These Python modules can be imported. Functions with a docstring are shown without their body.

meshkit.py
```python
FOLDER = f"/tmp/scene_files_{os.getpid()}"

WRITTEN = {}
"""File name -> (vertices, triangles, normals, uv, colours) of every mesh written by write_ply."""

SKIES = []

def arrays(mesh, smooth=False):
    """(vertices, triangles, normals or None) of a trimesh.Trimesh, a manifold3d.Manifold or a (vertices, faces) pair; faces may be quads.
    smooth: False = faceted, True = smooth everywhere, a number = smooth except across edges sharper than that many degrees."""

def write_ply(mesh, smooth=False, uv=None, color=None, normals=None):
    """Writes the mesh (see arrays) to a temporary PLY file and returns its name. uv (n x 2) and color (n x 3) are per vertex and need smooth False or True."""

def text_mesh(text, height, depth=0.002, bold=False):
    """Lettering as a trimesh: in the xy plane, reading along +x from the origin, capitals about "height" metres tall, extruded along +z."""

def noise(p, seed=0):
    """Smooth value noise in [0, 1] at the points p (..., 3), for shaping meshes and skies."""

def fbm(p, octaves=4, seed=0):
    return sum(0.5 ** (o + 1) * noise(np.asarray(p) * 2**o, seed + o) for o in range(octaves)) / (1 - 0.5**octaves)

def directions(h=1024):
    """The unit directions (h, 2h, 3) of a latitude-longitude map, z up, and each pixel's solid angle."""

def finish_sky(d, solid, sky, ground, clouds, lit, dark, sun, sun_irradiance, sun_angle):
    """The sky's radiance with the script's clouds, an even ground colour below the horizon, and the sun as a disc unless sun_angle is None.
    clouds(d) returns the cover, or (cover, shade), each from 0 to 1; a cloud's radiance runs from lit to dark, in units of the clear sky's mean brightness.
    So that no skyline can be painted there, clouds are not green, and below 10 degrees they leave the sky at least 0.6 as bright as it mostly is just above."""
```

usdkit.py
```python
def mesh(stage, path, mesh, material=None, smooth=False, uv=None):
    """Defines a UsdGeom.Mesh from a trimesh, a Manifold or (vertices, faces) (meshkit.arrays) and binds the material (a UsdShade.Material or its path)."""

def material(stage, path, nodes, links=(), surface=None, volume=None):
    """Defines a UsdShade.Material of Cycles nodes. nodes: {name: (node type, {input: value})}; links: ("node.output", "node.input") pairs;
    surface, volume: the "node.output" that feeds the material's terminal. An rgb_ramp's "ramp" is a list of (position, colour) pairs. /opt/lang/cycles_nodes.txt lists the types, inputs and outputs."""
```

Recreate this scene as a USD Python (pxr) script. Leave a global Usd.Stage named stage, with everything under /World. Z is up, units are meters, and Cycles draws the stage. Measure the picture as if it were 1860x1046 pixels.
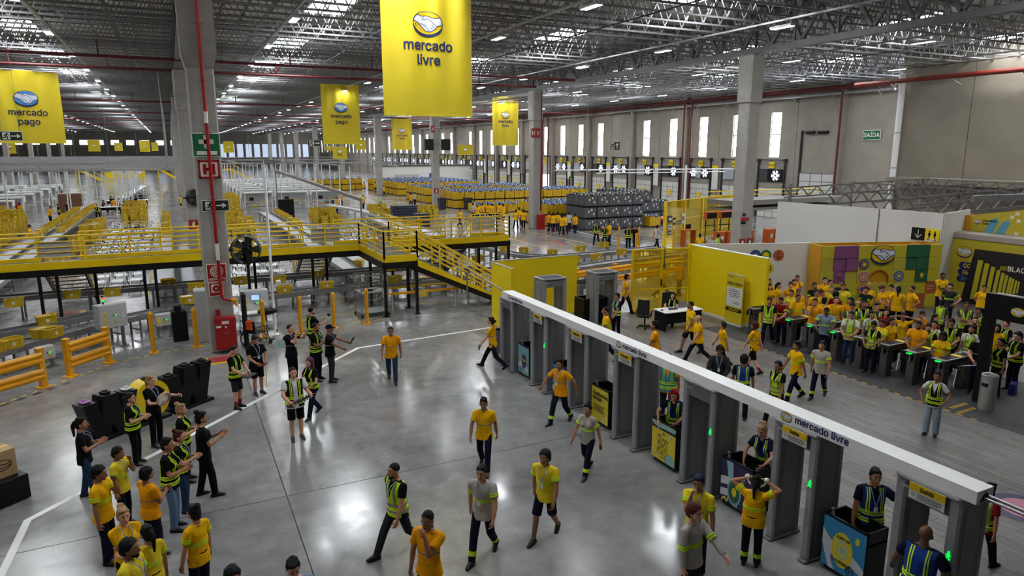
import math, random
import numpy as np, trimesh, usdkit, meshkit
from scipy import sparse
from manifold3d import Manifold, OpType
from shapely.geometry import Polygon, LineString, Point, box as sbox
from shapely import affinity
from shapely.ops import unary_union
from pxr import Usd, UsdGeom, UsdLux, UsdShade, Gf, Sdf, Vt

random.seed(7); RNG = np.random.default_rng(7)
stage = Usd.Stage.CreateInMemory()
UsdGeom.SetStageUpAxis(stage, 'Z'); UsdGeom.SetStageMetersPerUnit(stage, 1.0)
UsdGeom.Xform.Define(stage, '/World'); UsdGeom.Scope.Define(stage, '/World/Looks')

# ------------------------------------------------ camera, sky, lights, exposure
CAM_Z, PITCH, YAW, FPX = 6.75, math.radians(11.4), math.radians(26.2), 1240.0
EXPOSURE = 1.5
LAMP_POWER = 22.0        # LED high-bay diffusers
SKYLIGHT_POWER = 9.0    # daylight through the roof's translucent sheets
WINDOW_POWER = 5.0       # daylight in the slit windows of the dock wall
_f = np.array([math.sin(YAW)*math.cos(PITCH), math.cos(YAW)*math.cos(PITCH), -math.sin(PITCH)])
_r = np.array([math.cos(YAW), -math.sin(YAW), 0.0]); _u = np.cross(_r, _f)
cam = UsdGeom.Camera.Define(stage, '/World/camera')
cam.AddTransformOp().Set(Gf.Matrix4d(*_r, 0, *_u, 0, *(-_f), 0, 0, 0, CAM_Z, 1))
cam.CreateHorizontalApertureAttr(36.0); cam.CreateFocalLengthAttr(36.0*FPX/1860.0)
cam.CreateClippingRangeAttr((0.05, 2000.0)); cam.CreateExposureAttr(EXPOSURE)
dome = UsdLux.DomeLight.Define(stage, '/World/sky'); dome.CreateColorAttr((0.75, 0.85, 1.0)); dome.CreateIntensityAttr(1.0)

def at(px, py, z=0.0):
    """The point at height z seen at a pixel of the photograph."""
    d = _f*FPX + _r*(px-930.0) - _u*(py-523.0)
    t = (z-CAM_Z)/d[2]
    return np.array([d[0]*t, d[1]*t, z])
# ------------------------------------------------ helpers
def lin(h):
    h = h.lstrip('#'); o = []
    for k in (0, 2, 4):
        x = int(h[k:k+2], 16)/255.0
        o.append(x/12.92 if x <= 0.04045 else ((x+0.055)/1.055)**2.4)
    return tuple(o)
_M = {}
def mat(name, col, rough=0.5, metal=0.0, var=0.0, scale=6.0, bump=0.0, emit=0.0, spec=0.5, stretch=None, sheen=0.0):
    """A principled material; var is the noise variation of its colour, bump its fine relief."""
    if name in _M: return _M[name]
    c = lin(col) if isinstance(col, str) else col
    n = {'p': ('principled_bsdf', {'base_color': c, 'roughness': rough, 'metallic': metal, 'specular_ior_level': spec})}
    l = []
    if emit: n['p'][1].update({'emission_color': c, 'emission_strength': emit})
    if sheen: n['p'][1].update({'sheen_weight': sheen})
    if var or bump:
        n['t'] = ('texture_coordinate', {}); n['m'] = ('mapping', {'scale': stretch or (1, 1, 1)})
        n['n'] = ('noise_texture', {'scale': scale, 'detail': 4.0, 'roughness': 0.6})
        l += [('t.object', 'm.vector'), ('m.vector', 'n.vector')]
    if var:
        lo, hi = [max(x*(1-var), 0) for x in c], [min(x*(1+var*0.7)+0.02*var, 1) for x in c]
        n['r'] = ('rgb_ramp', {'ramp': [(0.25, lo), (0.75, hi)]})
        l += [('n.fac', 'r.fac'), ('r.color', 'p.base_color')]
    if bump:
        n['b'] = ('bump', {'strength': 0.5, 'distance': bump}); l += [('n.fac', 'b.height'), ('b.normal', 'p.normal')]
    _M[name] = usdkit.material(stage, '/World/Looks/'+name, n, l, surface='p.BSDF')
    return _M[name]

class MB:
    """Collects shapes into one mesh."""
    def __init__(s): s.v, s.f, s.n = [], [], 0
    def add(s, v, f):
        v = np.asarray(v, float); f = np.asarray(f, int)
        s.v.append(v); s.f.append(f+s.n); s.n += len(v); return s
    def tri(s, m): return s.add(m.vertices, m.faces)
    def man(s, m):
        m = m.to_mesh(); return s.add(m.vert_properties[:, :3], m.tri_verts)
    BF = np.array([[0,2,1],[0,3,2],[4,5,6],[4,6,7],[0,1,5],[0,5,4],[1,2,6],[1,6,5],[2,3,7],[2,7,6],[3,0,4],[3,4,7]])
    def hexa(s, p8): return s.add(p8, MB.BF)
    def box(s, cx, cy, cz, sx, sy, sz, rz=0.0):
        a = np.array([[-1,-1,-1],[1,-1,-1],[1,1,-1],[-1,1,-1],[-1,-1,1],[1,-1,1],[1,1,1],[-1,1,1]])*np.array([sx, sy, sz])/2
        if rz:
            c, n = math.cos(rz), math.sin(rz); a = np.stack([a[:, 0]*c-a[:, 1]*n, a[:, 0]*n+a[:, 1]*c, a[:, 2]], 1)
        return s.add(a+np.array([cx, cy, cz]), MB.BF)
    def cbox(s, cx, cy, cz, sx, sy, sz, ch=0.02, rz=0.0):
        """A box with chamfered edges."""
        hx, hy, hz = sx/2, sy/2, sz/2; p = []
        for a in (-1, 1):
            for b in (-1, 1):
                for c in (-1, 1):
                    p += [(a*(hx-ch), b*(hy-ch), c*hz), (a*(hx-ch), b*hy, c*(hz-ch)), (a*hx, b*(hy-ch), c*(hz-ch))]
        p = np.array(p)
        if rz:
            c, n = math.cos(rz), math.sin(rz); p = np.stack([p[:, 0]*c-p[:, 1]*n, p[:, 0]*n+p[:, 1]*c, p[:, 2]], 1)
        return s.man(Manifold.hull_points(p+np.array([cx, cy, cz])))
    def bar(s, p, q, w, h=None, up=(0, 0, 1)):
        p, q = np.asarray(p, float), np.asarray(q, float); h = h or w
        d = q-p; d = d/np.linalg.norm(d); up = np.asarray(up, float)
        if abs(d@up) > 0.99: up = np.array([1.0, 0, 0]) if abs(d[0]) < 0.9 else np.array([0, 1.0, 0])
        x = np.cross(d, up); x /= np.linalg.norm(x); y = np.cross(x, d)
        a, b = x*w/2, y*h/2
        return s.add([p-a-b, p+a-b, p+a+b, p-a+b, q-a-b, q+a-b, q+a+b, q-a+b], MB.BF[:, ::-1])
    def tube(s, p, q, r, n=8, r2=None):
        p, q = np.asarray(p, float), np.asarray(q, float); r2 = r if r2 is None else r2
        d = q-p; d = d/np.linalg.norm(d); up = np.array([0, 0, 1.0]) if abs(d[2]) < 0.9 else np.array([1.0, 0, 0])
        x = np.cross(d, up); x /= np.linalg.norm(x); y = np.cross(d, x)
        t = np.arange(n)*2*math.pi/n; ring = np.outer(np.cos(t), x)+np.outer(np.sin(t), y)
        v = np.vstack([p+ring*r, q+ring*r2, [p], [q]]); f = []
        for k in range(n):
            j = (k+1) % n; f += [[k, n+j, j], [k, n+k, n+j], [2*n, k, j], [2*n+1, n+j, n+k]]
        return s.add(v, np.array(f)[:, ::-1])
    def path(s, pts, r, n=8, closed=False):
        pts = [np.asarray(p, float) for p in pts]
        if closed: pts = pts+[pts[0]]
        for a, b in zip(pts[:-1], pts[1:]): s.tube(a, b, r, n)
        return s
    def prism(s, poly, z0, z1):
        """Extrudes a shapely polygon (or a list of points) along z."""
        if not hasattr(poly, 'geom_type'): poly = Polygon(poly)
        for g in getattr(poly, 'geoms', [poly]):
            if g.geom_type != 'Polygon' or g.area < 1e-9: continue
            m = trimesh.creation.extrude_polygon(g, z1-z0, engine='earcut'); s.add(m.vertices+[0, 0, z0], m.faces)
        return s
    def lathe(s, prof, n=16, c=(0, 0, 0)):
        prof = np.asarray(prof, float); t = np.arange(n)*2*math.pi/n; k = len(prof)
        v = np.concatenate([np.stack([prof[:, 0]*math.cos(a), prof[:, 0]*math.sin(a), prof[:, 1]], 1) for a in t])+np.asarray(c)
        f = []
        for i in range(n):
            j = (i+1) % n
            for m in range(k-1): f += [[i*k+m, j*k+m, j*k+m+1], [i*k+m, j*k+m+1, i*k+m+1]]
        return s.add(v, f)
    def ball(s, c, r, sub=1):
        m = trimesh.creation.icosphere(sub); return s.add(m.vertices*np.asarray(r)+np.asarray(c), m.faces)
    def frame(s, o, x, y):
        """Moves everything so far from the xy plane to the plane at o with axes x, y."""
        x, y = np.asarray(x, float), np.asarray(y, float); z = np.cross(x, y)
        s.v = [v[:, :1]*x+v[:, 1:2]*y+v[:, 2:3]*z+np.asarray(o, float) for v in s.v]; return s
    def turn(s, rz, loc=(0, 0, 0)):
        c, n = math.cos(rz), math.sin(rz)
        s.v = [np.stack([v[:, 0]*c-v[:, 1]*n, v[:, 0]*n+v[:, 1]*c, v[:, 2]], 1)+np.asarray(loc, float) for v in s.v]; return s
    def arr(s): return (np.concatenate(s.v), np.concatenate(s.f))
_T = {}
def text(t, h, depth=0.004, bold=False):
    k = (t, bold)
    if k not in _T:
        m = meshkit.text_mesh(t, 1.0, 1.0, bold); _T[k] = (np.array(m.vertices), np.array(m.faces))
    v, f = _T[k]
    return v*np.array([h, h, depth]), f
def tw(t, h, bold=False): return float(text(t, h, 1, bold)[0][:, 0].max())
_N = {}
def uniq(parent, name):
    k = parent+'/'+name; n = _N.get(k, 0); _N[k] = n+1
    return k if n == 0 else '%s_%03d' % (k, n)
def tag(p, label=None, cat=None, group=None, kind=None):
    p = p if isinstance(p, Usd.Prim) else stage.GetPrimAtPath(p)
    for k, v in (('label', label), ('category', cat), ('group', group), ('kind', kind)):
        if v: p.SetCustomDataByKey(k, v)
    return p
def put(name, m, material, parent='/World', smooth=False, label=None, cat=None, group=None, kind=None):
    path = uniq(parent, name)
    if isinstance(m, MB): m = m.arr()
    usdkit.mesh(stage, path, m, material, smooth=smooth)
    tag(path, label, cat, group, kind); return path
def thing(name, label=None, cat=None, loc=(0, 0, 0), rz=0.0, group=None, kind=None, parent='/World'):
    path = uniq(parent, name); x = UsdGeom.Xform.Define(stage, path)
    x.AddTranslateOp().Set(Gf.Vec3d(*map(float, loc))); x.AddRotateZOp().Set(math.degrees(rz))
    tag(path, label, cat, group, kind); return path
def copy(src, name, loc, rz=0.0, label=None, cat=None, group=None, kind=None, parent='/World'):
    path = uniq(parent, name); x = UsdGeom.Xform.Define(stage, path)
    x.AddTranslateOp().Set(Gf.Vec3d(*map(float, loc))); x.AddRotateZOp().Set(math.degrees(rz))
    x.GetPrim().GetReferences().AddInternalReference(src); x.GetPrim().SetInstanceable(True)
    tag(path, label, cat, group, kind); return path
class Kind:
    """One of a kind, built the first time it is placed and copied after that."""
    def __init__(s, name, cat, build): s.name, s.cat, s.build, s.first = name, cat, build, None
    def place(s, loc, rz=0.0, label=None, group=None):
        if s.first is None:
            s.first = thing(s.name, label, s.cat, loc, rz, group); s.build(s.first); return s.first
        return copy(s.first, s.name, loc, rz, label, s.cat, group)
V = lambda *a: np.array(a, float)
def nth(n):
    """1 -> first, 2 -> second ..."""
    a = 'zeroth first second third fourth fifth sixth seventh eighth ninth tenth eleventh twelfth thirteenth fourteenth fifteenth sixteenth seventeenth eighteenth nineteenth'.split()
    t = {2: 'twenty', 3: 'thirty', 4: 'forty', 5: 'fifty', 6: 'sixty', 7: 'seventy', 8: 'eighty', 9: 'ninety'}
    if n < 20: return a[n]
    return t[n//10][:-1]+'ieth' if n % 10 == 0 else t[n//10]+' '+a[n % 10]

# ------------------------------------------------ materials
YEL = mat('yellow_paint', '#efca00', 0.42, var=0.05, scale=3); YSAFE = mat('safety_yellow', '#e8a200', 0.38, var=0.06, scale=4)
YWALL = mat('yellow_panel', '#eed200', 0.5, var=0.03, scale=1.5)
BLK = mat('black_paint', '#0b0b0d', 0.5, var=0.15, spec=.3); BLKM = mat('black_laminate', '#08090c', 0.4, var=0.1, spec=.3)
GRY = mat('grey_metal', '#8b8c8e', 0.4, 0.55, var=0.1, scale=5); LGRY = mat('light_grey_metal', '#b4b6b8', 0.42, 0.25, var=0.06)
DGRY = mat('dark_grey', '#3c3d40', 0.5, var=0.1); STEEL = mat('steel', '#a7a8aa', 0.25, 0.9, var=0.08)
GALV = mat('galvanised', '#a9a9ab', 0.42, 0.5, var=0.12, scale=3); WHT = mat('white_paint', '#f2f2f0', 0.45, var=0.03)
WPANEL = mat('white_panel', '#d9d8d4', 0.55, var=0.03, scale=1); RED = mat('red_paint', '#a01016', 0.38, var=0.08); PIPE = mat('red_pipe', '#5c171a', 0.55, var=0.15)
GREEN = mat('sign_green', '#0a6a45', 0.5); SIGNW = mat('sign_white', '#e4e2d2', 0.5); NAVY = mat('logo_navy', '#1d2560', 0.5)
LOGOW = mat('logo_white', '#dcdfea', 0.5); LOGOY = mat('logo_yellow', '#dcb800', 0.5); LOGOB = mat('logo_blue', '#4d8fd6', 0.5)
TOTE = mat('tote_yellow', '#cbaa10', 0.45, var=0.1, scale=3); PAPER = mat('paper', '#d8d8d4', 0.6); CARD = mat('cardboard', '#b59468', 0.7, var=0.1, scale=8)
CONC = mat('column_concrete', '#a29e97', 0.75, var=0.16, scale=1.3, bump=0.004); TAPEY = mat('floor_tape_yellow', '#c9a81c', 0.5, var=0.15, scale=9)
TAPEW = mat('floor_tape_white', '#e9e9e6', 0.4, var=0.04, scale=5); TAPER = mat('floor_tape_red', '#9a3036', 0.5, var=0.15); RUB = mat('rubber', '#131314', 0.7)
GRNLED = mat('green_led', '#08c23c', 0.4, emit=.9); REDLED = mat('red_led', '#d0401a', 0.4, emit=0.8); SCREEN = mat('screen', '#86a8d8', 0.3, emit=0.5); ORANGE = mat('orange_paint', '#c2571a', 0.5, var=0.1)
BLUEL = mat('blue_plastic', '#24497c', 0.45, var=0.15); GPLAST = mat('grey_plastic', '#6a6c70', 0.5, var=0.08)

# ------------------------------------------------ the handshake emblem and the wordmark
def _sm(p, k=3):
    """Rounds a polyline by corner cutting."""
    p = np.asarray(p, float)
    for _ in range(k):
        q = [p[0]]
        for a, b in zip(p[:-1], p[1:]): q += [a*0.75+b*0.25, a*0.25+b*0.75]
        p = np.array(q+[p[-1]])
    return p
def _E(cx, cy, a, b, n=48): t = np.arange(n)*2*math.pi/n; return Polygon(np.stack([cx+a*np.cos(t), cy+b*np.sin(t)], 1))
_pt = lambda L: [((x-702)/240.0, (345-y)/240.0) for x, y in L]
_outer = _E(0, 0.0, 1.0, 0.70).union(_E(0.0, -0.115, 0.985, 0.70)); _inner = _E(0, 0.0, 0.955, 0.655)
_hl = _pt([(380,215),(520,232),(600,258),(660,245),(705,240),(760,262),(820,275),(900,262),(1020,225),(1020,350),(925,362),(838,385),(835,408),(815,420),(800,440),(775,455),(750,466),(722,462),(690,466),(668,448),(640,430),(612,405),(582,385),(570,362),(480,322),(380,300)])
_hands = Polygon(_sm(_hl+[_hl[0]], 2)).buffer(0).intersection(_inner)
_ln = [[(660,248),(640,275),(622,292),(635,308),(660,300),(700,276),(725,282),(832,380)], [(768,375),(805,410)],[(745,400),(785,435)],[(722,430),(750,460)],
       [(578,375),(590,362),(612,362),(632,375),(655,370),(670,385),(690,402),(708,420),(712,445),(700,464)]]
_strokes = unary_union([LineString(_sm(_pt(l), 2)).buffer(0.016) for l in _ln]+[_hands.exterior.buffer(0.018) if _hands.geom_type == 'Polygon' else _hands.boundary.buffer(0.018)])
_fing = unary_union([Point(*q).buffer(0.075) for q in _pt([(600,378),(630,398),(658,420),(686,444)])])
EMBLEM = [('emblem_outline', _outer, 'navy', 0.0), ('emblem_field', _inner, 'field', 1.0), ('emblem_hands', unary_union([_hands, _fing.intersection(_inner)]), 'white', 2.0), ('emblem_lines', _strokes.intersection(_outer), 'navy', 3.0)]
def emblem(parent, o, x, y, half, step=0.003, field=None, detail=True, bend=None, navy=None):
    """The oval handshake emblem, half its width = half, flat on the plane at o with axes x, y."""
    for nm, poly, m, lift in EMBLEM:
        if nm == 'emblem_lines' and not detail: continue
        b = MB().prism(affinity.scale(poly.simplify(0.004 if detail else 0.02), half, half, origin=(0, 0)), lift*step, lift*step+step*1.5)
        if bend:
            v_, f_ = b.arr(); v_, f_ = trimesh.remesh.subdivide_to_size(v_, f_, half*.3, max_iter=20); b = MB().add(bend(v_), f_)
        put(nm, b.frame(o, x, y), {'navy': navy or NAVY, 'field': field or LOGOY, 'white': LOGOW}[m], parent)
def letters(parent, t, o, x, y, h, material, bold=True, depth=0.004, center=True, bend=None, name='lettering', dx=0.0, dy=0.0):
    v, f = text(t, h, depth, bold); w = v[:, 0].max() if center else 0.0
    v = v-np.array([w/2-dx, -dy, 0])
    if bend:
        v, f = trimesh.remesh.subdivide_to_size(v, f, h*.4, max_iter=20); v = bend(v)
    put(name, MB().add(v, f).frame(o, x, y), material, parent)
# ------------------------------------------------ floor
def floor_mat():
    n = {'t': ('texture_coordinate', {}), 'n1': ('noise_texture', {'scale': 0.32, 'detail': 6.0, 'roughness': 0.62, 'distortion': 0.8}), 'n2': ('noise_texture', {'scale': 2.3, 'detail': 5.0, 'roughness': 0.7}),
         'a': ('mix_float', {'fac': 0.35}), 'r': ('rgb_ramp', {'ramp': [(0.28, lin('#626263')), (0.45, lin('#7d7d7d')), (0.58, lin('#8e8d8c')), (0.75, lin('#a5a3a0'))]}),
         'rr': ('map_range', {'from_min': 0.3, 'from_max': 0.7, 'to_min': 0.07, 'to_max': 0.27, 'clamp': True}), 'b': ('bump', {'strength': 0.12, 'distance': 0.01}), 'p': ('principled_bsdf', {'specular_ior_level': 0.55})}
    l = [('t.object', 'n1.vector'), ('t.object', 'n2.vector'), ('n1.fac', 'a.a'), ('n2.fac', 'a.b'), ('a.result', 'r.fac'), ('r.color', 'p.base_color'), ('a.result', 'rr.value'), ('rr.result', 'p.roughness'), ('n1.fac', 'b.height'), ('b.normal', 'p.normal')]
    return usdkit.material(stage, '/World/Looks/polished_concrete', n, l, surface='p.BSDF')
FLOORM = floor_mat()
XMIN, XMAX, YMIN, YMAX = -62.0, 55.0, -14.0, 300.0
floor = thing('floor', 'polished grey concrete slab floor of the warehouse', kind='structure')
put('subfloor', MB().box((XMIN+XMAX)/2, (YMIN+YMAX)/2, -0.12, XMAX-XMIN, YMAX-YMIN, 0.2), DGRY, floor)
def grid(lo, hi, o, s):
    e = [lo]+[o+s*k for k in range(-40, 60) if lo+1 < o+s*k < hi-1]+[hi]; return list(zip(e[:-1], e[1:]))
for y0, y1 in grid(YMIN, YMAX, 13.2, 13.0):
    for x0, x1 in grid(XMIN, XMAX, 1.5, 14.0):
        put('slab', MB().box((x0+x1)/2, (y0+y1)/2, -0.01, x1-x0-0.018, y1-y0-0.018, 0.02), FLOORM, floor)
def plank_mats():
    o = []
    for k, c in enumerate(('#757070', '#7b7674', '#706b68', '#817c79')):
        m = mat('vinyl_plank_%d' % k, c, 0.4, var=0.3, scale=2.0, stretch=(7, 0.9, 1), spec=0.4); o.append(m)
    return o
PLK = plank_mats(); spots = []
VX0, VX1, VY0, VY1 = 9.72, 33.4, 1.0, 23.2
for i in range(int((VX1-VX0)/0.2)):
    y = VY0-(i % 3)*0.4-RNG.random()*0.2
    while y < VY1:
        a, b = max(y, VY0), min(y+1.2, VY1); x = VX0+0.1+i*0.2
        if b-a > 0.1: spots.append((x, (a+b)/2, b-a))
        y += 1.2
def inframe(x, y, z=0.0):
    q = np.array([x, y, z-CAM_Z]); w = q@_f
    return w > 0.1 and -20 < 930+FPX*(q@_r)/w < 1880 and -20 < 523-FPX*(q@_u)/w < 1066
spots.sort(key=lambda s: (not inframe(s[0], s[1]), s[0]**2+s[1]**2)); rest = [MB() for _ in PLK]
for k, (x, y, l) in enumerate(spots):
    m = RNG.integers(4)
    b = MB() if k < 300 else rest[m]
    b.box(x, y, 0.003, 0.196, l-0.005, 0.006)
    if k < 300: put('plank', b, PLK[m], floor)
for b, m in zip(rest, PLK): put('plank_field', b, m, floor, kind='stuff')
put('turnstile_mat', MB().box(20.0, 13.2, 0.006, 4.2, 13.0, 0.012), mat('dark_mat', '#3f3e40', 0.6, var=0.15, scale=9), floor, label='dark grey mat under the turnstiles')
def stripe(pts, w, m, z=0.002, dash=None, name='floor_marking'):
    b = MB(); pts = [np.asarray(p, float)[:2] for p in pts]
    if dash:
        for p, q in zip(pts[:-1], pts[1:]):
            n = int(np.linalg.norm(q-p)/dash[0]); d = (q-p)/max(n, 1)
            for k in range(n): b.bar([*(p+d*k), z], [*(p+d*(k+dash[1])), z], w, 0.004)
    else: b.prism(LineString(pts).buffer(w/2, cap_style=2, join_style=2, mitre_limit=3), z-0.002, z+0.002)
    put(name, b, m, floor)
stripe([at(-20, 1090), at(50, 945), at(650, 632), at(890, 595)], 0.13, TAPEW)
stripe([at(0, 735), at(128, 688), at(205, 660), at(280, 643), at(400, 622)], 0.08, TAPEY, dash=(0.3, 0.5))
stripe([at(0, 738), at(140, 690)], 0.14, mat('tape_black', '#2a2a26', 0.6), z=0.003, dash=(0.4, 0.5))
stripe([at(520, 587), at(600, 574), at(640, 570), at(655, 586), at(705, 578)], 0.06, TAPEY)
stripe([at(760, 551), at(830, 545)], 0.05, TAPEY)
for a, b, w in (((920, 431), (1010, 456), .12), ((961, 421), (1090, 447), .12), ((900, 380), (1140, 436), .1), ((1000, 436), (1060, 449), .12)): stripe([at(*a), at(*b)], w, TAPEY)
for a, b, w in (((955, 398), (1180, 452), .12), ((1145, 549), (1250, 526), .1)): stripe([at(*a), at(*b)], w, TAPEW)
for a, b in (((1005, 437), (1030, 444)),): stripe([at(*a), at(*b)], .5, TAPER)
for X in (-1.5, 1.9): stripe([(X, 36), (X, 150)], 0.08, TAPEY)
stripe([(17.87, 17.6), (17.87, 9.3)], 0.07, TAPEY, z=0.008, dash=(0.34, 0.5)); stripe([(17.87, 17.6), (17.87, 9.3)], 0.07, mat('tape_black2', '#26262a', 0.6), z=0.0075)
for a, b in (((1727, 742), (1757, 733)), ((1738, 752), (1772, 741))): stripe([at(*a), at(*b)], 0.11, TAPEY, z=0.016, dash=(0.14, 0.55))
put('floor_marking', MB().box(*at(1000, 416), 1.6, 1.2, 0.004).turn(0), TAPER, floor)
def square_mark(px, py, sx, sy, rz):
    c = at(px, py); put('floor_marking', MB().box(0, 0, .002, sx, sy, .004).turn(rz, c), TAPEY, floor); put('floor_marking', MB().box(0.05, 0.08, .005, sx*.62, sy*.72, .004).turn(rz, c), TAPER, floor)
square_mark(398, 654, 1.15, 0.9, 0.05); square_mark(118, 571, 1.5, 1.2, 0.05); square_mark(788, 502, 1.4, 0.9, 0.05)
g = at(900, 612); put('floor_marking', MB().prism(Polygon([(-.45, -.2), (.45, -.2), (.45, .2), (-.45, .2)]), 0, .003).turn(-.35, g), mat('floor_green', '#3f9c6c', 0.6, var=0.4, scale=14), floor)
stripe([at(503, 622), at(508, 632)], 0.1, mat('floor_green2', '#2d8a72', 0.6))
rr = MB().prism(_E(0, 0, .62, .62), 0, .003).turn(0, at(1862, 925)+V(0, 0, .007)); put('floor_marking', rr, mat('decal_purple', '#3f3a5c', 0.5), floor, label='round purple and pink floor sticker')
put('floor_marking', MB().prism(_E(0, 0, .42, .42), 0.003, .005).turn(0, at(1862, 925)+V(0, 0, .007)), mat('decal_pink', '#c77f93', 0.5), floor)

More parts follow.
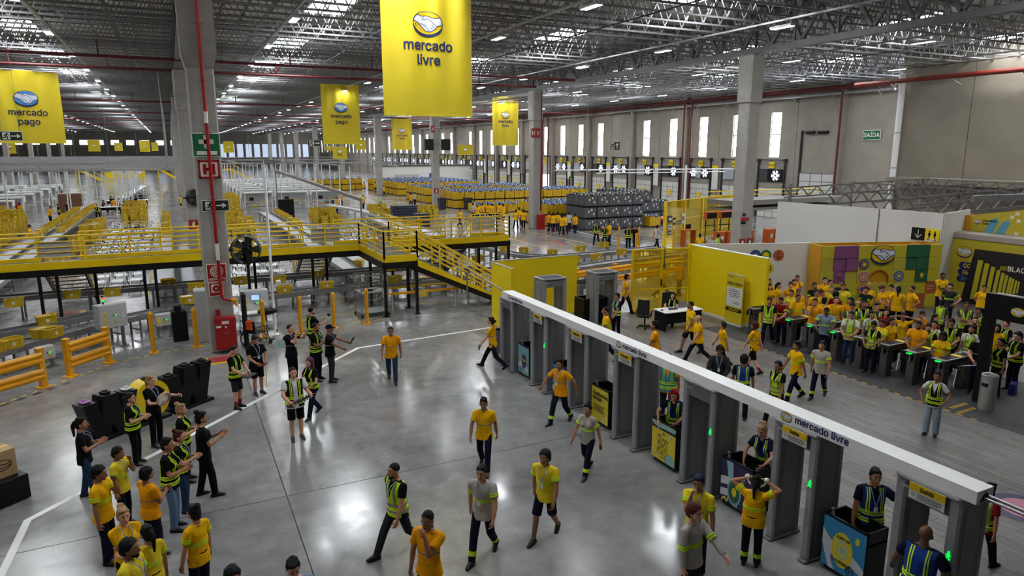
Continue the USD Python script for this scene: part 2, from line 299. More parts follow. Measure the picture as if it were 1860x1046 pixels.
# ------------------------------------------------ walls and windows
WALLM = mat('wall_concrete', '#9c958b', 0.8, var=0.14, scale=0.7, bump=0.006); WALLN = mat('wall_concrete_near', '#8c8375', 0.8, var=0.16, scale=0.5, bump=0.006); JOINT = mat('wall_joint', '#3a3733', 0.8)
BEIGE = mat('door_header', '#948d82', 0.7, var=0.05); DOORW = mat('dock_door_white', '#cfcfca', 0.5); RAILM = mat('guide_rail', '#38393b', 0.5, 0.3); PANE = mat('window_daylight', (0.93, 0.97, 1.0), 0.4, emit=WINDOW_POWER)
wall = thing('wall_right', 'long precast concrete dock wall with slit windows', kind='structure')
wy = [51.4+5.27*k for k in range(-2, 47)]
put('joint_backing', MB().box(55.55, (38.4+YMAX)/2, 7, 0.3, YMAX-38.4, 14), JOINT, wall)
for k, y in enumerate(wy):
    n = k-2; win = n >= 0 and n % 11 != 5
    y0, y1 = y-2.63, y+2.63; b = MB(); c = (y0+y1)/2
    def pc(a0, a1, z0, z1): b.box(55.05, (a0+a1)/2, (z0+z1)/2, 0.5, a1-a0, z1-z0)
    if win:
        pc(y0+.02, y-.66, 0, 13.7); pc(y+.66, y1-.02, 0, 13.7); pc(y-.66, y+.66, 0, 6.05); pc(y-.66, y+.66, 10.45, 13.7)
        w = thing('window_%d' % (n+1), 'narrow bright slit window in the dock wall, number %d from the corner' % (n+1), kind='structure')
        put('pane', MB().box(55.02, y, 8.25, 0.03, 1.32, 4.4), PANE, w); f = MB().box(54.96, y, 8.3, .08, 1.32, .08)
        for s in (-1, 1): f.box(54.96, y+s*.63, 8.25, .08, .05, 4.4)
        put('window_frame', f, LGRY, w)
    else: pc(y0+.02, y1-.02, 0, 13.7)
    put('wall_panel', b, WALLM, wall)
    if n % 2 == 0: put('pilaster', MB().box(54.6, y1, 6.9, 0.7, 0.42, 13.8), WALLM, wall)
    if n >= 0 and n < 30:
        d = thing('door_%d' % (n+1), 'dock bay %d with sectional door, fan strip and yellow number sign' % (101+n), kind='structure'); X = 54.74
        up = 3.0 if n == 9 else 0.0
        put('recess', MB().box(X, y, 2.6, .06, 3.3, 5.2), BEIGE, d)
        lf = MB(); 
        for r in range(5):
            for q in range(3): lf.box(X-.1, y-1.05+q*1.05, up+.3+r*.6, .05, .98, .54)
        put('door_leaf', lf, DOORW, d); put('door_grid', MB().box(X-.06, y, up+1.5, .04, 3.2, 3.04), GRY, d)
        if up: put('open_doorway', MB().box(X-.05, y, 1.45, .04, 3.1, 2.9), PANE, d)
        for s in (-1, 1): put('guide_rail', MB().box(X-.16, y+s*1.72, 2.95, .16, .13, 5.9).box(X-.16, y+s*1.72, 5.75, .3, .3, .3), RAILM, d)
        put('spring_shaft', MB().tube((X-.2, y-1.7, 5.8), (X-.2, y+1.7, 5.8), .06, 6), RAILM, d)
        if not up:
            v = n % 3
            put('fan_box', MB().box(X-.1, y-.75 if v else y, 4.25, .1, 1.3 if v else 3.1, 1.25), BLK, d)
            if v == 0: put('fan_box', MB().box(X-.1, y+1.0, 4.25, .14, 1.1, 1.25), DGRY, d)
            if v == 2: put('fan_box', MB().box(X-.1, y+1.05, 4.25, .1, 1.1, 1.25), BLK, d)
            if v: put('cover_panel', MB().box(X-.12, y+(.35 if v == 2 else .7), 4.25, .1, .9 if v == 2 else 1.6, 1.25), mat('cover_panel', '#a9b0b8', .5), d)
            for fy in {0: (-.6,), 1: (-.85,), 2: (-.85, 1.1)}[v]:
                b = MB()
                for a in range(6):
                    t = a*math.pi/3; b.prism(Polygon([(.1, -.06), (.5, -.2), (.52, .12), (.1, .08)]), 0, .02)
                    b.v[-1] = np.stack([np.full(len(b.v[-1]), X-.19), y+fy+b.v[-1][:, 0]*math.cos(t)-b.v[-1][:, 1]*math.sin(t), 4.25+b.v[-1][:, 0]*math.sin(t)+b.v[-1][:, 1]*math.cos(t)], 1)
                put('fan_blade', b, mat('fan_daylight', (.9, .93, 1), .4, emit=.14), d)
        if n < 22:
            s = put('number_sign', MB().box(X-.14, y, 5.28, .04, .7, .62), YWALL, d); letters(d, str(101+n), (X-.17, y, 5.15), (0, -1, 0), (0, 0, 1), .24, BLK, name='sign_number')
            put('number_sign', MB().box(X-.2, y, 1.75 if not up else 4.9, .04, .62, .62), YWALL, d)
        if n % 2: put('notice_board', MB().box(54.45, y+2.63, 3.6, .05, .95, 2.3).box(54.44, y+2.63, 4.9, .06, .95, .35), PAPER, d)
        if n % 2: put('notice_header', MB().box(54.42, y+2.63, 4.9, .06, .97, .38), YWALL, d)
wn = thing('wall_right_near', 'bare brownish concrete wall stepping forward at the right', kind='structure'); XN, YN = 50.0, 34.9
put('joint_backing', MB().box(XN+.3, (YMIN+YN)/2, 7, .3, YN-YMIN, 14).box((XN+55)/2+.3, YN-.2, 7, 5, .3, 14), JOINT, wn)
e = [YN-5.3*k for k in range(10)]
for a, b in zip(e[:-1], e[1:]): put('wall_panel', MB().box(XN, (a+b)/2, 6.9, .4, a-b-.05, 13.8), WALLN, wn)
put('wall_panel', MB().box((XN+55)/2+.1, YN-.1, 6.9, 5.2, .4, 13.8), WALLN, wn)
lg = thing('trim_1', 'concrete ledge projecting low from the near concrete wall', kind='structure'); put('concrete_ledge', MB().box(XN-1.3, YN-9, 4.6, 2.0, 16, .4), WALLN, lg)
wf = thing('wall_far', 'distant end wall of the warehouse', kind='structure'); put('wall_panel', MB().box((XMIN+XMAX)/2, YMAX, 7, XMAX-XMIN, .4, 14), WALLM, wf)
for k in range(12): put('far_window', MB().box(16+k*3.2, YMAX-.25, 6.5, 2.2, .1, 5.4), mat('far_window', '#a9b6cc', .3, emit=.45), wf)
for k in range(14): put('far_window', MB().box(-58+k*5, YMAX-.25, 9.6, 2.6, .1, 1.7), mat('far_window_bright', '#dfe6f2', .3, emit=1.2), wf)
wl = thing('wall_left', 'grey wall closing the far left side of the warehouse', kind='structure'); put('wall_panel', MB().box(XMIN, (YMIN+YMAX)/2, 7, .4, YMAX-YMIN, 14), WALLM, wl)
wb = thing('wall_back', 'concrete wall behind the viewing gallery', kind='structure'); put('wall_panel', MB().box((XMIN+XMAX)/2, YMIN, 7, XMAX-XMIN, .4, 14), WALLM, wb)

# ------------------------------------------------ ceiling
DECK = mat('roof_deck', '#c6c2bb', 0.6, var=0.08, scale=0.6); SKYL = mat('skylight_sheet', (0.93, 0.97, 1.0), 0.5, emit=SKYLIGHT_POWER); LAMPM = mat('lamp_diffuser', (0.93, 0.95, 1.0), 0.4, emit=LAMP_POWER)
ceil = thing('ceiling', 'metal deck roof on galvanised lattice joists and girders', kind='structure')
put('roof_deck', MB().box((XMIN+XMAX)/2, (YMIN+YMAX)/2, 13.95, XMAX-XMIN, YMAX-YMIN, .2), DECK, ceil)
JOIST = mat('joist_steel', '#7f7f81', .5, .2, var=.1, scale=4); GIRD = mat('girder_steel', '#707072', .5, .2, var=.12, scale=4)
def lattice(L, h, step, c, w, ww=None):
    """A truss of length L along x, hanging from z = 0 down to -h."""
    b = MB().bar((0, 0, -c/2), (L, 0, -c/2), w, c).bar((0, 0, -h+c/2), (L, 0, -h+c/2), w, c); n = int(L/step)
    for k in range(n):
        x0, x1, xm = k*L/n, (k+1)*L/n, (k+.5)*L/n
        b.bar((x0, 0, -c), (xm, 0, -h+c), ww or w*.5); b.bar((xm, 0, -h+c), (x1, 0, -c), ww or w*.5)
    return b
spans = [(XMIN, -26.5), (-26.5, 0.9), (0.9, 28.3), (28.3, 55.0)]; first = None; js = []
for x0, x1 in spans:
    for k in range(150): js.append((x0, 8.0+1.58*k))
js = [j for j in js if j[1] < 245 and not (j[0] < -27 and j[1] < 60)]; js.sort(key=lambda j: (not inframe(j[0]+13.7, j[1], 12.7) and j[1] > 60, j[1]))
for k, (x, y) in enumerate(js[:300]):
    if first is None:
        first = thing('roof_joist', loc=(x, y, 13.84), parent=ceil); put('lattice', lattice(27.3, 1.2, 1.05, .085, .1, .045), JOIST, first)
    else: copy(first, 'roof_joist', (x, y, 13.84), parent=ceil)
pi = UsdGeom.PointInstancer.Define(stage, ceil+'/roof_joist_rows'); UsdGeom.Xform.Define(stage, ceil+'/roof_joist_rows/joist'); put('lattice', lattice(27.3, 1.2, 1.6, .085, .1, .05), JOIST, ceil+'/roof_joist_rows/joist')
pi.CreatePrototypesRel().SetTargets([ceil+'/roof_joist_rows/joist']); pi.CreatePositionsAttr([Gf.Vec3f(float(x), float(y), 13.84) for x, y in js[300:]]); pi.CreateProtoIndicesAttr([0]*len(js[300:])); tag(ceil+'/roof_joist_rows', kind='stuff')
gl = lattice(25.0, 2.05, 1.9, .3, .34, .17); extra = MB()
for k in range(11): extra.bar((k*2.5, .1, -.2), (k*2.5, .1, -1.85), .1, .1)
gird = None
for X in (-54.0, -26.5, 0.9, 28.3):
    for y in (3.2, 28.2, 53.2, 78.2, 103.2, 128.2, 153.2, 178.2, 203.2, 228.2):
        if gird is None:
            gird = thing('roof_girder', loc=(X, y, 13.8), rz=math.pi/2, parent=ceil); put('lattice', gl, GIRD, gird); put('vertical_web', extra, GIRD, gird)
        else: copy(gird, 'roof_girder', (X, y, 13.8), math.pi/2, parent=ceil)
for X in (-4.6, 5.2, 15.0, 25.1, 35, 45, -14.4, -24.3, -34): put('cable_tray', MB().box(X, 125, 12.45, .1, 240, .08), GALV, ceil)
for X in (-18, -11, -1.5, 10, 19.5, 32, 40, 49): put('bridging_rod', MB().tube((X, 5, 12.62), (X, 245, 12.62), .035, 5), DGRY, ceil)
def skyb(p): return (put('translucent_sheet', MB().box(0, 0, 0, 1.9, 3.8, .05), SKYL, p), put('kerb', MB().box(-1.0, 0, .02, .12, 4.0, .1), GALV, p), put('kerb', MB().box(1.0, 0, .02, .12, 4.0, .1), GALV, p))
sk0 = None
for X in (-37, -22, -7.2, 7.8, 22.6, 37.5, 48):
    for k in range(17):
        y = 10.0+13.2*k+(3 if X > 20 else 0)
        if X < -20 and y < 40: continue
        if sk0 is None: sk0 = thing('skylight', loc=(X, y, 13.78), parent=ceil); skyb(sk0)
        else: copy(sk0, 'skylight', (X, y, 13.78), parent=ceil)
def lampb(p):
    put('housing', MB().cbox(0, 0, .05, .34, 1.25, .1, .02), LGRY, p); put('diffuser', MB().box(0, 0, -.008, .28, 1.12, .014), LAMPM, p); put('hanger', MB().tube((0, -.45, .1), (0, -.45, .28), .012, 5).tube((0, .45, .1), (0, .45, .28), .012, 5), GALV, p)
lamp = Kind('ceiling_light', 'ceiling light', lampb); n = 0
for X in (-4.6, 5.2, 15.0, 25.1, 35.0, 45.0, -14.4, -24.3, -34.0):
    for k in range(29):
        y = 6.2+8.4*k+(0.6 if X > 10 else 0)
        if (X < -20 and y < 45) or n >= 296: continue
        lamp.place((X, y, 12.13), label='white LED batten light in the %s row from the left, %s from the front' % (nth(1+sorted((-4.6, 5.2, 15.0, 25.1, 35.0, 45.0, -14.4, -24.3, -34.0)).index(X)), nth(k+1)), group='rows of ceiling lights'); n += 1
# sprinkler pipes
for k, (y, x0, x1) in enumerate(((44.5, -40, 27), (50.5, -40, 27), (83, -40, 54), (108, -40, 54), (133, -50, 54), (160, -50, 54))):
    p = thing('sprinkler_pipe', loc=(0, y, 11.75), parent=ceil)
    put('main_pipe', MB().tube((x0, 0, 0), (x1, 0, 0), .085, 8), PIPE, p)
    for q in range(int((x1-x0)/5)): put('dropper', MB().tube((x0+2+q*5, 0, 0), (x0+2+q*5, 0, .85), .04, 6), PIPE, p)
for k, (z, X, y0, y1, r, m, l) in enumerate(((12.25, 54.2, 38.5, 290, .22, PIPE, 'thick dark red fire main running along the top of the dock wall'), (11.75, 54.2, 38.5, 290, .12, GALV, 'galvanised conduit running below the red fire main on the dock wall'), (11.75, 48.7, 2, 38, .17, mat('red_main', '#742219', .45), 'bright red fire main along the near concrete wall at upper right'))):
    p = thing('wall_pipe', l, 'pipe', (X, y0, z)); put('main_pipe', MB().tube((0, 0, 0), (0, y1-y0, 0), r, 10), m, p); b = MB()
    for q in range(min(40, int((y1-y0)/4.5))): b.bar((0, 1.5+q*4.5, -r), (.5 if X > 50 else 1.1, 1.5+q*4.5, -r-.35), .08)
    put('bracket', b, LGRY, p)
p = thing('downpipe', 'white rainwater downpipe in the corner of the concrete walls', 'pipe', (49.5, 34.6, 0)); put('pipe_run', MB().tube((0, 0, 2), (0, 0, 10.9), .22, 12), WHT, p); put('pipe_collar', MB().tube((0, 0, 5.4), (0, 0, 5.5), .25, 12).tube((0, 0, 8.0), (0, 0, 8.1), .25, 12), LGRY, p); put('pipe_run', MB().tube((0, 0, 10.8), (-.3, -.1, 12.3), .22, 12), WHT, p)
p = thing('riser_pipe', 'red vertical riser pipe beside the exit sign on the dock wall', 'pipe', (53.8, 43.2, 0)); put('pipe_run', MB().tube((0, 0, 0), (0, 0, 12), .1, 8), PIPE, p)
for y in (96.5, 98.2, 62.9, 64.2): p = thing('riser_pipe', 'thin dark red riser pipe between dock bays, %s' % {96.5: 'left one by the open dock', 98.2: 'second left of the open dock', 62.9: 'right one in the middle bays', 64.2: 'left one in the middle bays'}[y], 'pipe', (53.8, y, 0)); put('pipe_run', MB().tube((0, 0, 0), (0, 0, 12.2), .1, 8), PIPE, p)
p = thing('exit_sign', 'green SAÍDA exit sign high on the concrete dock wall', 'sign', (54.7, 40.6, 8.05)); put('board', MB().box(0, 0, 0, .05, 1.6, .75), GREEN, p); put('sign_border', MB().box(.01, 0, 0, .04, 1.72, .87), SIGNW, p); letters(p, 'SAÍDA', (-.04, 0, -.17), (0, -1, 0), (0, 0, 1), .36, SIGNW)
p = thing('roller_gate', 'tall dark framed roller gate opening without window beside the corner', 'gate', (54.7, 45.9, 0)); put('gate_frame', MB().box(0, -2.1, 4.3, .2, .14, 8.6).box(0, 2.1, 4.3, .2, .14, 8.6), RAILM, p); put('drum', MB().tube((-.1, -.9, 8.4), (-.1, .2, 8.4), .14, 8).tube((-.1, .6, 8.4), (-.1, 1.6, 8.4), .14, 8), BLK, p)
b = MB()
for r in range(5):
    for q in range(3): b.box(-.1, -1.3+q*1.3, 1.2+r*.75, .05, 1.2, .68)
put('door_leaf', b, DOORW, p); put('door_grid', MB().box(-.04, 0, 2.7, .05, 4.0, 3.9), GRY, p)

# ------------------------------------------------ columns
def column(p, w=.82, h=11.7, cap=True):
    put('shaft', MB().cbox(0, 0, h/2, w, w, h, .05), CONC, p)
    if cap: put('capital', MB().cbox(0, 0, h-1.25, w+.16, w+.16, 2.5, .08), CONC, p)
colk = Kind('column', 'column', lambda p: column(p))
for y in (28.5, 53.0, 78.2, 103.2, 128.2, 153.2, 178.2, 203.2, 228.2):
    c = colk.place((28.3, y, 0), label='square concrete column number %d of the row along the container store' % (int(y)//25), group=None); tag(c, kind='structure')
for X in (-26.5, -54):
    for y in (53, 78.2, 103.2, 128.2, 153.2, 178.2, 203.2, 228.2):
        c = colk.place((X, y, 0), label='square concrete column of the rows on the far left', group='columns far left'); tag(c, kind='structure')
for y in (49.6, 74.6, 99.6, 124.6, 149.6, 174.6): c = colk.place((1.05, y, 0), label='square concrete column standing in line behind the big near column', group='columns behind the near column'); tag(c, kind='structure')
CX0, CY0 = 1.08, 24.85
nc = thing('column', 'big near concrete column carrying the red pipe and safety signs', 'column', (CX0, CY0, 0), kind='structure')
put('shaft', MB().cbox(0, 0, 6, .82, .82, 12, .05), CONC, nc); put('capital', MB().man(Manifold.hull_points(np.array([(a*x, b*x, z) for a in (-1, 1) for b in (-1, 1) for x, z in ((.42, 9.3), (.52, 9.75), (.52, 13.6))]))), CONC, nc)
# red riser, hydrant and signs on the near column
p = thing('riser_pipe', 'red riser pipe with elbow and yellow valve on the near column', 'pipe', (CX0+.05, CY0-.6, 0))
put('pipe_run', MB().path([(0, 0, 12.5), (0, 0, 2.05), (.05, -.02, 1.9), (.3, -.02, 1.82)], .055, 10), RED, p); 
for z in (3.3, 5.2, 7.3, 8.9, 10.6): put('pipe_clamp', MB().box(0, .03, z, .26, .1, .05), GRY, p)
put('pipe_label', MB().tube((0, 0, 3.2), (0, 0, 3.75), .06, 10), SIGNW, p); put('pipe_label', MB().tube((0, 0, 7.6), (0, 0, 7.95), .06, 10), SIGNW, p)
put('valve', MB().tube((.3, -.02, 1.82), (.42, -.02, 1.8), .075, 10).ball((.4, -.02, 1.83), .085).tube((.4, -.02, 1.8), (.46, -.04, 1.62), .05, 8), YSAFE, p)
p = thing('hydrant_cabinet', 'red fire hose cabinet on the floor against the near column', 'cabinet', (CX0+.1, CY0-.56, 0))
put('cabinet_body', MB().cbox(0, 0, .72, .66, .28, 1.1, .015), RED, p); put('door', MB().cbox(0, -.15, .72, .6, .03, 1.02, .01), RED, p); put('vent', MB().box(0, -.17, .74, .2, .02, .1), mat('cabinet_vent', '#8f3a3c', .6), p)
put('door_label', MB().box(.0, -.168, 1.1, .22, .01, .1).box(-.22, -.168, .97, .16, .01, .07), SIGNW, p); put('lock', MB().tube((0, -.17, .95), (0, -.18, .95), .035, 10), SIGNW, p); put('bell', MB().box(-.2, .02, 1.42, .15, .1, .2), RED, p)
def sign(name, label, x, z, w, h, m, border=None):
    p = thing(name, label, 'sign', (CX0+x, CY0-.43, z)); put('board', MB().box(0, 0, 0, w, .02, h), m, p)
    if border: put('sign_border', MB().box(0, .008, 0, w+.06, .015, h+.06), border, p)
    return p
X1, Z1 = (1, 0, 0), (0, 0, 1)
p = sign('first_aid_sign', 'green first aid cross sign on the near column', 0, 6.92, .78, .7, GREEN, SIGNW); put('cross', MB().box(0, -.015, .1, .44, .012, .14).box(0, -.015, .1, .14, .012, .42), SIGNW, p); put('caption', MB().box(0, -.015, -.25, .6, .012, .12), SIGNW, p)
p = sign('hydrant_sign', 'red framed H hydrant sign under the first aid cross on the near column', .02, 6.15, .62, .56, SIGNW, None); f = MB()
for a in (-1, 1): f.box(a*.29, -.015, 0, .06, .012, .58).box(0, -.015, a*.26, .62, .012, .06)
put('sign_border', f, RED, p); put('letter_h', MB().box(-.13, -.015, 0, .1, .012, .34).box(.13, -.015, 0, .1, .012, .34).box(0, -.015, 0, .2, .012, .09), RED, p)
def runner(p, o, h, m, flip=1):
    """The running man of an exit sign."""
    b = MB(); L = lambda pts, r: b.prism(LineString([(x*h, y*h) for x, y in pts]).buffer(r*h), 0, .01)
    b.prism(Point(.12*h, .38*h).buffer(.09*h), 0, .01); L([(.05, .25), (-.05, -.02)], .09); L([(-.05, -.02), (.16, -.14), (.1, -.42)], .055); L([(-.05, -.02), (-.14, -.2), (-.4, -.24)], .055); L([(.06, .24), (.24, .1), (.36, .18)], .04); L([(.04, .24), (-.2, .2), (-.26, .04)], .04)
    put('running_man', b.frame(o, (flip, 0, 0), (0, 0, 1)) if flip > 0 else b.frame(o, (1, 0, 0), (0, 0, 1)), m, p)
def arrow(p, o, L, m, up=False):
    b = MB().prism(unary_union([Polygon([(-L/2, -.07*L), (L*.2, -.07*L), (L*.2, .07*L), (-L/2, .07*L)]), Polygon([(L*.1, -.28*L), (L/2, 0), (L*.1, .28*L), (L*.1, .12*L), (L*.26, 0), (L*.1, -.12*L)])]), 0, .01)
    put('arrow', b.frame(o, (0, 0, 1), (-1, 0, 0)) if up else b.frame(o, (1, 0, 0), (0, 0, 1)), m, p)
DGREEN = mat('exit_dark_green', '#10261f', .4)
def exit_sign(label, loc, rz=0.0, w=.78, h=.32, up=False, hang=0):
    p = thing('exit_sign', label, 'sign', loc, rz); put('board', MB().box(0, 0, 0, w, .03, h), DGREEN, p); put('sign_border', MB().box(0, .01, 0, w+.06, .02, h+.06), SIGNW, p)
    put('pictogram', MB().box(-.22*w, -.018, 0, .36*w if not up else .34*w, .008, h*.84), SIGNW, p); runner(p, (-.22*w, -.022, 0), h*.85, DGREEN)
    arrow(p, (.22*w, -.018, 0), h*(1.0 if not up else .75), SIGNW, up)
    if hang: 
        for sx in (-1, 1): put('hanger', MB().tube((sx*w*.4, 0, h/2), (sx*w*.4, 0, 13.86-loc[2]), .008, 4), GRY, p)
    return p
exit_sign('dark exit sign with right arrow on the near column', (CX0+.12, CY0-.45, 4.98))
p = sign('hydrant_sign', 'red HIDRANTE sign with white rings low on the near column', -.02, 2.75, .56, .56, RED, SIGNW)
for r in (.2, .15, .1, .05): put('ring', MB().prism(Point(0, .06).buffer(r).difference(Point(0, .06).buffer(r-.025)), 0, .01).frame((0, -.012, 0), X1, Z1), SIGNW, p)
letters(p, 'HIDRANTE', (0, -.012, -.24), X1, Z1, .075, SIGNW)
p = sign('alarm_sign', 'small red fire alarm sign with ring below the hydrant sign', -.08, 2.2, .4, .42, RED, SIGNW); put('ring', MB().box(0, -.013, .03, .3, .008, .28), SIGNW, p); put('disc', MB().prism(Point(0, .03).buffer(.11).difference(Point(0, .03).buffer(.035)), 0, .01).frame((0, -.018, 0), X1, Z1), RED, p)
def fan(loc, rz, label, r=.5):
    p = thing('wall_fan', label, 'fan', loc, rz); t = np.arange(25)*2*math.pi/24
    put('shroud', MB().lathe([(r, -.2), (r*1.04, -.2), (r*1.04, .2), (r, .2), (r, -.2)], 24).frame((0, 0, 0), X1, Z1), BLK, p); put('hub', MB().tube((0, -.12, 0), (0, .12, 0), .12, 12), BLK, p); b = MB(); g = MB()
    for k in range(5):
        a = k*2*math.pi/5; d, e = V(math.cos(a), 0, math.sin(a)), V(-math.sin(a), 0, math.cos(a)); b.hexa([d*.1-e*.05+V(0, .05, 0), d*.92*r-e*.14+V(0, .06, 0), d*.92*r+e*.14+V(0, -.05, 0), d*.1+e*.05+V(0, -.03, 0), d*.1-e*.05+V(0, .065, 0), d*.92*r-e*.14+V(0, .075, 0), d*.92*r+e*.14+V(0, -.035, 0), d*.1+e*.05+V(0, -.015, 0)])
    put('blade', b, mat('fan_blade_grey', '#4a4c50', .4), p)
    for q in range(5): rr = r*(.2+.2*q); g.path([(rr*math.cos(x), -.2, rr*math.sin(x)) for x in t[:-1:2]], .006, 4, True)
    for k in range(6): a = k*math.pi/3; g.tube((0, -.2, 0), (r*math.cos(a), -.2, r*math.sin(a)), .008, 4)
    put('guard', g, BLK, p); put('bracket', MB().box(0, .28, -.1, .3, .12, r*1.5).box(-r-.08, .1, 0, .2, .3, .08), BLK, p)
fan((CX0+.95, CY0-.3, 4.0-.55), -.25, 'black drum fan on the right side of the near column', .46); fan((CX0+.15, 49.0, 3.75), .5, 'black fan on the second column behind the near one', .5)
# ------------------------------------------------ people
_SP = np.array(trimesh.creation.icosphere(1).vertices); _SQ = np.array(trimesh.creation.icosphere(0).vertices); _SP /= np.linalg.norm(_SP, axis=1, keepdims=True)
def hull(*balls, q=None): return Manifold.hull_points(np.vstack([np.asarray(c)+(q if q is not None else _SP)*np.asarray(r) for c, r in balls]))
def U(ms): return Manifold.batch_boolean(ms, OpType.Add) if len(ms) > 1 else ms[0]
def tf(m, R, t): return m.transform(np.hstack([R, np.asarray(t, float).reshape(3, 1)]))
def Rx(a): c, s = math.cos(a), math.sin(a); return np.array([[1, 0, 0], [0, c, -s], [0, s, c]])
def Ry(a): c, s = math.cos(a), math.sin(a); return np.array([[c, 0, s], [0, 1, 0], [-s, 0, c]])
def Rz(a): c, s = math.cos(a), math.sin(a); return np.array([[c, -s, 0], [s, c, 0], [0, 0, 1]])
def unit(v): v = np.asarray(v, float); return v/max(np.linalg.norm(v), 1e-9)
def soft(m, L, it=5):
    """Refines and Taubin-smooths a manifold."""
    m = m.refine_to_length(L).to_mesh(); v, f = np.array(m.vert_properties[:, :3], float), np.array(m.tri_verts)
    e = np.vstack([f[:, [0, 1]], f[:, [1, 2]], f[:, [2, 0]]]); n = len(v)
    A = sparse.coo_matrix((np.ones(len(e)), (e[:, 0], e[:, 1])), (n, n)).tocsr(); A = ((A+A.T) > 0).astype(float); d = np.asarray(A.sum(1)).ravel()
    for _ in range(it):
        v = v+0.5*((A@v)/d[:, None]-v); v = v-0.52*((A@v)/d[:, None]-v)
    return v, f
def ik(a, t, l1, l2, hint):
    a, t = np.asarray(a, float), np.asarray(t, float); d = t-a; L = min(max(np.linalg.norm(d), abs(l1-l2)+.01), (l1+l2)*.998); d = unit(d)
    x = (l1*l1-l2*l2+L*L)/(2*L); h = math.sqrt(max(l1*l1-x*x, 0)); p = np.asarray(hint, float)-d*(np.asarray(hint, float)@d)
    return a+d*x+unit(p)*h, a+d*L
SKIN = {'l': mat('skin_light', '#d99f84', 0.5), 'm': mat('skin_tan', '#b9805f', 0.5), 'd': mat('skin_brown', '#9a6a4c', 0.5), 'k': mat('skin_dark', '#68452e', 0.48)}
HAIRC = {'k': mat('hair_black', '#0c0a0b', 0.65, spec=.2, var=.3, scale=60), 'b': mat('hair_brown', '#2c1a12', 0.65, spec=.2, var=.3, scale=60), 'l': mat('hair_blonde', '#a5835a', 0.65, spec=.2, var=.3, scale=60), 'r': mat('hair_red', '#b3131c', 0.65, spec=.2, var=.3, scale=60), 'a': mat('hair_auburn', '#4a1a16', 0.65, spec=.2, var=.3, scale=60), 'p': mat('hair_purple', '#5a2350', 0.65, spec=.2, var=.3, scale=60), 'g': mat('hair_dark_green', '#12301f', 0.65, spec=.2, var=.3, scale=60), 'u': mat('hair_blue_black', '#10183a', 0.65, spec=.2, var=.3, scale=60), 'e': mat('hair_grey', '#5a5350', 0.65, spec=.2, var=.3, scale=60)}
CL = {k: mat('cloth_'+k, c, 0.85, var=.14, scale=11, bump=.014, spec=.15) for k, c in dict(yellow='#f2b705', amber='#ee9f05', lemon='#ead02c', black='#08080a', grey='#aea9a0', white='#cfcfcf', navy='#12152a', jeans='#263a58', bluejeans='#5c7896', palejeans='#8a9aa8', charcoal='#2b2b2f', red='#8e1116', lime='#c9f214', blue='#1d3a86', teal='#3d9fb4', silver='#b6b5b2', bluegrey='#7f94a8', dgreen='#16261f', dgrey='#43454a', limeband='#c6ea30', reflect='#8f8a7e', greyband='#8c8672', beige='#97907f').items()}
EYEW = mat('eye_white', '#d8d4cc', .3); IRIS = mat('eye_dark', '#1a100c', .3); LIP = mat('lip', '#8a4038', .5); NAIL = None
SHOEM = mat('shoe_black', '#0b0b0d', 0.5); SOLEM = mat('shoe_sole_white', '#c9c8c2', .6)
TOPS = {  # cloth, torso band, sleeve bands, collar, vest, vest stripes
 'ytee': ('yellow', 'greyband', 0, 0, None, None), 'atee': ('amber', 'greyband', 0, 0, None, None), 'ypolo': ('yellow', 'limeband', 1, 1, None, None), 'lpolo': ('lemon', 'limeband', 1, 1, None, None), 'plain': ('yellow', None, 0, 0, None, None),
 'gtee': ('grey', 'limeband', 1, 0, None, None), 'gpolo': ('grey', 'limeband', 1, 1, None, None), 'btee': ('black', None, 0, 0, None, None), 'bband': ('black', 'reflect', 0, 0, None, None), 'bgtee': ('bluegrey', 'limeband', 1, 0, None, None),
 'bvest': ('black', None, 0, 0, 'black', 'limeband'), 'wvest': ('white', None, 0, 0, 'black', 'limeband'), 'lvest': ('black', None, 0, 0, 'lime', 'reflect'), 'lvestw': ('white', None, 0, 0, 'lime', 'reflect'), 'lvestg': ('dgrey', None, 0, 0, 'lime', 'reflect'),
 'blvest': ('navy', None, 0, 0, 'blue', 'limeband'), 'tvest': ('amber', None, 0, 0, 'teal', 'limeband'), 'gvest': ('red', None, 0, 0, 'silver', 'limeband'), 'red': ('red', 'limeband', 1, 0, None, None), 'redtee': ('red', None, 0, 0, None, None), 'ctee': ('charcoal', 'limeband', 1, 0, None, None), 'gjack': ('charcoal', None, 0, 0, None, None), 'dgtee': ('dgreen', 'limeband', 1, 0, None, None), 'wtee': ('silver', None, 0, 0, None, None)}
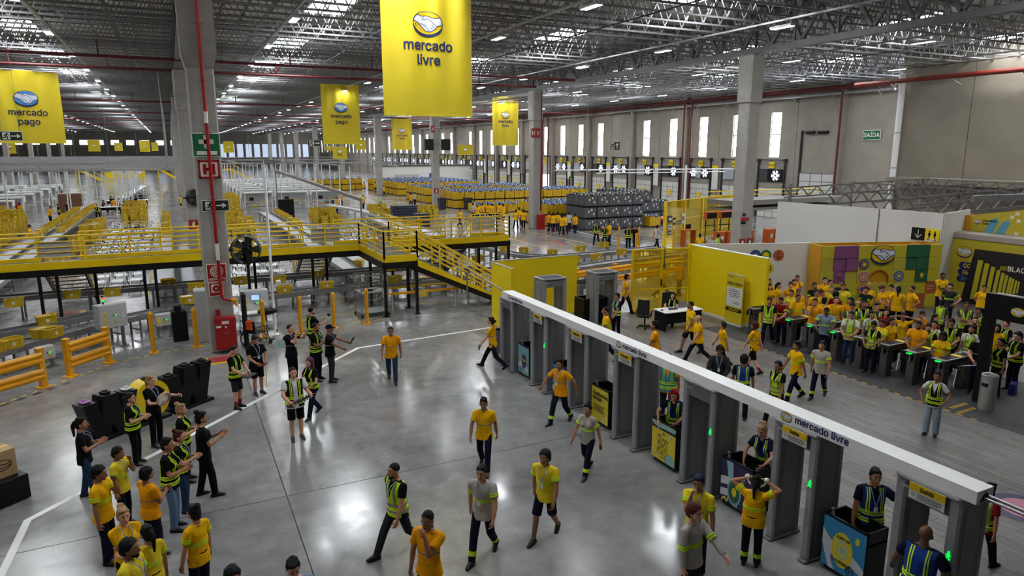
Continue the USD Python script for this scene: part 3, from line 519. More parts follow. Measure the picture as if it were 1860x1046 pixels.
# hands: wrist targets (right, left) for a height of 1.72, x to the person's right, y forward; feet: (x, y, lift, toe angle) right, left
W1, W2 = ((.1, .27, 0, 0), (-.1, -.33, .05, .45)), ((.1, -.33, .05, .45), (-.1, .27, 0, 0)); ST = ((.11, .02, 0, 0), (-.11, -.02, 0, 0)); HANG = ((.27, .06, .82), (-.27, .06, .82))
POSE = {
 'stand': dict(feet=ST, hands=HANG), 'walk': dict(feet=W1, hands=((.27, -.12, .85), (-.27, .22, .9)), lean=.05), 'walk2': dict(feet=W2, hands=((.27, .22, .9), (-.27, -.12, .85)), lean=.05),
 'stride': dict(feet=((.1, .38, 0, -.15), (-.1, -.44, .07, .6)), hands=((.3, -.15, .88), (-.3, .22, .9)), lean=.06), 'stride2': dict(feet=((.1, -.44, .07, .6), (-.1, .38, 0, -.15)), hands=((.3, .22, .9), (-.3, -.15, .88)), lean=.06),
 'clap': dict(feet=ST, hands=((.06, .27, 1.16), (-.05, .29, 1.18)), palms=1), 'clapw': dict(feet=((.1, .12, 0, 0), (-.1, -.12, 0, 0)), hands=((.08, .3, 1.2), (-.06, .32, 1.22)), palms=1),
 'crossed': dict(feet=ST, hands=((-.1, .24, 1.12), (.12, .22, 1.16))), 'face': dict(feet=ST, hands=((.06, .2, 1.45), (-.27, .05, .82)), head=(0, .12)), 'facel': dict(feet=ST, hands=((.27, .05, .82), (-.06, .2, 1.45)), head=(0, .12)),
 'hips': dict(feet=ST, hands=((.25, .03, 1.0), (-.25, .03, 1.0)), elbow=1), 'hold': dict(feet=ST, hands=((.13, .3, 1.0), (-.13, .3, 1.0)), head=(0, .35)), 'front': dict(feet=ST, hands=((.05, .19, .86), (-.05, .2, .87))),
 'lean': dict(feet=ST, hands=((.2, .42, 1.02), (-.2, .42, 1.02)), lean=.28, head=(0, .2)), 'phone': dict(feet=ST, hands=((.08, .3, 1.12), (-.27, .05, .82)), head=(.1, .4)), 'up': dict(feet=ST, hands=((.17, .1, 1.62), (-.17, .1, 1.62)), up=1),
 'sit': dict(feet=((.13, .42, 0, 0), (-.13, .42, 0, 0)), hands=((.16, .42, .78), (-.16, .42, .78)), sit=.5, lean=.12), 'back': dict(feet=ST, hands=((.16, -.14, .93), (-.16, -.14, .93)))}
HANDS = {}; STOOD = []
TS_Y = (18.2, 17.32, 16.42, 15.5, 14.6, 13.7, 12.85, 12.0, 11.15)
def clear(g):
    """Nudges a standing place out of turnstiles and of people already there."""
    g = g.copy()
    for _ in range(4):
        if 18.6 < g[0] < 20.5:
            y = min(TS_Y, key=lambda q: abs(q-g[1]))
            if abs(g[1]-y) < .38: g[1] = y+(.4 if g[1] >= y else -.4)
        for q in STOOD:
            d = g[:2]-q
            if np.hypot(*d) < .45: g[:2] = q+unit(d+V(1e-3, 0))*.46
    STOOD.append(g[:2].copy()); return g
def person(label, face=0, head=None, feet=None, sex='m', top='ytee', pants='navy', hair='short', hc='k', skin='m', pose='stand', H=None, shorts=False, wide=1.0, lod=1, group=None, beard=False, socks=None, shoes='k', lanyard=False, pb=False, sleeve='short', lay=None, **o):
    """Builds one person. head and feet: the pixels of the crown and of the ground between the feet; face: 0 looks at the camera, 90 to the picture's right."""
    P = dict(POSE[pose]); P.update(o); Hn = H or 1.7
    if feet is not None:
        g = at(*feet); d = at(*head, 1.0)-V(0, 0, CAM_Z) if head is not None else None
        if head is not None and H is None:
            s = np.hypot(g[0], g[1])/np.hypot(d[0], d[1]); Hn = float(np.clip(CAM_Z+d[2]*s, 1.52, 1.9))
    else: g = at(*head, Hn*(1 if not P.get('sit') else .76)); g[2] = 0
    if 'gz' in P: g = at(*head, Hn+P['gz']); g[2] = P['gz']
    g = clear(g) if not P.get('sit') else g
    yaw = math.atan2(-g[1], -g[0])-math.pi/2+math.radians(face); k = Hn/1.72
    f = sex == 'f'; L = {0: .09, 1: .052, 2: .034}[lod]; lean, tw_ = P.get('lean', 0.0), P.get('twist', 0.0)
    FEET = P['feet']; hipx = .095
    # pelvis
    if P.get('sit'): hz = P['sit']+.04
    else: hz = min(.08+fl[2]*.6+math.sqrt(max(.828**2-fl[1]**2-(abs(fl[0])-hipx)**2, .3)) for fl in FEET)
    pz = hz+.03; R = Rz(-tw_)@Rx(-lean); O = V(0, 0, pz); G = lambda p: R@np.asarray(p, float)+O
    sw, hw = (.155, .16) if f else (.178, .15); sw *= 1+(wide-1)*.5
    def torso(i, low=-.06):
        w = wide
        b = [hull(((0, -.01, 0), (hw*w+i, .115*w+i, .1)), ((0, .0, .15), ((.125 if f else .14)*w+i, .095*w+i+.02*(w-1), .1))), hull(((0, .0, .15), ((.125 if f else .14)*w+i, .095*w+i, .1)), ((0, -.005, .34), ((.145 if f else .165)*w+i, .108*w+i, .12))),
             hull(((0, -.005, .34), ((.145 if f else .165)*w+i, .108*w+i, .12)), ((sw-.03, -.01, .455), .058+i*.5), ((-sw+.03, -.01, .455), .058+i*.5)), hull(((sw-.03, -.01, .455), .055+i*.5), ((-sw+.03, -.01, .455), .055+i*.5), ((.05, -.015, .5), .045+i*.4), ((-.05, -.015, .5), .045+i*.4))]
        if low < -.06: b += [hull(((0, -.01, .02), ((hw+.012)*w+i, .118*w+i, .1)), ((0, -.005, low), ((hw+(.045 if not f else .02))*w+i, (.135 if not f else .125)*w+i, .05))), hull(((0, 0, .05), ((hw+.005)*w+i, .112*w+i, .06)), ((0, -.005, .3), (hw*w+i-.004, .108*w+i, .06)))]
        if f: b += [hull(((s*.07, .075*w, .33), .062+i), ((s*.06, .02, .4), .05+i)) for s in (-1, 1)]
        return b
    hd = P.get('head', (0, 0)); NB = G((0, -.005, .5)); HR = Rz(-tw_-hd[0])@Rx(-lean*.4-hd[1])*1.07; HO = NB+Rz(-tw_)@Rx(-lean*.7)@V(0, .02, .175)
    sh, el, wr, hands = [], [], [], P['hands']
    for s, t in ((1, hands[0]), (-1, hands[1])):
        S = G((s*(sw+.005), -.01, .44)); T = Rz(-tw_)@V(*t); T = T+V(0, 0, pz-.935) if not P.get('sit') else T
        if lean: T = T+(R-np.eye(3))@V(0, 0, .3)*.5
        hint = (s*.9, -.25, -.5) if not P.get('up') else (s*1, -.2, -.1)
        if t[2] > 1.1 and not P.get('up'): hint = (s*.35, -.15, -1)
        if P.get('elbow'): hint = (s*1, -.6, 0)
        e, w = ik(S, T, .285, .25, Rz(-tw_)@V(*hint)); sh.append(S); el.append(e); wr.append(w)
    hip, kn, an, fr = [], [], [], []
    for s, t in ((1, FEET[0]), (-1, FEET[1])):
        hp = V(s*hipx, 0, hz); a = V(t[0], t[1], .08+t[2]); kk, aa = ik(hp, a, .42, .41, (s*.08, 1, .1 if not P.get('sit') else 1)); hip.append(hp); kn.append(kk); an.append(aa); fr.append(Rz(-s*.12)@Rx(-t[3]))
    arms = []; legs = []; aw = .9 if f else 1.0; aw *= 1+(wide-1)*.6
    for j in (0, 1):
        arms += [hull((sh[j], .052*aw), (el[j], .04*aw)), hull((el[j], .04*aw), (el[j]*.65+wr[j]*.35, .041*aw), (wr[j], .026*aw))]
        cf = kn[j]*.68+an[j]*.32+V(0, -.012, 0)
        legs += [hull((hip[j], .086*wide), (kn[j], .055)), hull((kn[j], .055), (cf, .056), (an[j], .037)), hull((an[j], .037), (an[j]+fr[j]@V(0, .08, -.05), .03))]
    hb = [hull(((0, -.01, .03), (.076, .094, .088)), ((0, .03, -.02), (.066, .066, .07))), hull(((0, .03, -.03), (.062, .062, .06)), ((0, .05, -.075), (.038, .042, .035)), ((0, .065, -.09), .02)), hull(((0, -.02, -.05), (.052, .052, .05)), ((0, -.045, -.16), .055))]
    feat = [hull(((0, .09, .012), .01), ((0, .113, -.03), (.016, .014, .012)), ((0, .085, -.035), .018), q=_SQ)]+[hull(((s*.076, -.005, -.012), (.012, .024, .034)), q=_SQ) for s in (-1, 1)]
    body = U([tf(m, HR, HO) for m in hb]+[hull((NB+V(0, 0, -.03), .056), (HO+HR@V(0, -.03, -.1), .05))]+[tf(m, R, O) for m in torso(0)]+arms+legs); v, fc = soft(body, L*1.3)
    hm = [tf(m, HR, HO) for m in feat]
    # hands: palm, four fingers, a thumb leaving the side of the palm
    for j, s in ((0, 1), (1, -1)):
        d = unit(wr[j]-el[j]); n = unit(V(-s*.9, .15, -.25)-d*(V(-s*.9, .15, -.25)@d)) if not P.get('palms') else unit(V(-s, .2, 0)-d*(V(-s, .2, 0)@d)); a = np.cross(d, n)
        if a@V(0, 1, .3) < 0: a = -a
        curl = P.get('curl', .55 if pose not in ('clap', 'clapw') else .12); w0 = wr[j]; B = lambda x, y, z: w0+a*x+d*y+n*z
        hm.append(hull((B(0, -.01, 0), .024), (B(.03, .03, 0), .017), (B(-.026, .03, 0), .016), (B(.032, .085, 0), .013), (B(-.03, .078, 0), .012), q=_SQ))
        for x, l in ((.032, .07), (.011, .078), (-.01, .073), (-.03, .056)):
            p0 = B(x, .085, 0); d1 = d*math.cos(curl)+n*math.sin(curl); d2 = d*math.cos(curl*2.2)+n*math.sin(curl*2.2); p1 = p0+d1*l*.55; p2 = p1+d2*l*.45
            hm += [hull((p0, .0095), (p1, .009), q=_SQ), hull((p1, .009), (p2, .0075), q=_SQ)] if lod else [hull((p0, .0105), (p2, .009), q=_SQ)]
        t0, t1 = B(.03, .02, .006), B(.056, .055, .018); t2 = t1+unit(d*.9+n*.4)*.033; hm += [hull((t0, .014), (t1, .0115), q=_SQ), hull((t1, .0115), (t2, .009), q=_SQ)]
    M = U([Manifold(meshman(v, fc))]+hm) if Manifold(meshman(v, fc)).num_tri() > 0 else U(hm)
    root = thing('person', label, 'person', g, yaw, group); S3 = np.eye(3)*k
    def emit(name, m, material, sm=55, raw=False, lab=None):
        v, f_ = m if raw else (lambda q: (q.vert_properties[:, :3], q.tri_verts))(m.to_mesh())
        if len(f_) == 0: return
        put(name, (np.asarray(v, float)*k, f_), material, root, smooth=True if raw else sm, label=lab)
    emit('body', M, SKIN[skin], 60)
    # trousers
    i = .012; pw = P.get('baggy', 1.0); T = [tf(hull(((0, -.01, 0), (hw*wide+i, .115*wide+i, .1)), ((0, -.01, .06), ((hw-.01)*wide+i, .11*wide+i, .04))), np.eye(3), O)]; bands = []
    for j in (0, 1):
        if shorts:
            e = hip[j]+(kn[j]-hip[j])*1.0; m = hull((hip[j], .09*wide), (e, .09)); nn = unit(hip[j]-kn[j]); T.append(m.trim_by_plane(nn, float(nn@(e+nn*.02))))
        else:
            nn = unit(kn[j]-an[j]); T += [hull((hip[j], .09*wide), (kn[j], .074*pw)), hull((kn[j], .074*pw), (an[j]+nn*-.01, .062*pw)).trim_by_plane(nn, float(nn@an[j])-.02)]
            if pb: bands.append(hull((kn[j], .082*pw), (an[j], .07*pw)).trim_by_plane(nn, float(nn@an[j])+.09).trim_by_plane(-nn, -float(nn@an[j])-.17))
    vs = soft(U(T).trim_by_plane((0, 0, -1), -(pz+.1)), L*1.1, 4); emit('shorts' if shorts else 'trousers', vs, CL[pants], raw=True)
    for m in bands: emit('trouser_band', m, CL['limeband'])
    # shoes, socks
    for j in (0, 1):
        sole = lambda z: hull(((0, -.05, z), (.036, .04, .03)), ((0, .1, z), (.044, .05, .03)), ((.0, .15, z), (.036, .04, .028)))
        m = hull(((0, -.045, -.045), (.036, .042, .035)), ((0, -.01, .015), (.043, .05, .02)), ((0, .1, -.05), (.043, .05, .032)), ((0, .155, -.058), (.034, .035, .022))).trim_by_plane((0, 0, 1), -.08)
        emit('shoe', tf(m, fr[j], an[j]), SHOEM if shoes != 'w' else SHOEM)
        if lod == 2: emit('shoe_sole', tf(sole(-.07).trim_by_plane((0, 0, 1), -.08).trim_by_plane((0, 0, -1), .066), fr[j], an[j]), SOLEM if shoes == 'w' else SHOEM)
        if socks: nn = unit(kn[j]-an[j]); emit('sock', hull((an[j], .044), (an[j]+nn*.16, .052)).trim_by_plane(-nn, -float(nn@an[j])-.16), socks)
    # shirt, bands, collar
    cl, band, slb, collar, vest, vstr = TOPS[top]; i = .02 if not f else .014; low = P.get('hem', -.13)
    T = [tf(m.trim_by_plane((0, 0, 1), low-.01).trim_by_plane((0, 0, -1), -.525), R, O) for m in torso(i, low)]; sl = []
    for j in (0, 1):
        fr_ = {'short': .62, 'long': 1.0}[sleeve]; e = sh[j]+(el[j]-sh[j])*fr_; nn = unit(sh[j]-e); T.append(hull((sh[j], .066*aw+.008), (e, .06*aw+.01)).trim_by_plane(nn, float(nn@e)))
        if sleeve == 'long': nn = unit(el[j]-wr[j]); T.append(hull((el[j], .054), (wr[j], .04)).trim_by_plane(nn, float(nn@wr[j])+.01))
        if slb:
            sl.append(hull((sh[j], .075*aw+.008), (e, .069*aw+.01)).trim_by_plane(nn, float(nn@e)+.02).trim_by_plane(-nn, -float(nn@e)-.045)); sl.append(hull((sh[j], .075*aw+.008), (e, .069*aw+.01)).trim_by_plane(nn, float(nn@e)+.058).trim_by_plane(-nn, -float(nn@e)-.08))
    emit('shirt' if not sleeve == 'long' else 'jacket', soft(U(T), L, 4), CL[lay or cl], raw=True)
    ring = lambda ii, z0, z1: tf(U(torso(ii, low)).trim_by_plane((0, 0, 1), z0).trim_by_plane((0, 0, -1), -z1), R, O)
    if band:
        for z0, z1 in (((.19, .21), (.225, .245)) if band == 'limeband' else ((.2, .222),)): emit('chest_band', ring(i+.008, z0, z1), CL[band])
    for m in sl: emit('sleeve_band', m, CL['limeband'])
    if collar: emit('collar', tf(hull(((0, -.02, .5), (.075, .07, .035))).trim_by_plane((0, 0, 1), .495)-hull(((0, .09, .5), (.03, .06, .08))), R, O), CL[cl])
    if vest:
        ii = i+.016; q = [m.trim_by_plane((0, 0, 1), -.1).trim_by_plane((0, 0, -1), -.512).trim_by_plane((1, 0, 0), -sw*wide+.012).trim_by_plane((-1, 0, 0), -sw*wide+.012) for m in torso(ii, -.13)]
        vee = Manifold.hull_points(np.array([(x, y, z) for y in (.0, .4) for x, z in ((-.075, .54), (.075, .54), (0, .2 if vest != 'black' or top == 'wvest' else .26))])); q = U(q)-vee
        if P.get('open'): q = q-Manifold.cube((.11, .4, .9)).translate((-.055, 0, -.3))
        v2 = soft(q, L, 2); emit('vest', (v2[0]@R.T+O, v2[1]), CL[vest], raw=True); st = []
        full = U(torso(ii+.006, -.13)).trim_by_plane((0, 0, -1), -.508)-vee
        if P.get('open'): full = full-Manifold.cube((.11, .4, .9)).translate((-.055, 0, -.3))
        for s in (-1, 1):
            for x0, x1 in ((.075, .093), (.108, .126)) if vstr == 'limeband' else ((.08, .125),): st.append(full.trim_by_plane((1, 0, 0), x0 if s > 0 else -x1).trim_by_plane((-1, 0, 0), -x1 if s > 0 else x0).trim_by_plane((0, 0, 1), .12))
        for z0, z1 in ((-.04, -.015), (.0, .025), (.075, .1), (.115, .14)) if vstr == 'limeband' else ((-.03, .015), (.08, .125)): st.append(full.trim_by_plane((0, 0, 1), z0).trim_by_plane((0, 0, -1), -z1))
        emit('vest_stripe', tf(U(st), R, O), CL[vstr])
    if lanyard:
        b = MB(); y = .125*wide+i+.012; z = .26 if not f else .24
        for s in (-1, 1): b.bar((s*.062, .0, .525), (s*.058, y-.02, .45), .016, .004, (0, 1, 0)); b.bar((s*.058, y-.02, .45), (s*.006, y+(.05 if f else .01), z), .016, .004, (0, 1, 0))
        emit('lanyard', (lambda a: (a[0]@R.T+O, a[1]))(b.arr()), LANY, 30, True); emit('badge', (lambda a: (a[0]@R.T+O, a[1]))(MB().box(0, y+(.055 if f else .015), z-.06, .06, .006, .09).arr()), PAPER, 30, True)
    # face
    E = lambda *bs: [tf(b, HR, HO) for b in bs]
    emit('eyes', U(E(*[hull(((s*.03, .084, .004), (.012, .01, .0062)), q=_SQ) for s in (-1, 1)])), EYEW if lod else IRIS)
    if lod: emit('irises', U(E(*[hull(((s*.03, .092, .004), (.0065, .005, .0068)), q=_SQ) for s in (-1, 1)])), IRIS)
    emit('eyebrows', U(E(*[hull(((s*.016, .091, .027), .0055), ((s*.044, .082, .026), .005), q=_SQ) for s in (-1, 1)])), HAIRC['k' if hc in 'kugr' else 'b'])
    emit('mouth', U(E(hull(((-.018, .088, -.062), .0055), ((.018, .088, -.062), .0055), ((0, .094, -.062), .007), q=_SQ))), LIP)
    cap = lambda r=1.0, up=0.0: hull(((0, -.014, .034+up), (.084*r, .102*r, .095*r)), ((0, -.05, -.05), (.066*r, .058*r, .05))).trim_by_plane(unit((0, -.86, .5)), -.012).trim_by_plane((0, 0, 1), -.1)
    hs = []
    if hair in ('short', 'bun', 'pony', 'long', 'top', 'fade', 'lowbun', 'bald_ring'):
        if hair == 'fade': hs.append(hull(((0, -.014, .036), (.08, .098, .09))).trim_by_plane(unit((0, -.8, .6)), -.002).trim_by_plane((0, 0, 1), -.06))
        elif hair == 'bald_ring': pass
        else: hs += [cap(1.0), hull(((.015, .04, .095), (.055, .045, .025)), ((0, -.04, .105), (.06, .05, .028)))]
        if hair == 'top': hs.append(hull(((0, .02, .1), (.07, .075, .04)), ((0, -.04, .09), (.075, .07, .05))))
        if hair == 'bun': hs.append(hull(((0, -.075, .125), (.05, .048, .045))))
        if hair == 'lowbun': hs.append(hull(((0, -.125, .0), (.045, .042, .042))))
        if hair == 'pony': hs += [hull(((0, -.1, .05), .034), ((0, -.145, -.02), .034)), hull(((0, -.145, -.02), .034), ((0, -.14, -.22), .018))]
        if hair == 'long': hs += [hull(((s*.055, -.045, .0), (.04, .055, .06)), ((s*.075, -.05, -.17), (.035, .05, .04)), ((0, -.085, -.2), .04)) for s in (-1, 1)]
    if hair in ('curly', 'afro', 'bob'):
        r = {'curly': 1.1, 'afro': 1.34, 'bob': 1.12}[hair]; m = hull(((0, -.02, .045), (.088*r, .1*r, .092*r)), ((0, -.045, -.03), (.085*r, .08*r, .06*r))).trim_by_plane(unit((0, -.75, .5)), -.014)
        if hair == 'bob': m = m+hull(((.06, -.03, -.0), .05), ((.062, -.02, -.1), .042), ((-.06, -.03, 0), .05), ((-.062, -.02, -.1), .042)).trim_by_plane((0, -1, 0), -.035)
        vv, ff = soft(m, .025 if lod == 2 else .05, 1); nz = meshkit.noise(vv*55, 3)-.5; vv = vv+(vv/np.linalg.norm(vv, axis=1, keepdims=True))*nz[:, None]*(.03 if hair != 'bob' else .008); emit('hair', (vv@HR.T+HO, ff), HAIRC[hc], raw=True)
    if hair == 'cap':
        hs = [hull(((0, -.012, .04), (.09, .106, .095))).trim_by_plane((0, -.1, .99), .02), hull(((.05, .08, .04), (.02, .02, .008)), ((-.05, .08, .04), (.02, .02, .008)), ((0, .165, .025), (.04, .02, .006)))]
    if hs and hair != 'cap' and lod:
        vv, ff = soft(U(hs), .026 if lod == 2 else .05, 1); nz = meshkit.noise(vv*V(70, 45, 45), 5)-.45; vv = vv+(vv/np.linalg.norm(vv, axis=1, keepdims=True))*nz[:, None]*(.016 if hair != 'fade' else .004); emit('hair', (vv@HR.T+HO, ff), HAIRC[hc], raw=True)
    elif hs: emit('cap' if hair == 'cap' else 'hair', U(E(*hs)), CL['black'] if hair == 'cap' else HAIRC[hc], 70)
    if beard: emit('beard', U(E(hull(((0, .045, -.08), (.05, .05, .035)), ((0, .066, -.095), (.03, .028, .03))).trim_by_plane((0, .3, -.95), .045))), HAIRC['k'], 70)
    Ry_ = Rz(yaw); HANDS[label] = [Ry_@((w+unit(w-e)*.09)*k)+g for w, e in zip(wr, el)]; HANDS[label].append(yaw)
    return root
def meshman(v, f):
    from manifold3d import Mesh
    return Mesh(vert_properties=np.asarray(v, np.float32), tri_verts=np.asarray(f, np.uint32))
LANY = mat('lanyard_blue', '#7d93b5', .6)
# ------------------------------------------------ mezzanine walkway
ZD = 2.4; mz = thing('mezzanine_walkway', 'yellow steel walkway on black posts crossing over the conveyors', 'walkway')
GRATE = mat('deck_grating', '#66676b', .6, .3, var=.15, scale=12)
WX0, WX1, WY0, WY1, PX0, PX1, PY0 = -12.5, 15.1, 31.0, 32.5, 7.45, 8.85, 26.9
put('deck', MB().box((WX0+WX1)/2, (WY0+WY1)/2, ZD-.03, WX1-WX0, WY1-WY0, .05), GRATE, mz); put('deck', MB().box((PX0+PX1)/2, (PY0+WY0)/2, ZD-.03, PX1-PX0, WY0-PY0, .05), GRATE, mz)
def beam(p, q): put('support_beam', MB().bar((*p, ZD-.27), (*q, ZD-.27), .12, .26), BLK, mz)
def kick(p, q): put('kick_plate', MB().bar((*p, ZD-.02), (*q, ZD-.02), .05, .34), YEL, mz)
segs = [((WX0, WY0), (PX0, WY0)), ((PX0, WY0), (PX0, PY0)), ((PX0, PY0), (PX1, PY0)), ((PX1, PY0+1.05), (PX1, WY0)), ((PX1, WY0), (WX1, WY0)), ((WX1, WY0), (WX1, WY1)), ((WX0, WY1), (-5.0, WY1)), ((-3.6, WY1), (5.2, WY1)), ((6.6, WY1), (12.2, WY1)), ((13.6, WY1), (WX1, WY1))]
for p, q in segs: beam(p, q); kick(p, q)
RH = 1.12
def railing(P0, P1, z0=ZD, z1=ZD, posts=None, name=''):
    a, b = V(*P0, z0), V(*P1, z1); L = np.linalg.norm((b-a)[:2]); n = posts or max(1, round(L/1.55))
    for k in range(n+1): p = a+(b-a)*k/n; put('rail_post', MB().bar(p, p+V(0, 0, RH), .06, .06), YEL, mz)
    for h in (1.12, .92, .72, .52, .32): put('handrail' if h > 1 else 'rail', MB().tube(a+V(0, 0, h), b+V(0, 0, h), .032 if h > 1 else .021, 7), YEL, mz)
for p, q in segs: railing(p, q)
for x, y in ((-11, WY0), (-4.9, WY0), (-4.35, WY0+.15), (-3.2, WY1), (-1.35, WY0), (-.95, WY0), (2.6, WY0), (3.0, WY1), (5.3, WY0), (6.2, WY1), (PX0, PY0), (PX1-.05, PY0), (PX1-.05, PY0+1.2), (PX0, 29.2), (9.4, WY1), (11.6, WY0), (13.4, WY0), (WX1-.05, WY0), (WX1-.05, WY1), (-7.6, WY1)):
    put('support_post', MB().bar((x, y, 0), (x, y, ZD-.4), .11, .11).box(x, y, .01, .26, .26, .02), BLK, mz)
# front flight of stairs down to the right
SX0, SX1, SY0, SY1 = PX1, 12.95, PY0, PY0+1.0; nt = 12
for y in (SY0, SY1):
    put('stringer', MB().bar((SX0-.1, y, ZD-.2), (SX1, y, .05), .05, .3), YEL, mz); put('stringer', MB().bar((SX0-.1, y, ZD-.45), (SX1-.2, y, -.02+.12), .08, .22), BLK, mz); railing((SX0, y), (SX1-.15, y), ZD-.02, .1, 4)
for k in range(nt): put('tread', MB().box(SX0+(k+.5)*(SX1-SX0)/nt, (SY0+SY1)/2, ZD-(k+1)*ZD/(nt+1), .28, .95, .04), GRATE, mz)
# rear flights
for x0 in (-5.0, 5.2, 12.2):
    for x in (x0, x0+1.4):
        put('stringer', MB().bar((x, WY1, ZD-.2), (x, WY1+3.6, .1), .06, .3), BLK, mz); a, b = V(x, WY1, ZD), V(x, WY1+3.6, .1)
        for h in (1.1, .75, .4): put('handrail', MB().tube(a+V(0, 0, h), b+V(0, 0, h), .024, 6), YEL, mz)
        for t in (0, .5, 1): p = a+(b-a)*t; put('rail_post', MB().bar(p, p+V(0, 0, 1.1), .05), YEL, mz)
    for k in range(10): put('tread', MB().box(x0+.7, WY1+(k+.5)*.36, ZD-(k+1)*.22, 1.36, .3, .04), GRATE, mz); put('tread_nosing', MB().box(x0+.7, WY1+(k+.5)*.36+.14, ZD-(k+1)*.22+.004, 1.36, .03, .05), YEL, mz)
for x, y, w in ((-4.3, WY0+.06, 1.1), (5.95, WY0+.06, 1.25), (14.3, WY1-.06, 1.3)): put('infill_panel', MB().box(x, y, ZD+.62, w, .03, .6), LGRY, mz)
put('infill_panel', MB().box(PX0+.05, 27.6, ZD+.6, .03, .6, .6), LGRY, mz)
p = thing('warning_barrier', 'yellow horizontal barrier rail with small notice under the walkway stairs', 'barrier', (7.6, 27.0, 0)); put('barrier_rail', MB().box(2.1, 0.1, .9, 4.3, .06, .09), YSAFE, p); put('barrier_rail', MB().box(2.1, 1.3, .9, 4.3, .06, .07), YEL, p)
for x in (.2, 3.0, 4.1): put('post', MB().box(x, .16, .45, .06, .06, .9), LGRY, p)
put('notice', MB().box(1.5, .04, .8, .35, .03, .26), mat('notice_yellow', '#d9c24a', .6), p)

# ------------------------------------------------ totes
def tote_body(p, full=0):
    """A tapered open crate with rim, ribs and a label, 0.6 x 0.4 x 0.32."""
    a = np.array([(-.27, -.175, 0), (.27, -.175, 0), (.27, .175, 0), (-.27, .175, 0)]); t = np.array([(-.295, -.195, .32), (.295, -.195, .32), (.295, .195, .32), (-.295, .195, .32)])
    i1, i0 = t*[.93, .9, 1], np.array([(x*.9, y*.87, .03 if not full else .24) for x, y, _ in t]); v = np.vstack([a, t, i1, i0]); f = [[0, 2, 1], [0, 3, 2], [12, 13, 14], [12, 14, 15]]
    for k in range(4):
        j = (k+1) % 4; f += [[k, j, 4+j], [k, 4+j, 4+k], [4+k, 4+j, 8+j], [4+k, 8+j, 8+k], [8+k, 8+j, 12+j], [8+k, 12+j, 12+k]]
    put('tote_body', MB().add(v, f), TOTE, p); r = MB()
    for s in (-1, 1): r.box(0, s*.2, .3, .61, .02, .035).box(s*.3, 0, .3, .02, .41, .035)
    for x in (-.2, .2): r.box(x, -.192, .16, .018, .02, .24).box(x, .192, .16, .018, .02, .24)
    put('tote_rim', r, TOTE, p); put('label_card', MB().box(0, -.19, .15, .09, .012, .11), PAPER, p)
    if full: put('contents', MB().cbox(-.05, 0, .27, .38, .26, .09, .02), (CARD, PAPER, BLKM)[full-1], p)
TOTEK = [Kind('tote', 'tote', lambda p, q=q: tote_body(p, q)) for q in range(4)]
TREST, TN = [], [0]
TSPOTS = []
def tote(loc, rz=0.0, label='', group=None, full=0): TSPOTS.append((tuple(map(float, loc)), rz, label, group, full))
def flush_totes(limit=292):
    """The totes that show largest become things, all the others one stuff object."""
    TSPOTS.sort(key=lambda s: (not inframe(*s[0]), np.linalg.norm(V(*s[0])-V(0, 0, CAM_Z)) if s[3] != 'one' else 0))
    for loc, rz, lb, gr, fu in TSPOTS[:limit]: TOTEK[fu].place(loc, rz, lb, None if gr == 'one' else gr)
    r = TSPOTS[limit:]
    if not r: return
    q = UsdGeom.PointInstancer.Define(stage, '/World/tote_piles'); UsdGeom.Xform.Define(stage, '/World/tote_piles/tote'); tote_body('/World/tote_piles/tote', 0); q.CreatePrototypesRel().SetTargets(['/World/tote_piles/tote'])
    q.CreatePositionsAttr([Gf.Vec3f(*s[0]) for s in r]); q.CreateProtoIndicesAttr([0]*len(r)); q.CreateOrientationsAttr([Gf.Quath(math.cos(s[1]/2), 0, 0, math.sin(s[1]/2)) for s in r])
    tag('/World/tote_piles', 'mass of yellow totes piled on carts and pallets deep in the hall', 'tote', kind='stuff')

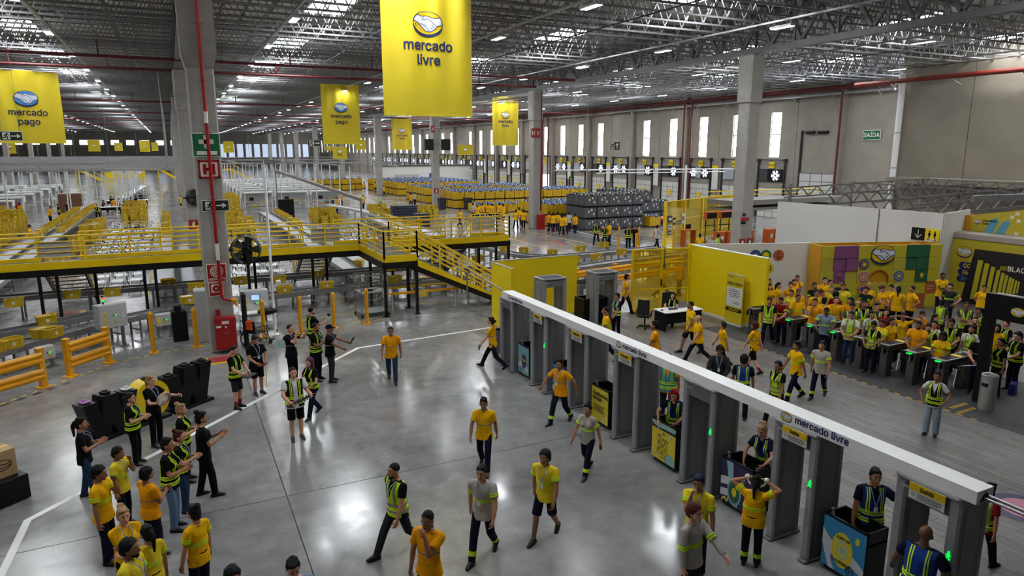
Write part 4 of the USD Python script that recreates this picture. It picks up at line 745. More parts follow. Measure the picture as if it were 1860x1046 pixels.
# ------------------------------------------------ conveyors
ROLL = mat('roller_steel', '#b9bbbe', .32, .6); BELT = mat('belt_dark', '#2c2d31', .55); SLAT = mat('belt_light', '#b9bec4', .35, .2)
def resample(pts, d):
    pts = [np.asarray(p, float) for p in pts]; o = [pts[0]]
    for a, b in zip(pts[:-1], pts[1:]):
        n = max(1, int(np.linalg.norm(b-a)/d)); o += [a+(b-a)*(k+1)/n for k in range(n)]
    return o
def conveyor(label, pts, w=.62, z=.75, kind='roller', legs=2.2, side=GRY, cat='conveyor'):
    c = thing('conveyor', label, cat); P_ = [V(p[0], p[1], 0) for p in _sm([V(*p[:2], 0) for p in pts], 2)] if len(pts) > 2 else [V(p[0], p[1], 0) for p in pts]
    nrm = []
    for k in range(len(P_)): d = unit2(P_[min(k+1, len(P_)-1)]-P_[max(k-1, 0)]); nrm.append(V(d[1], -d[0], 0))
    for s in (-1, 1):
        b = MB()
        for k in range(len(P_)-1): b.bar(P_[k]+nrm[k]*s*w/2+V(0, 0, z-.06), P_[k+1]+nrm[k+1]*s*w/2+V(0, 0, z-.06), .05, .2)
        put('side_rail', b, side, c)
    b = MB(); u = MB()
    for k in range(len(P_)-1):
        a, e, na, ne = P_[k], P_[k+1], nrm[k]*w/2, nrm[k+1]*w/2; q = V(0, 0, z-.03)
        u.hexa([a-na+V(0, 0, z-.16), a+na+V(0, 0, z-.16), e+ne+V(0, 0, z-.16), e-ne+V(0, 0, z-.16), a-na+V(0, 0, z-.08), a+na+V(0, 0, z-.08), e+ne+V(0, 0, z-.08), e-ne+V(0, 0, z-.08)])
        if kind != 'roller': b.hexa([a-na*.95+V(0, 0, z-.07), a+na*.95+V(0, 0, z-.07), e+ne*.95+V(0, 0, z-.07), e-ne*.95+V(0, 0, z-.07), a-na*.95+q, a+na*.95+q, e+ne*.95+q, e-ne*.95+q])
    put('bed', u, BELT, c)
    if kind == 'roller':
        for p in resample(P_, .13):
            j = int(np.argmin([np.linalg.norm(p-x) for x in P_])); b.tube(p-nrm[j]*w*.46+V(0, 0, z-.04), p+nrm[j]*w*.46+V(0, 0, z-.04), .028, 6)
        put('rollers', b, ROLL, c, kind='stuff')
    else:
        put('belt', b, SLAT if kind == 'slat' else BELT, c)
    for p in resample(P_, legs)[::1]:
        j = int(np.argmin([np.linalg.norm(p-x) for x in P_])); put('leg_frame', MB().bar(p+nrm[j]*w*.45, p+nrm[j]*w*.45+V(0, 0, z-.1), .07).bar(p-nrm[j]*w*.45, p-nrm[j]*w*.45+V(0, 0, z-.1), .07).bar(p-nrm[j]*w*.45+V(0, 0, .25), p+nrm[j]*w*.45+V(0, 0, .25), .05), side, c)
    return c
def unit2(v): return v/max(np.linalg.norm(v), 1e-9)
A_ = [(-10.5, 21.6), (-6.5, 23.5), (-4.6, 25.8), (-1.9, 28.2), (0.1, 29.3), (4, 30.1), (7, 30.4), (10, 30.15), (13.2, 30.1)]
conveyor('near roller conveyor curving from the left edge to the stairs, carrying totes', A_, .66, .76)
conveyor('second conveyor behind it running straight under the yellow walkway', [(-13, 33.2), (13, 33.2)], .7, .95, 'belt')
conveyor('dark accumulation conveyor at the left between the two main lines', [(-10, 26.6), (-5.6, 27.6), (-2.6, 30.0)], .6, .7, 'belt')
conveyor('roller conveyor bending down from the far hall behind the stairs', [(16.4, 41), (17.6, 38.4), (17.5, 35.6), (18.9, 33.6), (22.4, 33.7), (27.0, 34.2)], .7, .8)
conveyor('front roller conveyor behind the yellow guard rail, with totes', [(13.2, 32.6), (16.4, 29.6), (18.4, 30.2), (22.2, 31.0), (27.0, 31.6)], .7, .75)
for X, y0, y1, l in ((-8.9, 33.9, 88, 'left belt of the far left slat conveyor pair'), (-7.75, 33.9, 88, 'right belt of the far left slat conveyor pair'), (-.72, 33.9, 69, 'left belt of the slat conveyor pair beside the column line'), (.42, 33.9, 69, 'right belt of the slat conveyor pair beside the column line'), (7.75, 33.9, 71, 'left belt of the bright slat conveyor pair in the middle'), (8.85, 33.9, 71, 'right belt of the bright slat conveyor pair in the middle')):
    if X not in (.42,): conveyor(l, [(X, y0), (X, y1)], .8, .82, 'slat', 3.0, GRY)
    else: conveyor(l, [(-.1+.0, y0), (-.1, y1)], .01, .6, 'slat', 9.0) if False else conveyor(l, [(.28, 33.9), (.28, 48.9)], .55, .82, 'slat', 3.0, GRY)
conveyor('long slat conveyor curving away on the right of the trolleys', [(16.1, 41.2), (16.6, 50), (17.1, 61), (16.6, 70), (15.0, 77)], 1.0, .9, 'slat', 3.0, LGRY); conveyor('second belt of the curving slat conveyor', [(14.9, 42), (15.3, 50), (15.6, 60)], .8, .9, 'slat', 3.0, LGRY)
conveyor('inclined grey belt far back on the left', [(-5.5, 92), (-4.0, 125)], 1.2, 1.3, 'slat', 4.0, GRY)
# totes riding on the near lines: (pixel of the tote's foot), height, heading, contents
for n, (px, py, z, rz, fu) in enumerate(((95, 612, .76, .9, 0), (-10, 640, .76, .6, 0), (20, 632, .76, .7, 0), (78, 612, .76, .75, 1), (85, 588, .7, .35, 1), (27, 556, .95, 0, 3), (132, 541, .95, 0, 3), (205, 537, .95, 0, 0), (343, 551, .76, .2, 2), (306, 519, .82, .1, 0), (356, 527, .95, .05, 0),
      (438, 516, .95, 0, 0), (516, 532, .76, .1, 0), (593, 524, .76, .05, 1), (507, 513, .95, .02, 3), (576, 503, .95, 0, 2), (653, 482, .82, 1.0, 1), (707, 491, .95, 0, 0), (718, 513, .76, 0, 1), (762, 486, .95, 0, 0), (868, 474, .82, .1, 0), (886, 448, .8, .3, 0), (917, 457, .8, -.2, 0), (952, 459, .8, -.6, 0), (1003, 463, .75, -.3, 0), (1053, 456, .8, -.1, 0), (1096, 449, .8, -.1, 0), (1017, 480, .75, .2, 0), (1043, 477, .75, .25, 0), (1083, 471, .75, .3, 0), (1129, 462, .75, .25, 0))):
    tote(at(px, py, z), rz, ['yellow tote on the conveyor line, %s' % w for w in ('at the far left by the guard rail',)*1][0] if False else 'yellow tote %s riding on the conveyor, %s one counted from the left' % (('', 'of cartons', 'of papers', 'of dark goods')[fu], ('1st 2nd 3rd '+' '.join('%dth' % q for q in range(4, 40))).split()[n]), 'one', fu)

# ------------------------------------------------ bollards, guard rails, cabinets
def bollard(p): put('post', MB().lathe([(0, 0.03), (.075, .03), (.075, 1.3), (.082, 1.3), (.082, 1.36), (.03, 1.43), (0, 1.44)], 14), YSAFE, p, smooth=40); put('base_plate', MB().cbox(0, 0, .012, .3, .3, .024, .006), YSAFE, p)
bk = Kind('bollard', 'bollard', bollard)
for n, (x, l) in enumerate(((280, 'leftmost of the six near bollards'), (358, 'just left of the red hose cabinet column'), (480, 'just right of the big column by the wheelchair'), (547, 'behind the man with the microphone'), (607, 'between the drummers and the conveyor'), (667, 'rightmost of the row, in front of the cage trolley'))):
    bk.place(at(x, (640, 630, 613, 605, 596, 588)[n]), label='yellow steel bollard, '+l)
def guard(label, p, q, h=1.15, posts=2, beams=(.9, .42), name='guard_rail'):
    g = thing(name, label, 'guard rail'); p, q = V(*p[:2], 0), V(*q[:2], 0); d = unit2(q-p); n_ = V(d[1], -d[0], 0)
    for k in range(posts): c = p+(q-p)*k/(posts-1); put('post', MB().bar(c, c+V(0, 0, h), .16, .16, n_).bar(c+V(0, 0, h), c+V(0, 0, h+.03), .18, .18, n_), YSAFE, g); put('base_plate', MB().bar(c, c+V(0, 0, .025), .34, .34, n_), YSAFE, g)
    pr = np.array([(-.03, -.16), (.02, -.16), (.06, -.1), (.06, -.06), (.0, -.01), (.0, .01), (.06, .06), (.06, .1), (.02, .16), (-.03, .16)])
    for z in beams:
        b = MB().prism(Polygon(pr), 0, float(np.linalg.norm(q-p))); vv = b.v[0]; b.v = [np.outer(vv[:, 0], n_)+np.outer(vv[:, 1], [0, 0, 1])+np.outer(vv[:, 2], d)+p+n_*.06+V(0, 0, z)]
        if b.v: put('beam', b, YSAFE, g)
    return g
guard('yellow two beam guard rail at the left picture edge', (-5.9, 21.2), at(80, 703), 1.15); guard('yellow two beam guard rail in front of the white control cabinet', at(128, 683), at(198, 658), 1.15)
guard('long yellow two beam guard rail behind the metal detectors', (14.6, 27.2), (24.6, 29.0), 1.15, 5)
def cabinet(label, px, py, w, h, d, z0, rz, screen=False):
    c = thing('control_cabinet', label, 'cabinet', at(px, py), rz); put('enclosure', MB().cbox(0, 0, z0+h/2, w, d, h, .02), LGRY, c); put('door', MB().cbox(0, -d/2-.01, z0+h/2, w*.94, .03, h*.94, .01), mat('cabinet_white', '#c4c5c6', .4), c)
    for s in (-1, 1): put('leg', MB().box(s*w*.38, 0, z0/2, .07, .07, z0).box(s*w*.38, 0, .02, .2, .2, .04), GRY, c)
    for k, m in enumerate((BLK, GRNLED, SIGNW)): put('push_button', MB().tube((.0+k*.07, -d/2-.02, z0+h*.52), (.0+k*.07, -d/2-.05, z0+h*.52), .022, 8), m, c)
    for k in range(4): put('warning_sticker', MB().box(-w*.3, -d/2-.03, z0+h*(.25+.15*k), .09, .006, .06), YEL, c)
    put('warning_triangle', MB().prism(Polygon([(-.06, 0), (.06, 0), (0, .1)]), 0, .006).frame((.05, -d/2-.03, z0+h*.22), X1, Z1), YEL, c); put('label_plate', MB().box(w*.33, -d/2-.03, z0+h*.5, .13, .006, .2), PAPER, c)
    if screen: put('screen', MB().box(.02, -d/2-.03, z0+h*.74, .3, .012, .2), SCREEN, c); put('screen_frame', MB().box(.02, -d/2-.026, z0+h*.74, .34, .01, .24), DGRY, c)
    return c
c = cabinet('white control cabinet with red and green stack light beside the curved conveyor', 208, 632, .95, .85, .35, .75, .55); put('stack_light', MB().tube((-.2, 0, 1.6), (-.2, 0, 1.68), .03, 8).tube((-.2, 0, 1.84), (-.2, 0, 1.9), .04, 8), BLK, c); put('lens_green', MB().tube((-.2, 0, 1.68), (-.2, 0, 1.76), .045, 8), GRNLED, c); put('lens_red', MB().tube((-.2, 0, 1.76), (-.2, 0, 1.84), .045, 8), REDLED, c)
cabinet('white control cabinet with blue screen right of the near column', 466, 598, 1.0, 1.0, .35, .55, 0.0, True); cabinet('small grey control box under the near conveyor between two bollards', 300, 612, .55, .45, .25, .45, .2); cabinet('small grey control box low under the conveyor by the left guard rail', 85, 668, .5, .42, .25, .3, .6)
p = thing('black_cabinet', 'slim black floor cabinet standing by the conveyor between two bollards', 'cabinet', at(329, 618), .1); put('body', MB().cbox(0, 0, .55, .5, .35, 1.1, .02), BLKM, p); put('scanner', MB().cbox(-.02, 0, 1.2, .24, .2, .22, .03), BLK, p)
p = thing('machine_cabinet', 'pale grey machine cabinet hidden behind the near column', 'cabinet', (.62, 26.3, 0)); put('body', MB().cbox(0, 0, .95, .6, .6, 1.9, .03), LGRY, p); put('plinth', MB().box(0, 0, .06, .66, .56, .12), BLK, p)
p = thing('panel_stand', 'black tall folded panel leaning beside the near column', 'panel', (1.85, 24.9, 0)); put('panel', MB().cbox(0, 0, .95, .14, .5, 1.9, .04), mat('black_cloth', '#0c0d14', .8), p)
# pole with camera
g = at(500, 608); p = thing('white_pole', 'tall thin white pole rising right of the near column', 'pole', g); put('shaft', MB().tube((0, 0, 0), (.03, 0, 6.4), .048, 10), WHT, p); put('base_plate', MB().cbox(0, 0, .015, .3, .3, .03, .006), WHT, p); put('bracket', MB().bar((.03, 0, 6.35), (.4, 0, 6.35), .12, .16), GRY, p); put('camera_head', MB().cbox(.22, -.1, 2.0, .16, .2, .12, .02), WHT, p)
# cart with table
p = thing('trolley_table', 'white two shelf trolley with a black bag beside the bollards', 'trolley', at(470, 603), .05)
put('top_shelf', MB().box(0, 0, .78, 1.3, .5, .03), WHT, p); put('lower_shelf', MB().box(0, 0, .32, 1.3, .5, .03), LGRY, p)
for x in (-.62, .62):
    for y in (-.22, .22): put('leg', MB().tube((x, y, .08), (x, y, .8 if y < 0 else 1.5), .02, 6), WHT, p); put('caster', MB().tube((x, y-.015, .045), (x, y+.015, .045), .045, 10), BLK, p)
p = thing('bag', 'black bag lying on the white trolley shelf', 'bag', at(487, 572, .8)+V(0, .1, 0), 0); put('bag_body', MB().man(hull(((-.2, 0, .1), (.14, .18, .1)), ((.22, 0, .12), (.12, .16, .12)))) if False else MB().ball((0, 0, .13), (.36, .2, .14), 2), BLK, p, smooth=True); put('handle', MB().path([(-.15, 0, .22), (-.1, 0, .32), (.1, 0, .32), (.15, 0, .22)], .012, 6), BLK, p)
# wheelchair
p = thing('wheelchair', 'black folding wheelchair with orange safety vest over its back', 'wheelchair', at(466, 628), -.9)
for s in (-1, 1):
    t = [(s*.3, -.1+.3*math.cos(a), .3+.3*math.sin(a)) for a in np.arange(20)*math.pi/10]; put('wheel', MB().path(t, .018, 6, True), RUB, p); put('handrim', MB().path([(x+s*.03, -.1+(y+.1)*.88, .3+(z-.3)*.88) for x, y, z in t], .008, 5, True), STEEL, p); sp = MB()
    for k in range(0, 20, 2): sp.tube((s*.3, -.1, .3), t[k], .004, 4)
    put('spokes', sp, STEEL, p); put('caster', MB().tube((s*.25-.02, .42, .08), (s*.25+.02, .42, .08), .08, 12), RUB, p); put('side_frame', MB().path([(s*.24, -.28, .95), (s*.24, -.22, .5), (s*.24, .3, .5), (s*.24, .42, .1), (s*.24, .58, .12)], .014, 6).path([(s*.24, -.22, .72), (s*.24, .2, .72), (s*.24, .22, .5)], .014, 6), BLK, p); put('footrest', MB().cbox(s*.14, .6, .12, .16, .18, .02, .006), BLK, p); put('push_handle', MB().tube((s*.24, -.28, .95), (s*.24, -.42, .97), .02, 8), RUB, p)
put('seat', MB().cbox(0, .05, .5, .46, .44, .05, .02), BLK, p); put('backrest', MB().cbox(0, -.25, .75, .46, .04, .42, .015), BLK, p)
p2 = thing('safety_vest', 'bright orange safety vest draped over the wheelchair backrest', 'vest', at(466, 628)+V(-.2, -.15, 0), -.9); put('cloth', MB().cbox(0, -.02, .8, .34, .1, .34, .04).cbox(-.02, .07, .84, .3, .06, .26, .03), mat('vest_orange', '#ef5a22', .7), p2)
# cage trolley
p = thing('roll_cage', 'silver wire roll cage holding papers and small parts behind the last bollard', 'roll cage', at(676, 572), .1); w, d, h = 1.15, .85, 1.75
for x in (-w/2, w/2):
    for y in (-d/2, d/2): put('upright', MB().tube((x, y, .16), (x, y, h), .02, 7), STEEL, p); put('caster', MB().tube((x-.02, y, .07), (x+.02, y, .07), .07, 10).tube((x, y, .1), (x, y, .18), .02, 6), RUB, p)
for z in (.2, 1.05): put('shelf', MB().box(0, 0, z, w, d, .03), LGRY, p)
for x0, y0, x1, y1 in ((-w/2, -d/2, -w/2, d/2), (w/2, -d/2, w/2, d/2), (-w/2, d/2, w/2, d/2)):
    b = MB()
    for k in range(12): z = .3+k*.125; b.tube((x0, y0, z), (x1, y1, z), .006, 4)
    for k in range(1, 9): t = k/9; b.tube((x0+(x1-x0)*t, y0+(y1-y0)*t, .2), (x0+(x1-x0)*t, y0+(y1-y0)*t, h), .004, 4)
    put('wire_side', b, STEEL, p)
put('top_frame', MB().path([(-w/2, -d/2, h), (w/2, -d/2, h), (w/2, d/2, h), (-w/2, d/2, h)], .02, 6, True), STEEL, p); put('front_bar', MB().tube((-w/2, -d/2, .75), (w/2, -d/2, .75), .012, 6).tube((-w/2, -d/2, 1.2), (w/2, -d/2, 1.2), .012, 6), STEEL, p)
g = at(676, 572); items = ((-.3, .1, PAPER, .25, .18, .06), (.1, .15, CARD, .3, .2, .05), (-.1, -.2, BLKM, .2, .12, .09), (.3, -.1, PAPER, .2, .2, .03), (-.35, -.2, BLUEL, .1, .1, .14))
for n, (x, y, m, a, b_, c_) in enumerate(items): q = thing('small_parcel', ('white paper bundle', 'flat carton', 'black pouch', 'white sheet stack', 'blue ball shaped bottle')[n]+' on the shelf of the silver roll cage', 'parcel', g+V(x, y, 1.07)); put('parcel_body', MB().cbox(0, 0, c_/2, a, b_, c_, .01), m, q)
# WOW letters
O_, dW = V(-2.3, 17.62, 0), unit(V(2.85, 2.18, 0)); nW = V(dW[1], -dW[0], 0)   # front faces the camera
def letter(label, x0, poly, m, side, dep=.42, steps=()):
    L = thing('giant_letter', label, 'letter'); b = MB().prism(poly, 0, dep); v = b.v
    b.v = [np.outer(q[:, 0]+x0, dW)+np.outer(q[:, 1]+.08, Z1)+np.outer(q[:, 2]-dep, nW)+O_ for q in v]; put('letter_body', b, side, L)
    if m is not side: f = MB().prism(poly.buffer(-.004), 0, .01); f.v = [np.outer(q[:, 0]+x0, dW)+np.outer(q[:, 1]+.08, Z1)+np.outer(q[:, 2], nW)+O_ for q in f.v]; put('letter_face', f, m, L)
    x1 = poly.bounds[2]; c = O_+dW*(x0+x1/2)-nW*dep/2; q = MB().bar(c-dW*x1*.45+V(0, 0, .04), c+dW*x1*.45+V(0, 0, .04), dep+.14, .08); put('plinth', q, BLK, L)
Wp = Polygon([(0, .9), (.34, .9), (.42, .52), (.5, .98), (.84, .98), (.92, .56), (1.02, .9), (1.36, .9), (1.12, 0), (.78, 0), (.67, .34), (.56, 0), (.24, 0)])
W2p = Polygon([(x, y+(.0 if x < .4 else .06 if x < .9 else .12)*(y > .8)) for x, y in Wp.exterior.coords[:-1]])
letter('giant black letter W at the left of the WOW sign', 0, Wp, BLKM, BLKM); letter('giant yellow letter O in the middle of the WOW sign', 1.22, Point(.5, .5).buffer(.5, 24).difference(Point(.5, .5).buffer(.17, 16)), YEL, YEL, .4); letter('giant black letter W at the right of the WOW sign', 2.2, W2p, BLKM, BLKM)
def on_letter(x, z, dep=.2): return O_+dW*x-nW*dep+V(0, 0, z)
for n, (x, z, w, m, l) in enumerate(((.17, .98, .2, mat('pink_goods', '#a36fae', .5), 'pink and silver bead string'), (.67, 1.06, .18, BLK, 'dark tambourine case'), (1.2, .98, .2, PAPER, 'white card with marker pen'), (1.7, 1.08, .1, BLK, 'small dark box'), (2.37, .98, .2, BLK, 'black folded pouch'), (2.87, 1.12, .2, BLK, 'black glasses case'), (3.4, 1.1, .16, BLK, 'black headset'))):
    q = thing('small_item', l+' lying on top of the WOW letters', 'item', on_letter(x, z), math.atan2(dW[1], dW[0])); put('item_body', MB().cbox(0, 0, .03, w, .2, .05, .015), m, q); put('item_top', MB().cbox(.02, .02, .065, w*.5, .08, .03, .01), m, q)
# plinth with carton at the left edge
g = at(18, 880); p = thing('plinth', 'black display plinth at the left picture edge', 'plinth', (-3.95, 15.35, 0), .64); put('body', MB().cbox(0, 0, .27, 1.5, 1.0, .5, .01), BLKM, p); put('foot', MB().box(.62, -.4, .015, .06, .06, .03), BLK, p)
p = thing('carton', 'cardboard box with printed handshake oval on the black plinth', 'box', (-3.62, 15.5, .52), .64); put('carton_body', MB().cbox(0, 0, .27, .62, .5, .54, .008), CARD, p); put('tape', MB().box(.0, 0, .543, .62, .08, .004), mat('carton_tape', '#d7c25e', .5), p)
b = MB().prism(_E(0, 0, .17, .11).difference(_E(0, 0, .155, .095)), 0, .003); put('printed_oval', b.frame((.05, -.252, .26), X1, Z1), BLK, p); b = MB().prism(unary_union([LineString(_sm([(-.15, .03), (-.05, .0), (.0, .03), (.08, .0), (.15, .04)], 2)).buffer(.008), LineString([(-.15, -.03), (-.03, -.05), (.05, -.05), (.15, -.02)]).buffer(.008)]), 0, .003); put('printed_hands', b.frame((.05, -.252, .26), X1, Z1), BLK, p)
p = thing('poster_stand', 'blue and green poster panel cut off by the left picture edge', 'poster', (-4.35, 15.9, .52), .64); put('panel', MB().cbox(0, 0, .5, .8, .06, 1.0, .01), mat('poster_blue', '#3f8fb0', .5), p); put('landscape', MB().box(0, -.035, .14, .8, .006, .26), mat('poster_green', '#4f8a4a', .5), p)
# ------------------------------------------------ walk-through metal detectors
GATE = mat('gate_grey', '#6f7073', 0.48, var=.05, scale=20); GATEL = mat('gate_light', '#8d8e91', 0.4); GATEF = mat('gate_side', '#7c7d80', .5, var=.05, scale=14)
def gate(label, loc, rz=0.0, W=.86, D=.64, H=2.26, sign=None, led=False, brand=True):
    """Posts at local y = 0 and y = W, deep along x (walking direction), front at x = 0."""
    g = thing('metal_detector', label, 'metal detector', loc, rz)
    for y in (0.06, W-.06):
        q = put('post', MB().cbox(D/2, y, H/2+.02, D, .12, H-.04, .03), GATE, g)
        put('edge_rib', MB().cbox(.03, y, H/2, .08, .16, H-.1, .03), GATEL, g); put('edge_rib', MB().cbox(D-.03, y, H/2, .08, .16, H-.1, .03), GATEL, g)
        for s in (-1, 1): put('side_panel', MB().cbox(D/2, y+s*.062, H/2, D*.5, .012, H*.86, .005), GATEF, g)
        put('foot_plate', MB().cbox(D/2, y, .03, D+.12, .17, .06, .02), GATE, g)
        for x in (-.035, D+.035): put('bolt', MB().tube((x, y, .06), (x, y, .075), .018, 8), STEEL, g)
    put('header', MB().cbox(D/2, W/2, H-.17, D*.92, W-.2, .32, .02), DGRY if False else GATE, g)
    r = MB()
    for y in (.03, W-.03): r.cbox(D/2, y, H-.02, D+.06, .09, .06, .02)
    for x in (.0, D): r.cbox(x, W/2, H-.02, .07, W+.02, .06, .02)
    put('top_rim', r, GATEL, g); put('top_tray', MB().box(D/2, W/2, H-.012, D*.8, W*.8, .012), BLK, g)
    if brand: letters(g, 'GARRETT', (-.012, W-.09, H-.16), (0, -1, 0), Z1, .035, SIGNW, False, center=False)
    if sign:
        put('sign_board', MB().box(-.035, W*.48, H-.15, .012, .5, .24), PAPER, g); put('sign_header', MB().box(-.043, W*.48, H-.09, .01, .5, .11), LOGOY, g); letters(g, sign, (-.05, W*.48, H-.12), (0, -1, 0), Z1, .055, BLK)
        t = MB()
        for k in range(4): t.box(-.042, W*.48-.04+.02*(k == 3), H-.175-.022*k, .004, .34-.04*(k == 3), .008)
        put('sign_text', t, DGRY, g); put('sign_mark', MB().tube((-.042, W*.48+.19, H-.2), (-.046, W*.48+.19, H-.2), .03, 12), LGRY, g)
    if led: runner(g, (-.02, .06, 1.42), .0, GRNLED) if False else put('led_man', walkman(.13).frame((-.014, .06, 1.42), (0, -1, 0), Z1), GRNLED, g)
    return g
def walkman(h):
    L = lambda pts, r: LineString([(x*h, y*h) for x, y in pts]).buffer(r*h)
    return MB().prism(unary_union([Point(.04*h, .4*h).buffer(.11*h), L([(.02, .22), (0, -.05)], .1), L([(0, -.05), (.16, -.42)], .07), L([(0, -.05), (-.14, -.24), (-.22, -.44)], .07), L([(.02, .2), (.22, .02)], .05), L([(.02, .2), (-.2, .04)], .05)]), 0, .008)
GX = 8.92
for y0, w, sg, led, l in ((18.12, .86, None, 0, 'farthest metal detector of the row, beside the yellow panel'), (16.0, .9, 'Entrada', 1, 'second metal detector of the row counted from the far end, with entrance sign'), (13.88, .96, 'Entrada', 0, 'third metal detector counted from the far end, with entrance sign'), (11.8, .92, 'Entrada', 0, 'fourth metal detector counted from the far end, with entrance sign'), (9.36, .9, None, 1, 'fifth metal detector counted from the far end, without any sign'), (7.03, .87, 'Saída', 1, 'sixth metal detector with yellow Saída sign, behind the ponytailed woman'), (4.78, .88, 'Saída', 1, 'nearest metal detector with yellow Saída sign at the bottom right')):
    gate(l, (GX, y0, 0), 0, w, sign=sg, led=led)
gate('left one of the two rear metal detectors by the yellow panel', (12.75, 21.35, 0), math.pi/2+.02, .98, .7, 2.15); gate('right one of the two rear metal detectors by the black bin', (15.2, 21.6, 0), math.pi/2+.02, .98, .7, 2.15)
# white header beam
p = thing('header_beam', 'long white box beam with brand lettering lying across the metal detectors', 'beam', (9.1, 4.6, 2.27))
put('beam_shell', MB().box(.0, 3.6, .09, .36, 7.2, .18), WHT, p); put('beam_shell', MB().box(.0, 10.72, .09, .36, 7.03, .18), WHT, p); put('end_opening', MB().prism(Polygon([(-.12, .03), (.12, .03), (.0, .15)]), 0, .01).frame((0, -.012, 0), X1, Z1), BLK, p)
for yy, h in ((14.0-.4, .085), (7.45+.35, .1), (2.9, .115)):
    letters(p, 'mercado livre', (-.184, yy, .05), (0, -1, 0), Z1, h, NAVY, center=False); emblem(p, (-.182, yy+h*1.5, .09), (0, -1, 0), Z1, h*1.05, .0012)
p = thing('steel_rail', 'polished steel tube rail running on from the end of the white beam', 'rail', (9.1, 4.62, 2.36)); put('tube', MB().tube((.04, 0, 0), (.04, -3.2, 0), .022, 10), GRY, p); put('tube', MB().tube((-.03, 0, -.02), (-.03, -3.2, -.02), .018, 10), GRY, p)
p = thing('handrail', 'steel tube handrail reaching from the yellow panel to the white beam', 'rail', (9.2, 18.9, 2.3)); put('tube', MB().path([(0, 0, 0), (.6, 4.6, .0), (.6, 4.9, -.2), (.6, 4.9, -1.4)], .03, 8), STEEL, p)
# graphic bins between the detectors
CYAN = mat('print_cyan', '#79a5ae', .5); PURP = mat('print_purple', '#2f1f52', .5); LTEAL = mat('print_teal', '#8db8bd', .5); PBLUE = mat('print_blue', '#2f86b8', .5); PYEL = mat('print_yellow', '#ddc92a', .5); PGRN = mat('print_green', '#2e5b3a', .5); PWHT = mat('print_white', '#c9ccd0', .5); PDK = mat('print_dark', '#22202a', .5)
def bin_table(label, y0, w, front, art, h=.97, d=.48, x=9.07, aw=1.0):
    """A black hopper table, printed front facing the hall; art: (shapely shape in front coordinates 0..w, 0..h, material)."""
    g = thing('sorting_table', label, 'table', (x, y0, 0)); put('cabinet', MB().box(d/2, w/2, .06+(h-.2)/2, d, w, h-.28).box(d/2, w/2, .03, d-.1, w-.06, .06), BLKM, g)
    r = MB()
    for yy in (.015, w-.015): r.box(d/2, yy, h-.1, d, .03, .24)
    for xx in (.015, d-.015): r.box(xx, w/2, h-.1, .03, w, .24)
    put('tray_wall', r, BLKM, g); put('tray_floor', MB().box(d/2, w/2, h-.2, d-.04, w-.04, .02), DGRY, g); put('front_print', MB().box(-.006, w/2, h/2+.04, .012, w*.98, h-.12), front, g); F = sbox(.01*w, .1, .99*w, h-.02)
    for k, (sh_, m) in enumerate(art):
        s = affinity.scale(sh_, w/aw, 1, origin=(0, 0)).intersection(F)
        if not s.is_empty: put('printed_shape', MB().prism(s, 0, .003+.0006*k).frame((-.013, w, 0), (0, -1, 0), Z1), m, g)
    return g
def words(g, lines, w, y, h, m=BLK, lead=1.5):
    for k, t in enumerate(lines): letters(g, t, (-.017, w-.07, y-k*h*lead), (0, -1, 0), Z1, h, m, center=False)
Cc = lambda x, y, r: Point(x, y).buffer(r, 16)
def wavy(w, y0, a, th): return LineString([(x, y0+a*math.sin(x*4)) for x in np.linspace(-.1, w+.1, 16)]).buffer(th)
g = bin_table('purple sorting table with yellow dots left of the farthest detector', 19.1, .72, PURP, [(Cc(.2, .6, .13), PYEL), (Cc(.2, .6, .07), PURP), (Cc(.6, .2, .1), PYEL)], aw=0.8)
g = bin_table('light teal sorting table with purple disc between the first two detectors', 17.28, .7, CYAN, [(wavy(1, .3, .1, .07), PWHT), (Cc(.55, .5, .22), PURP), (Cc(.3, .2, .06), PBLUE), (Cc(.62, .17, .05), PYEL)], aw=0.98); letters(g, 'FEITO', (-.02, .31, .5), (0, -1, 0), Z1, .06, PYEL)
g = bin_table('bright blue sorting table behind the man walking out with spread arms', 15.12, .72, PBLUE, [(wavy(1, .25, .08, .06), PWHT), (Cc(.3, .6, .16), PBLUE)], aw=0.95); words(g, ('ENTREGUE', 'O SEU', 'MELHOR'), .72, .62, .06, PWHT)
g = bin_table('yellow sorting table reading Ganhemos tempo', 13.1, .74, PYEL, [(Cc(.8, .16, .1).difference(Cc(.8, .16, .07)), PWHT), (Cc(.7, .3, .07).difference(Cc(.7, .3, .045)), PWHT)], aw=0.98); words(g, ('Ganhemos', 'tempo'), .74, .76, .095, PDK, 1.25); t = MB()
for k in range(5): t.box(-.017, .4, .52-.04*k, .004, .5-.08*(k % 3), .014)
put('small_text', t, PDK, g)
boxes = [LineString([(x, y), (x+.05, y+.03), (x+.11, y), (x+.11, y-.1), (x+.05, y-.13), (x, y-.1), (x, y)]).buffer(.005).union(LineString([(x, y), (x+.055, y-.03), (x+.11, y)]).buffer(.004)) for x, y in ((.3, .66), (.48, .6), (.3, .5), (.45, .44), (.28, .34), (.46, .28), (.62, .6), (.62, .42), (.62, .24))]
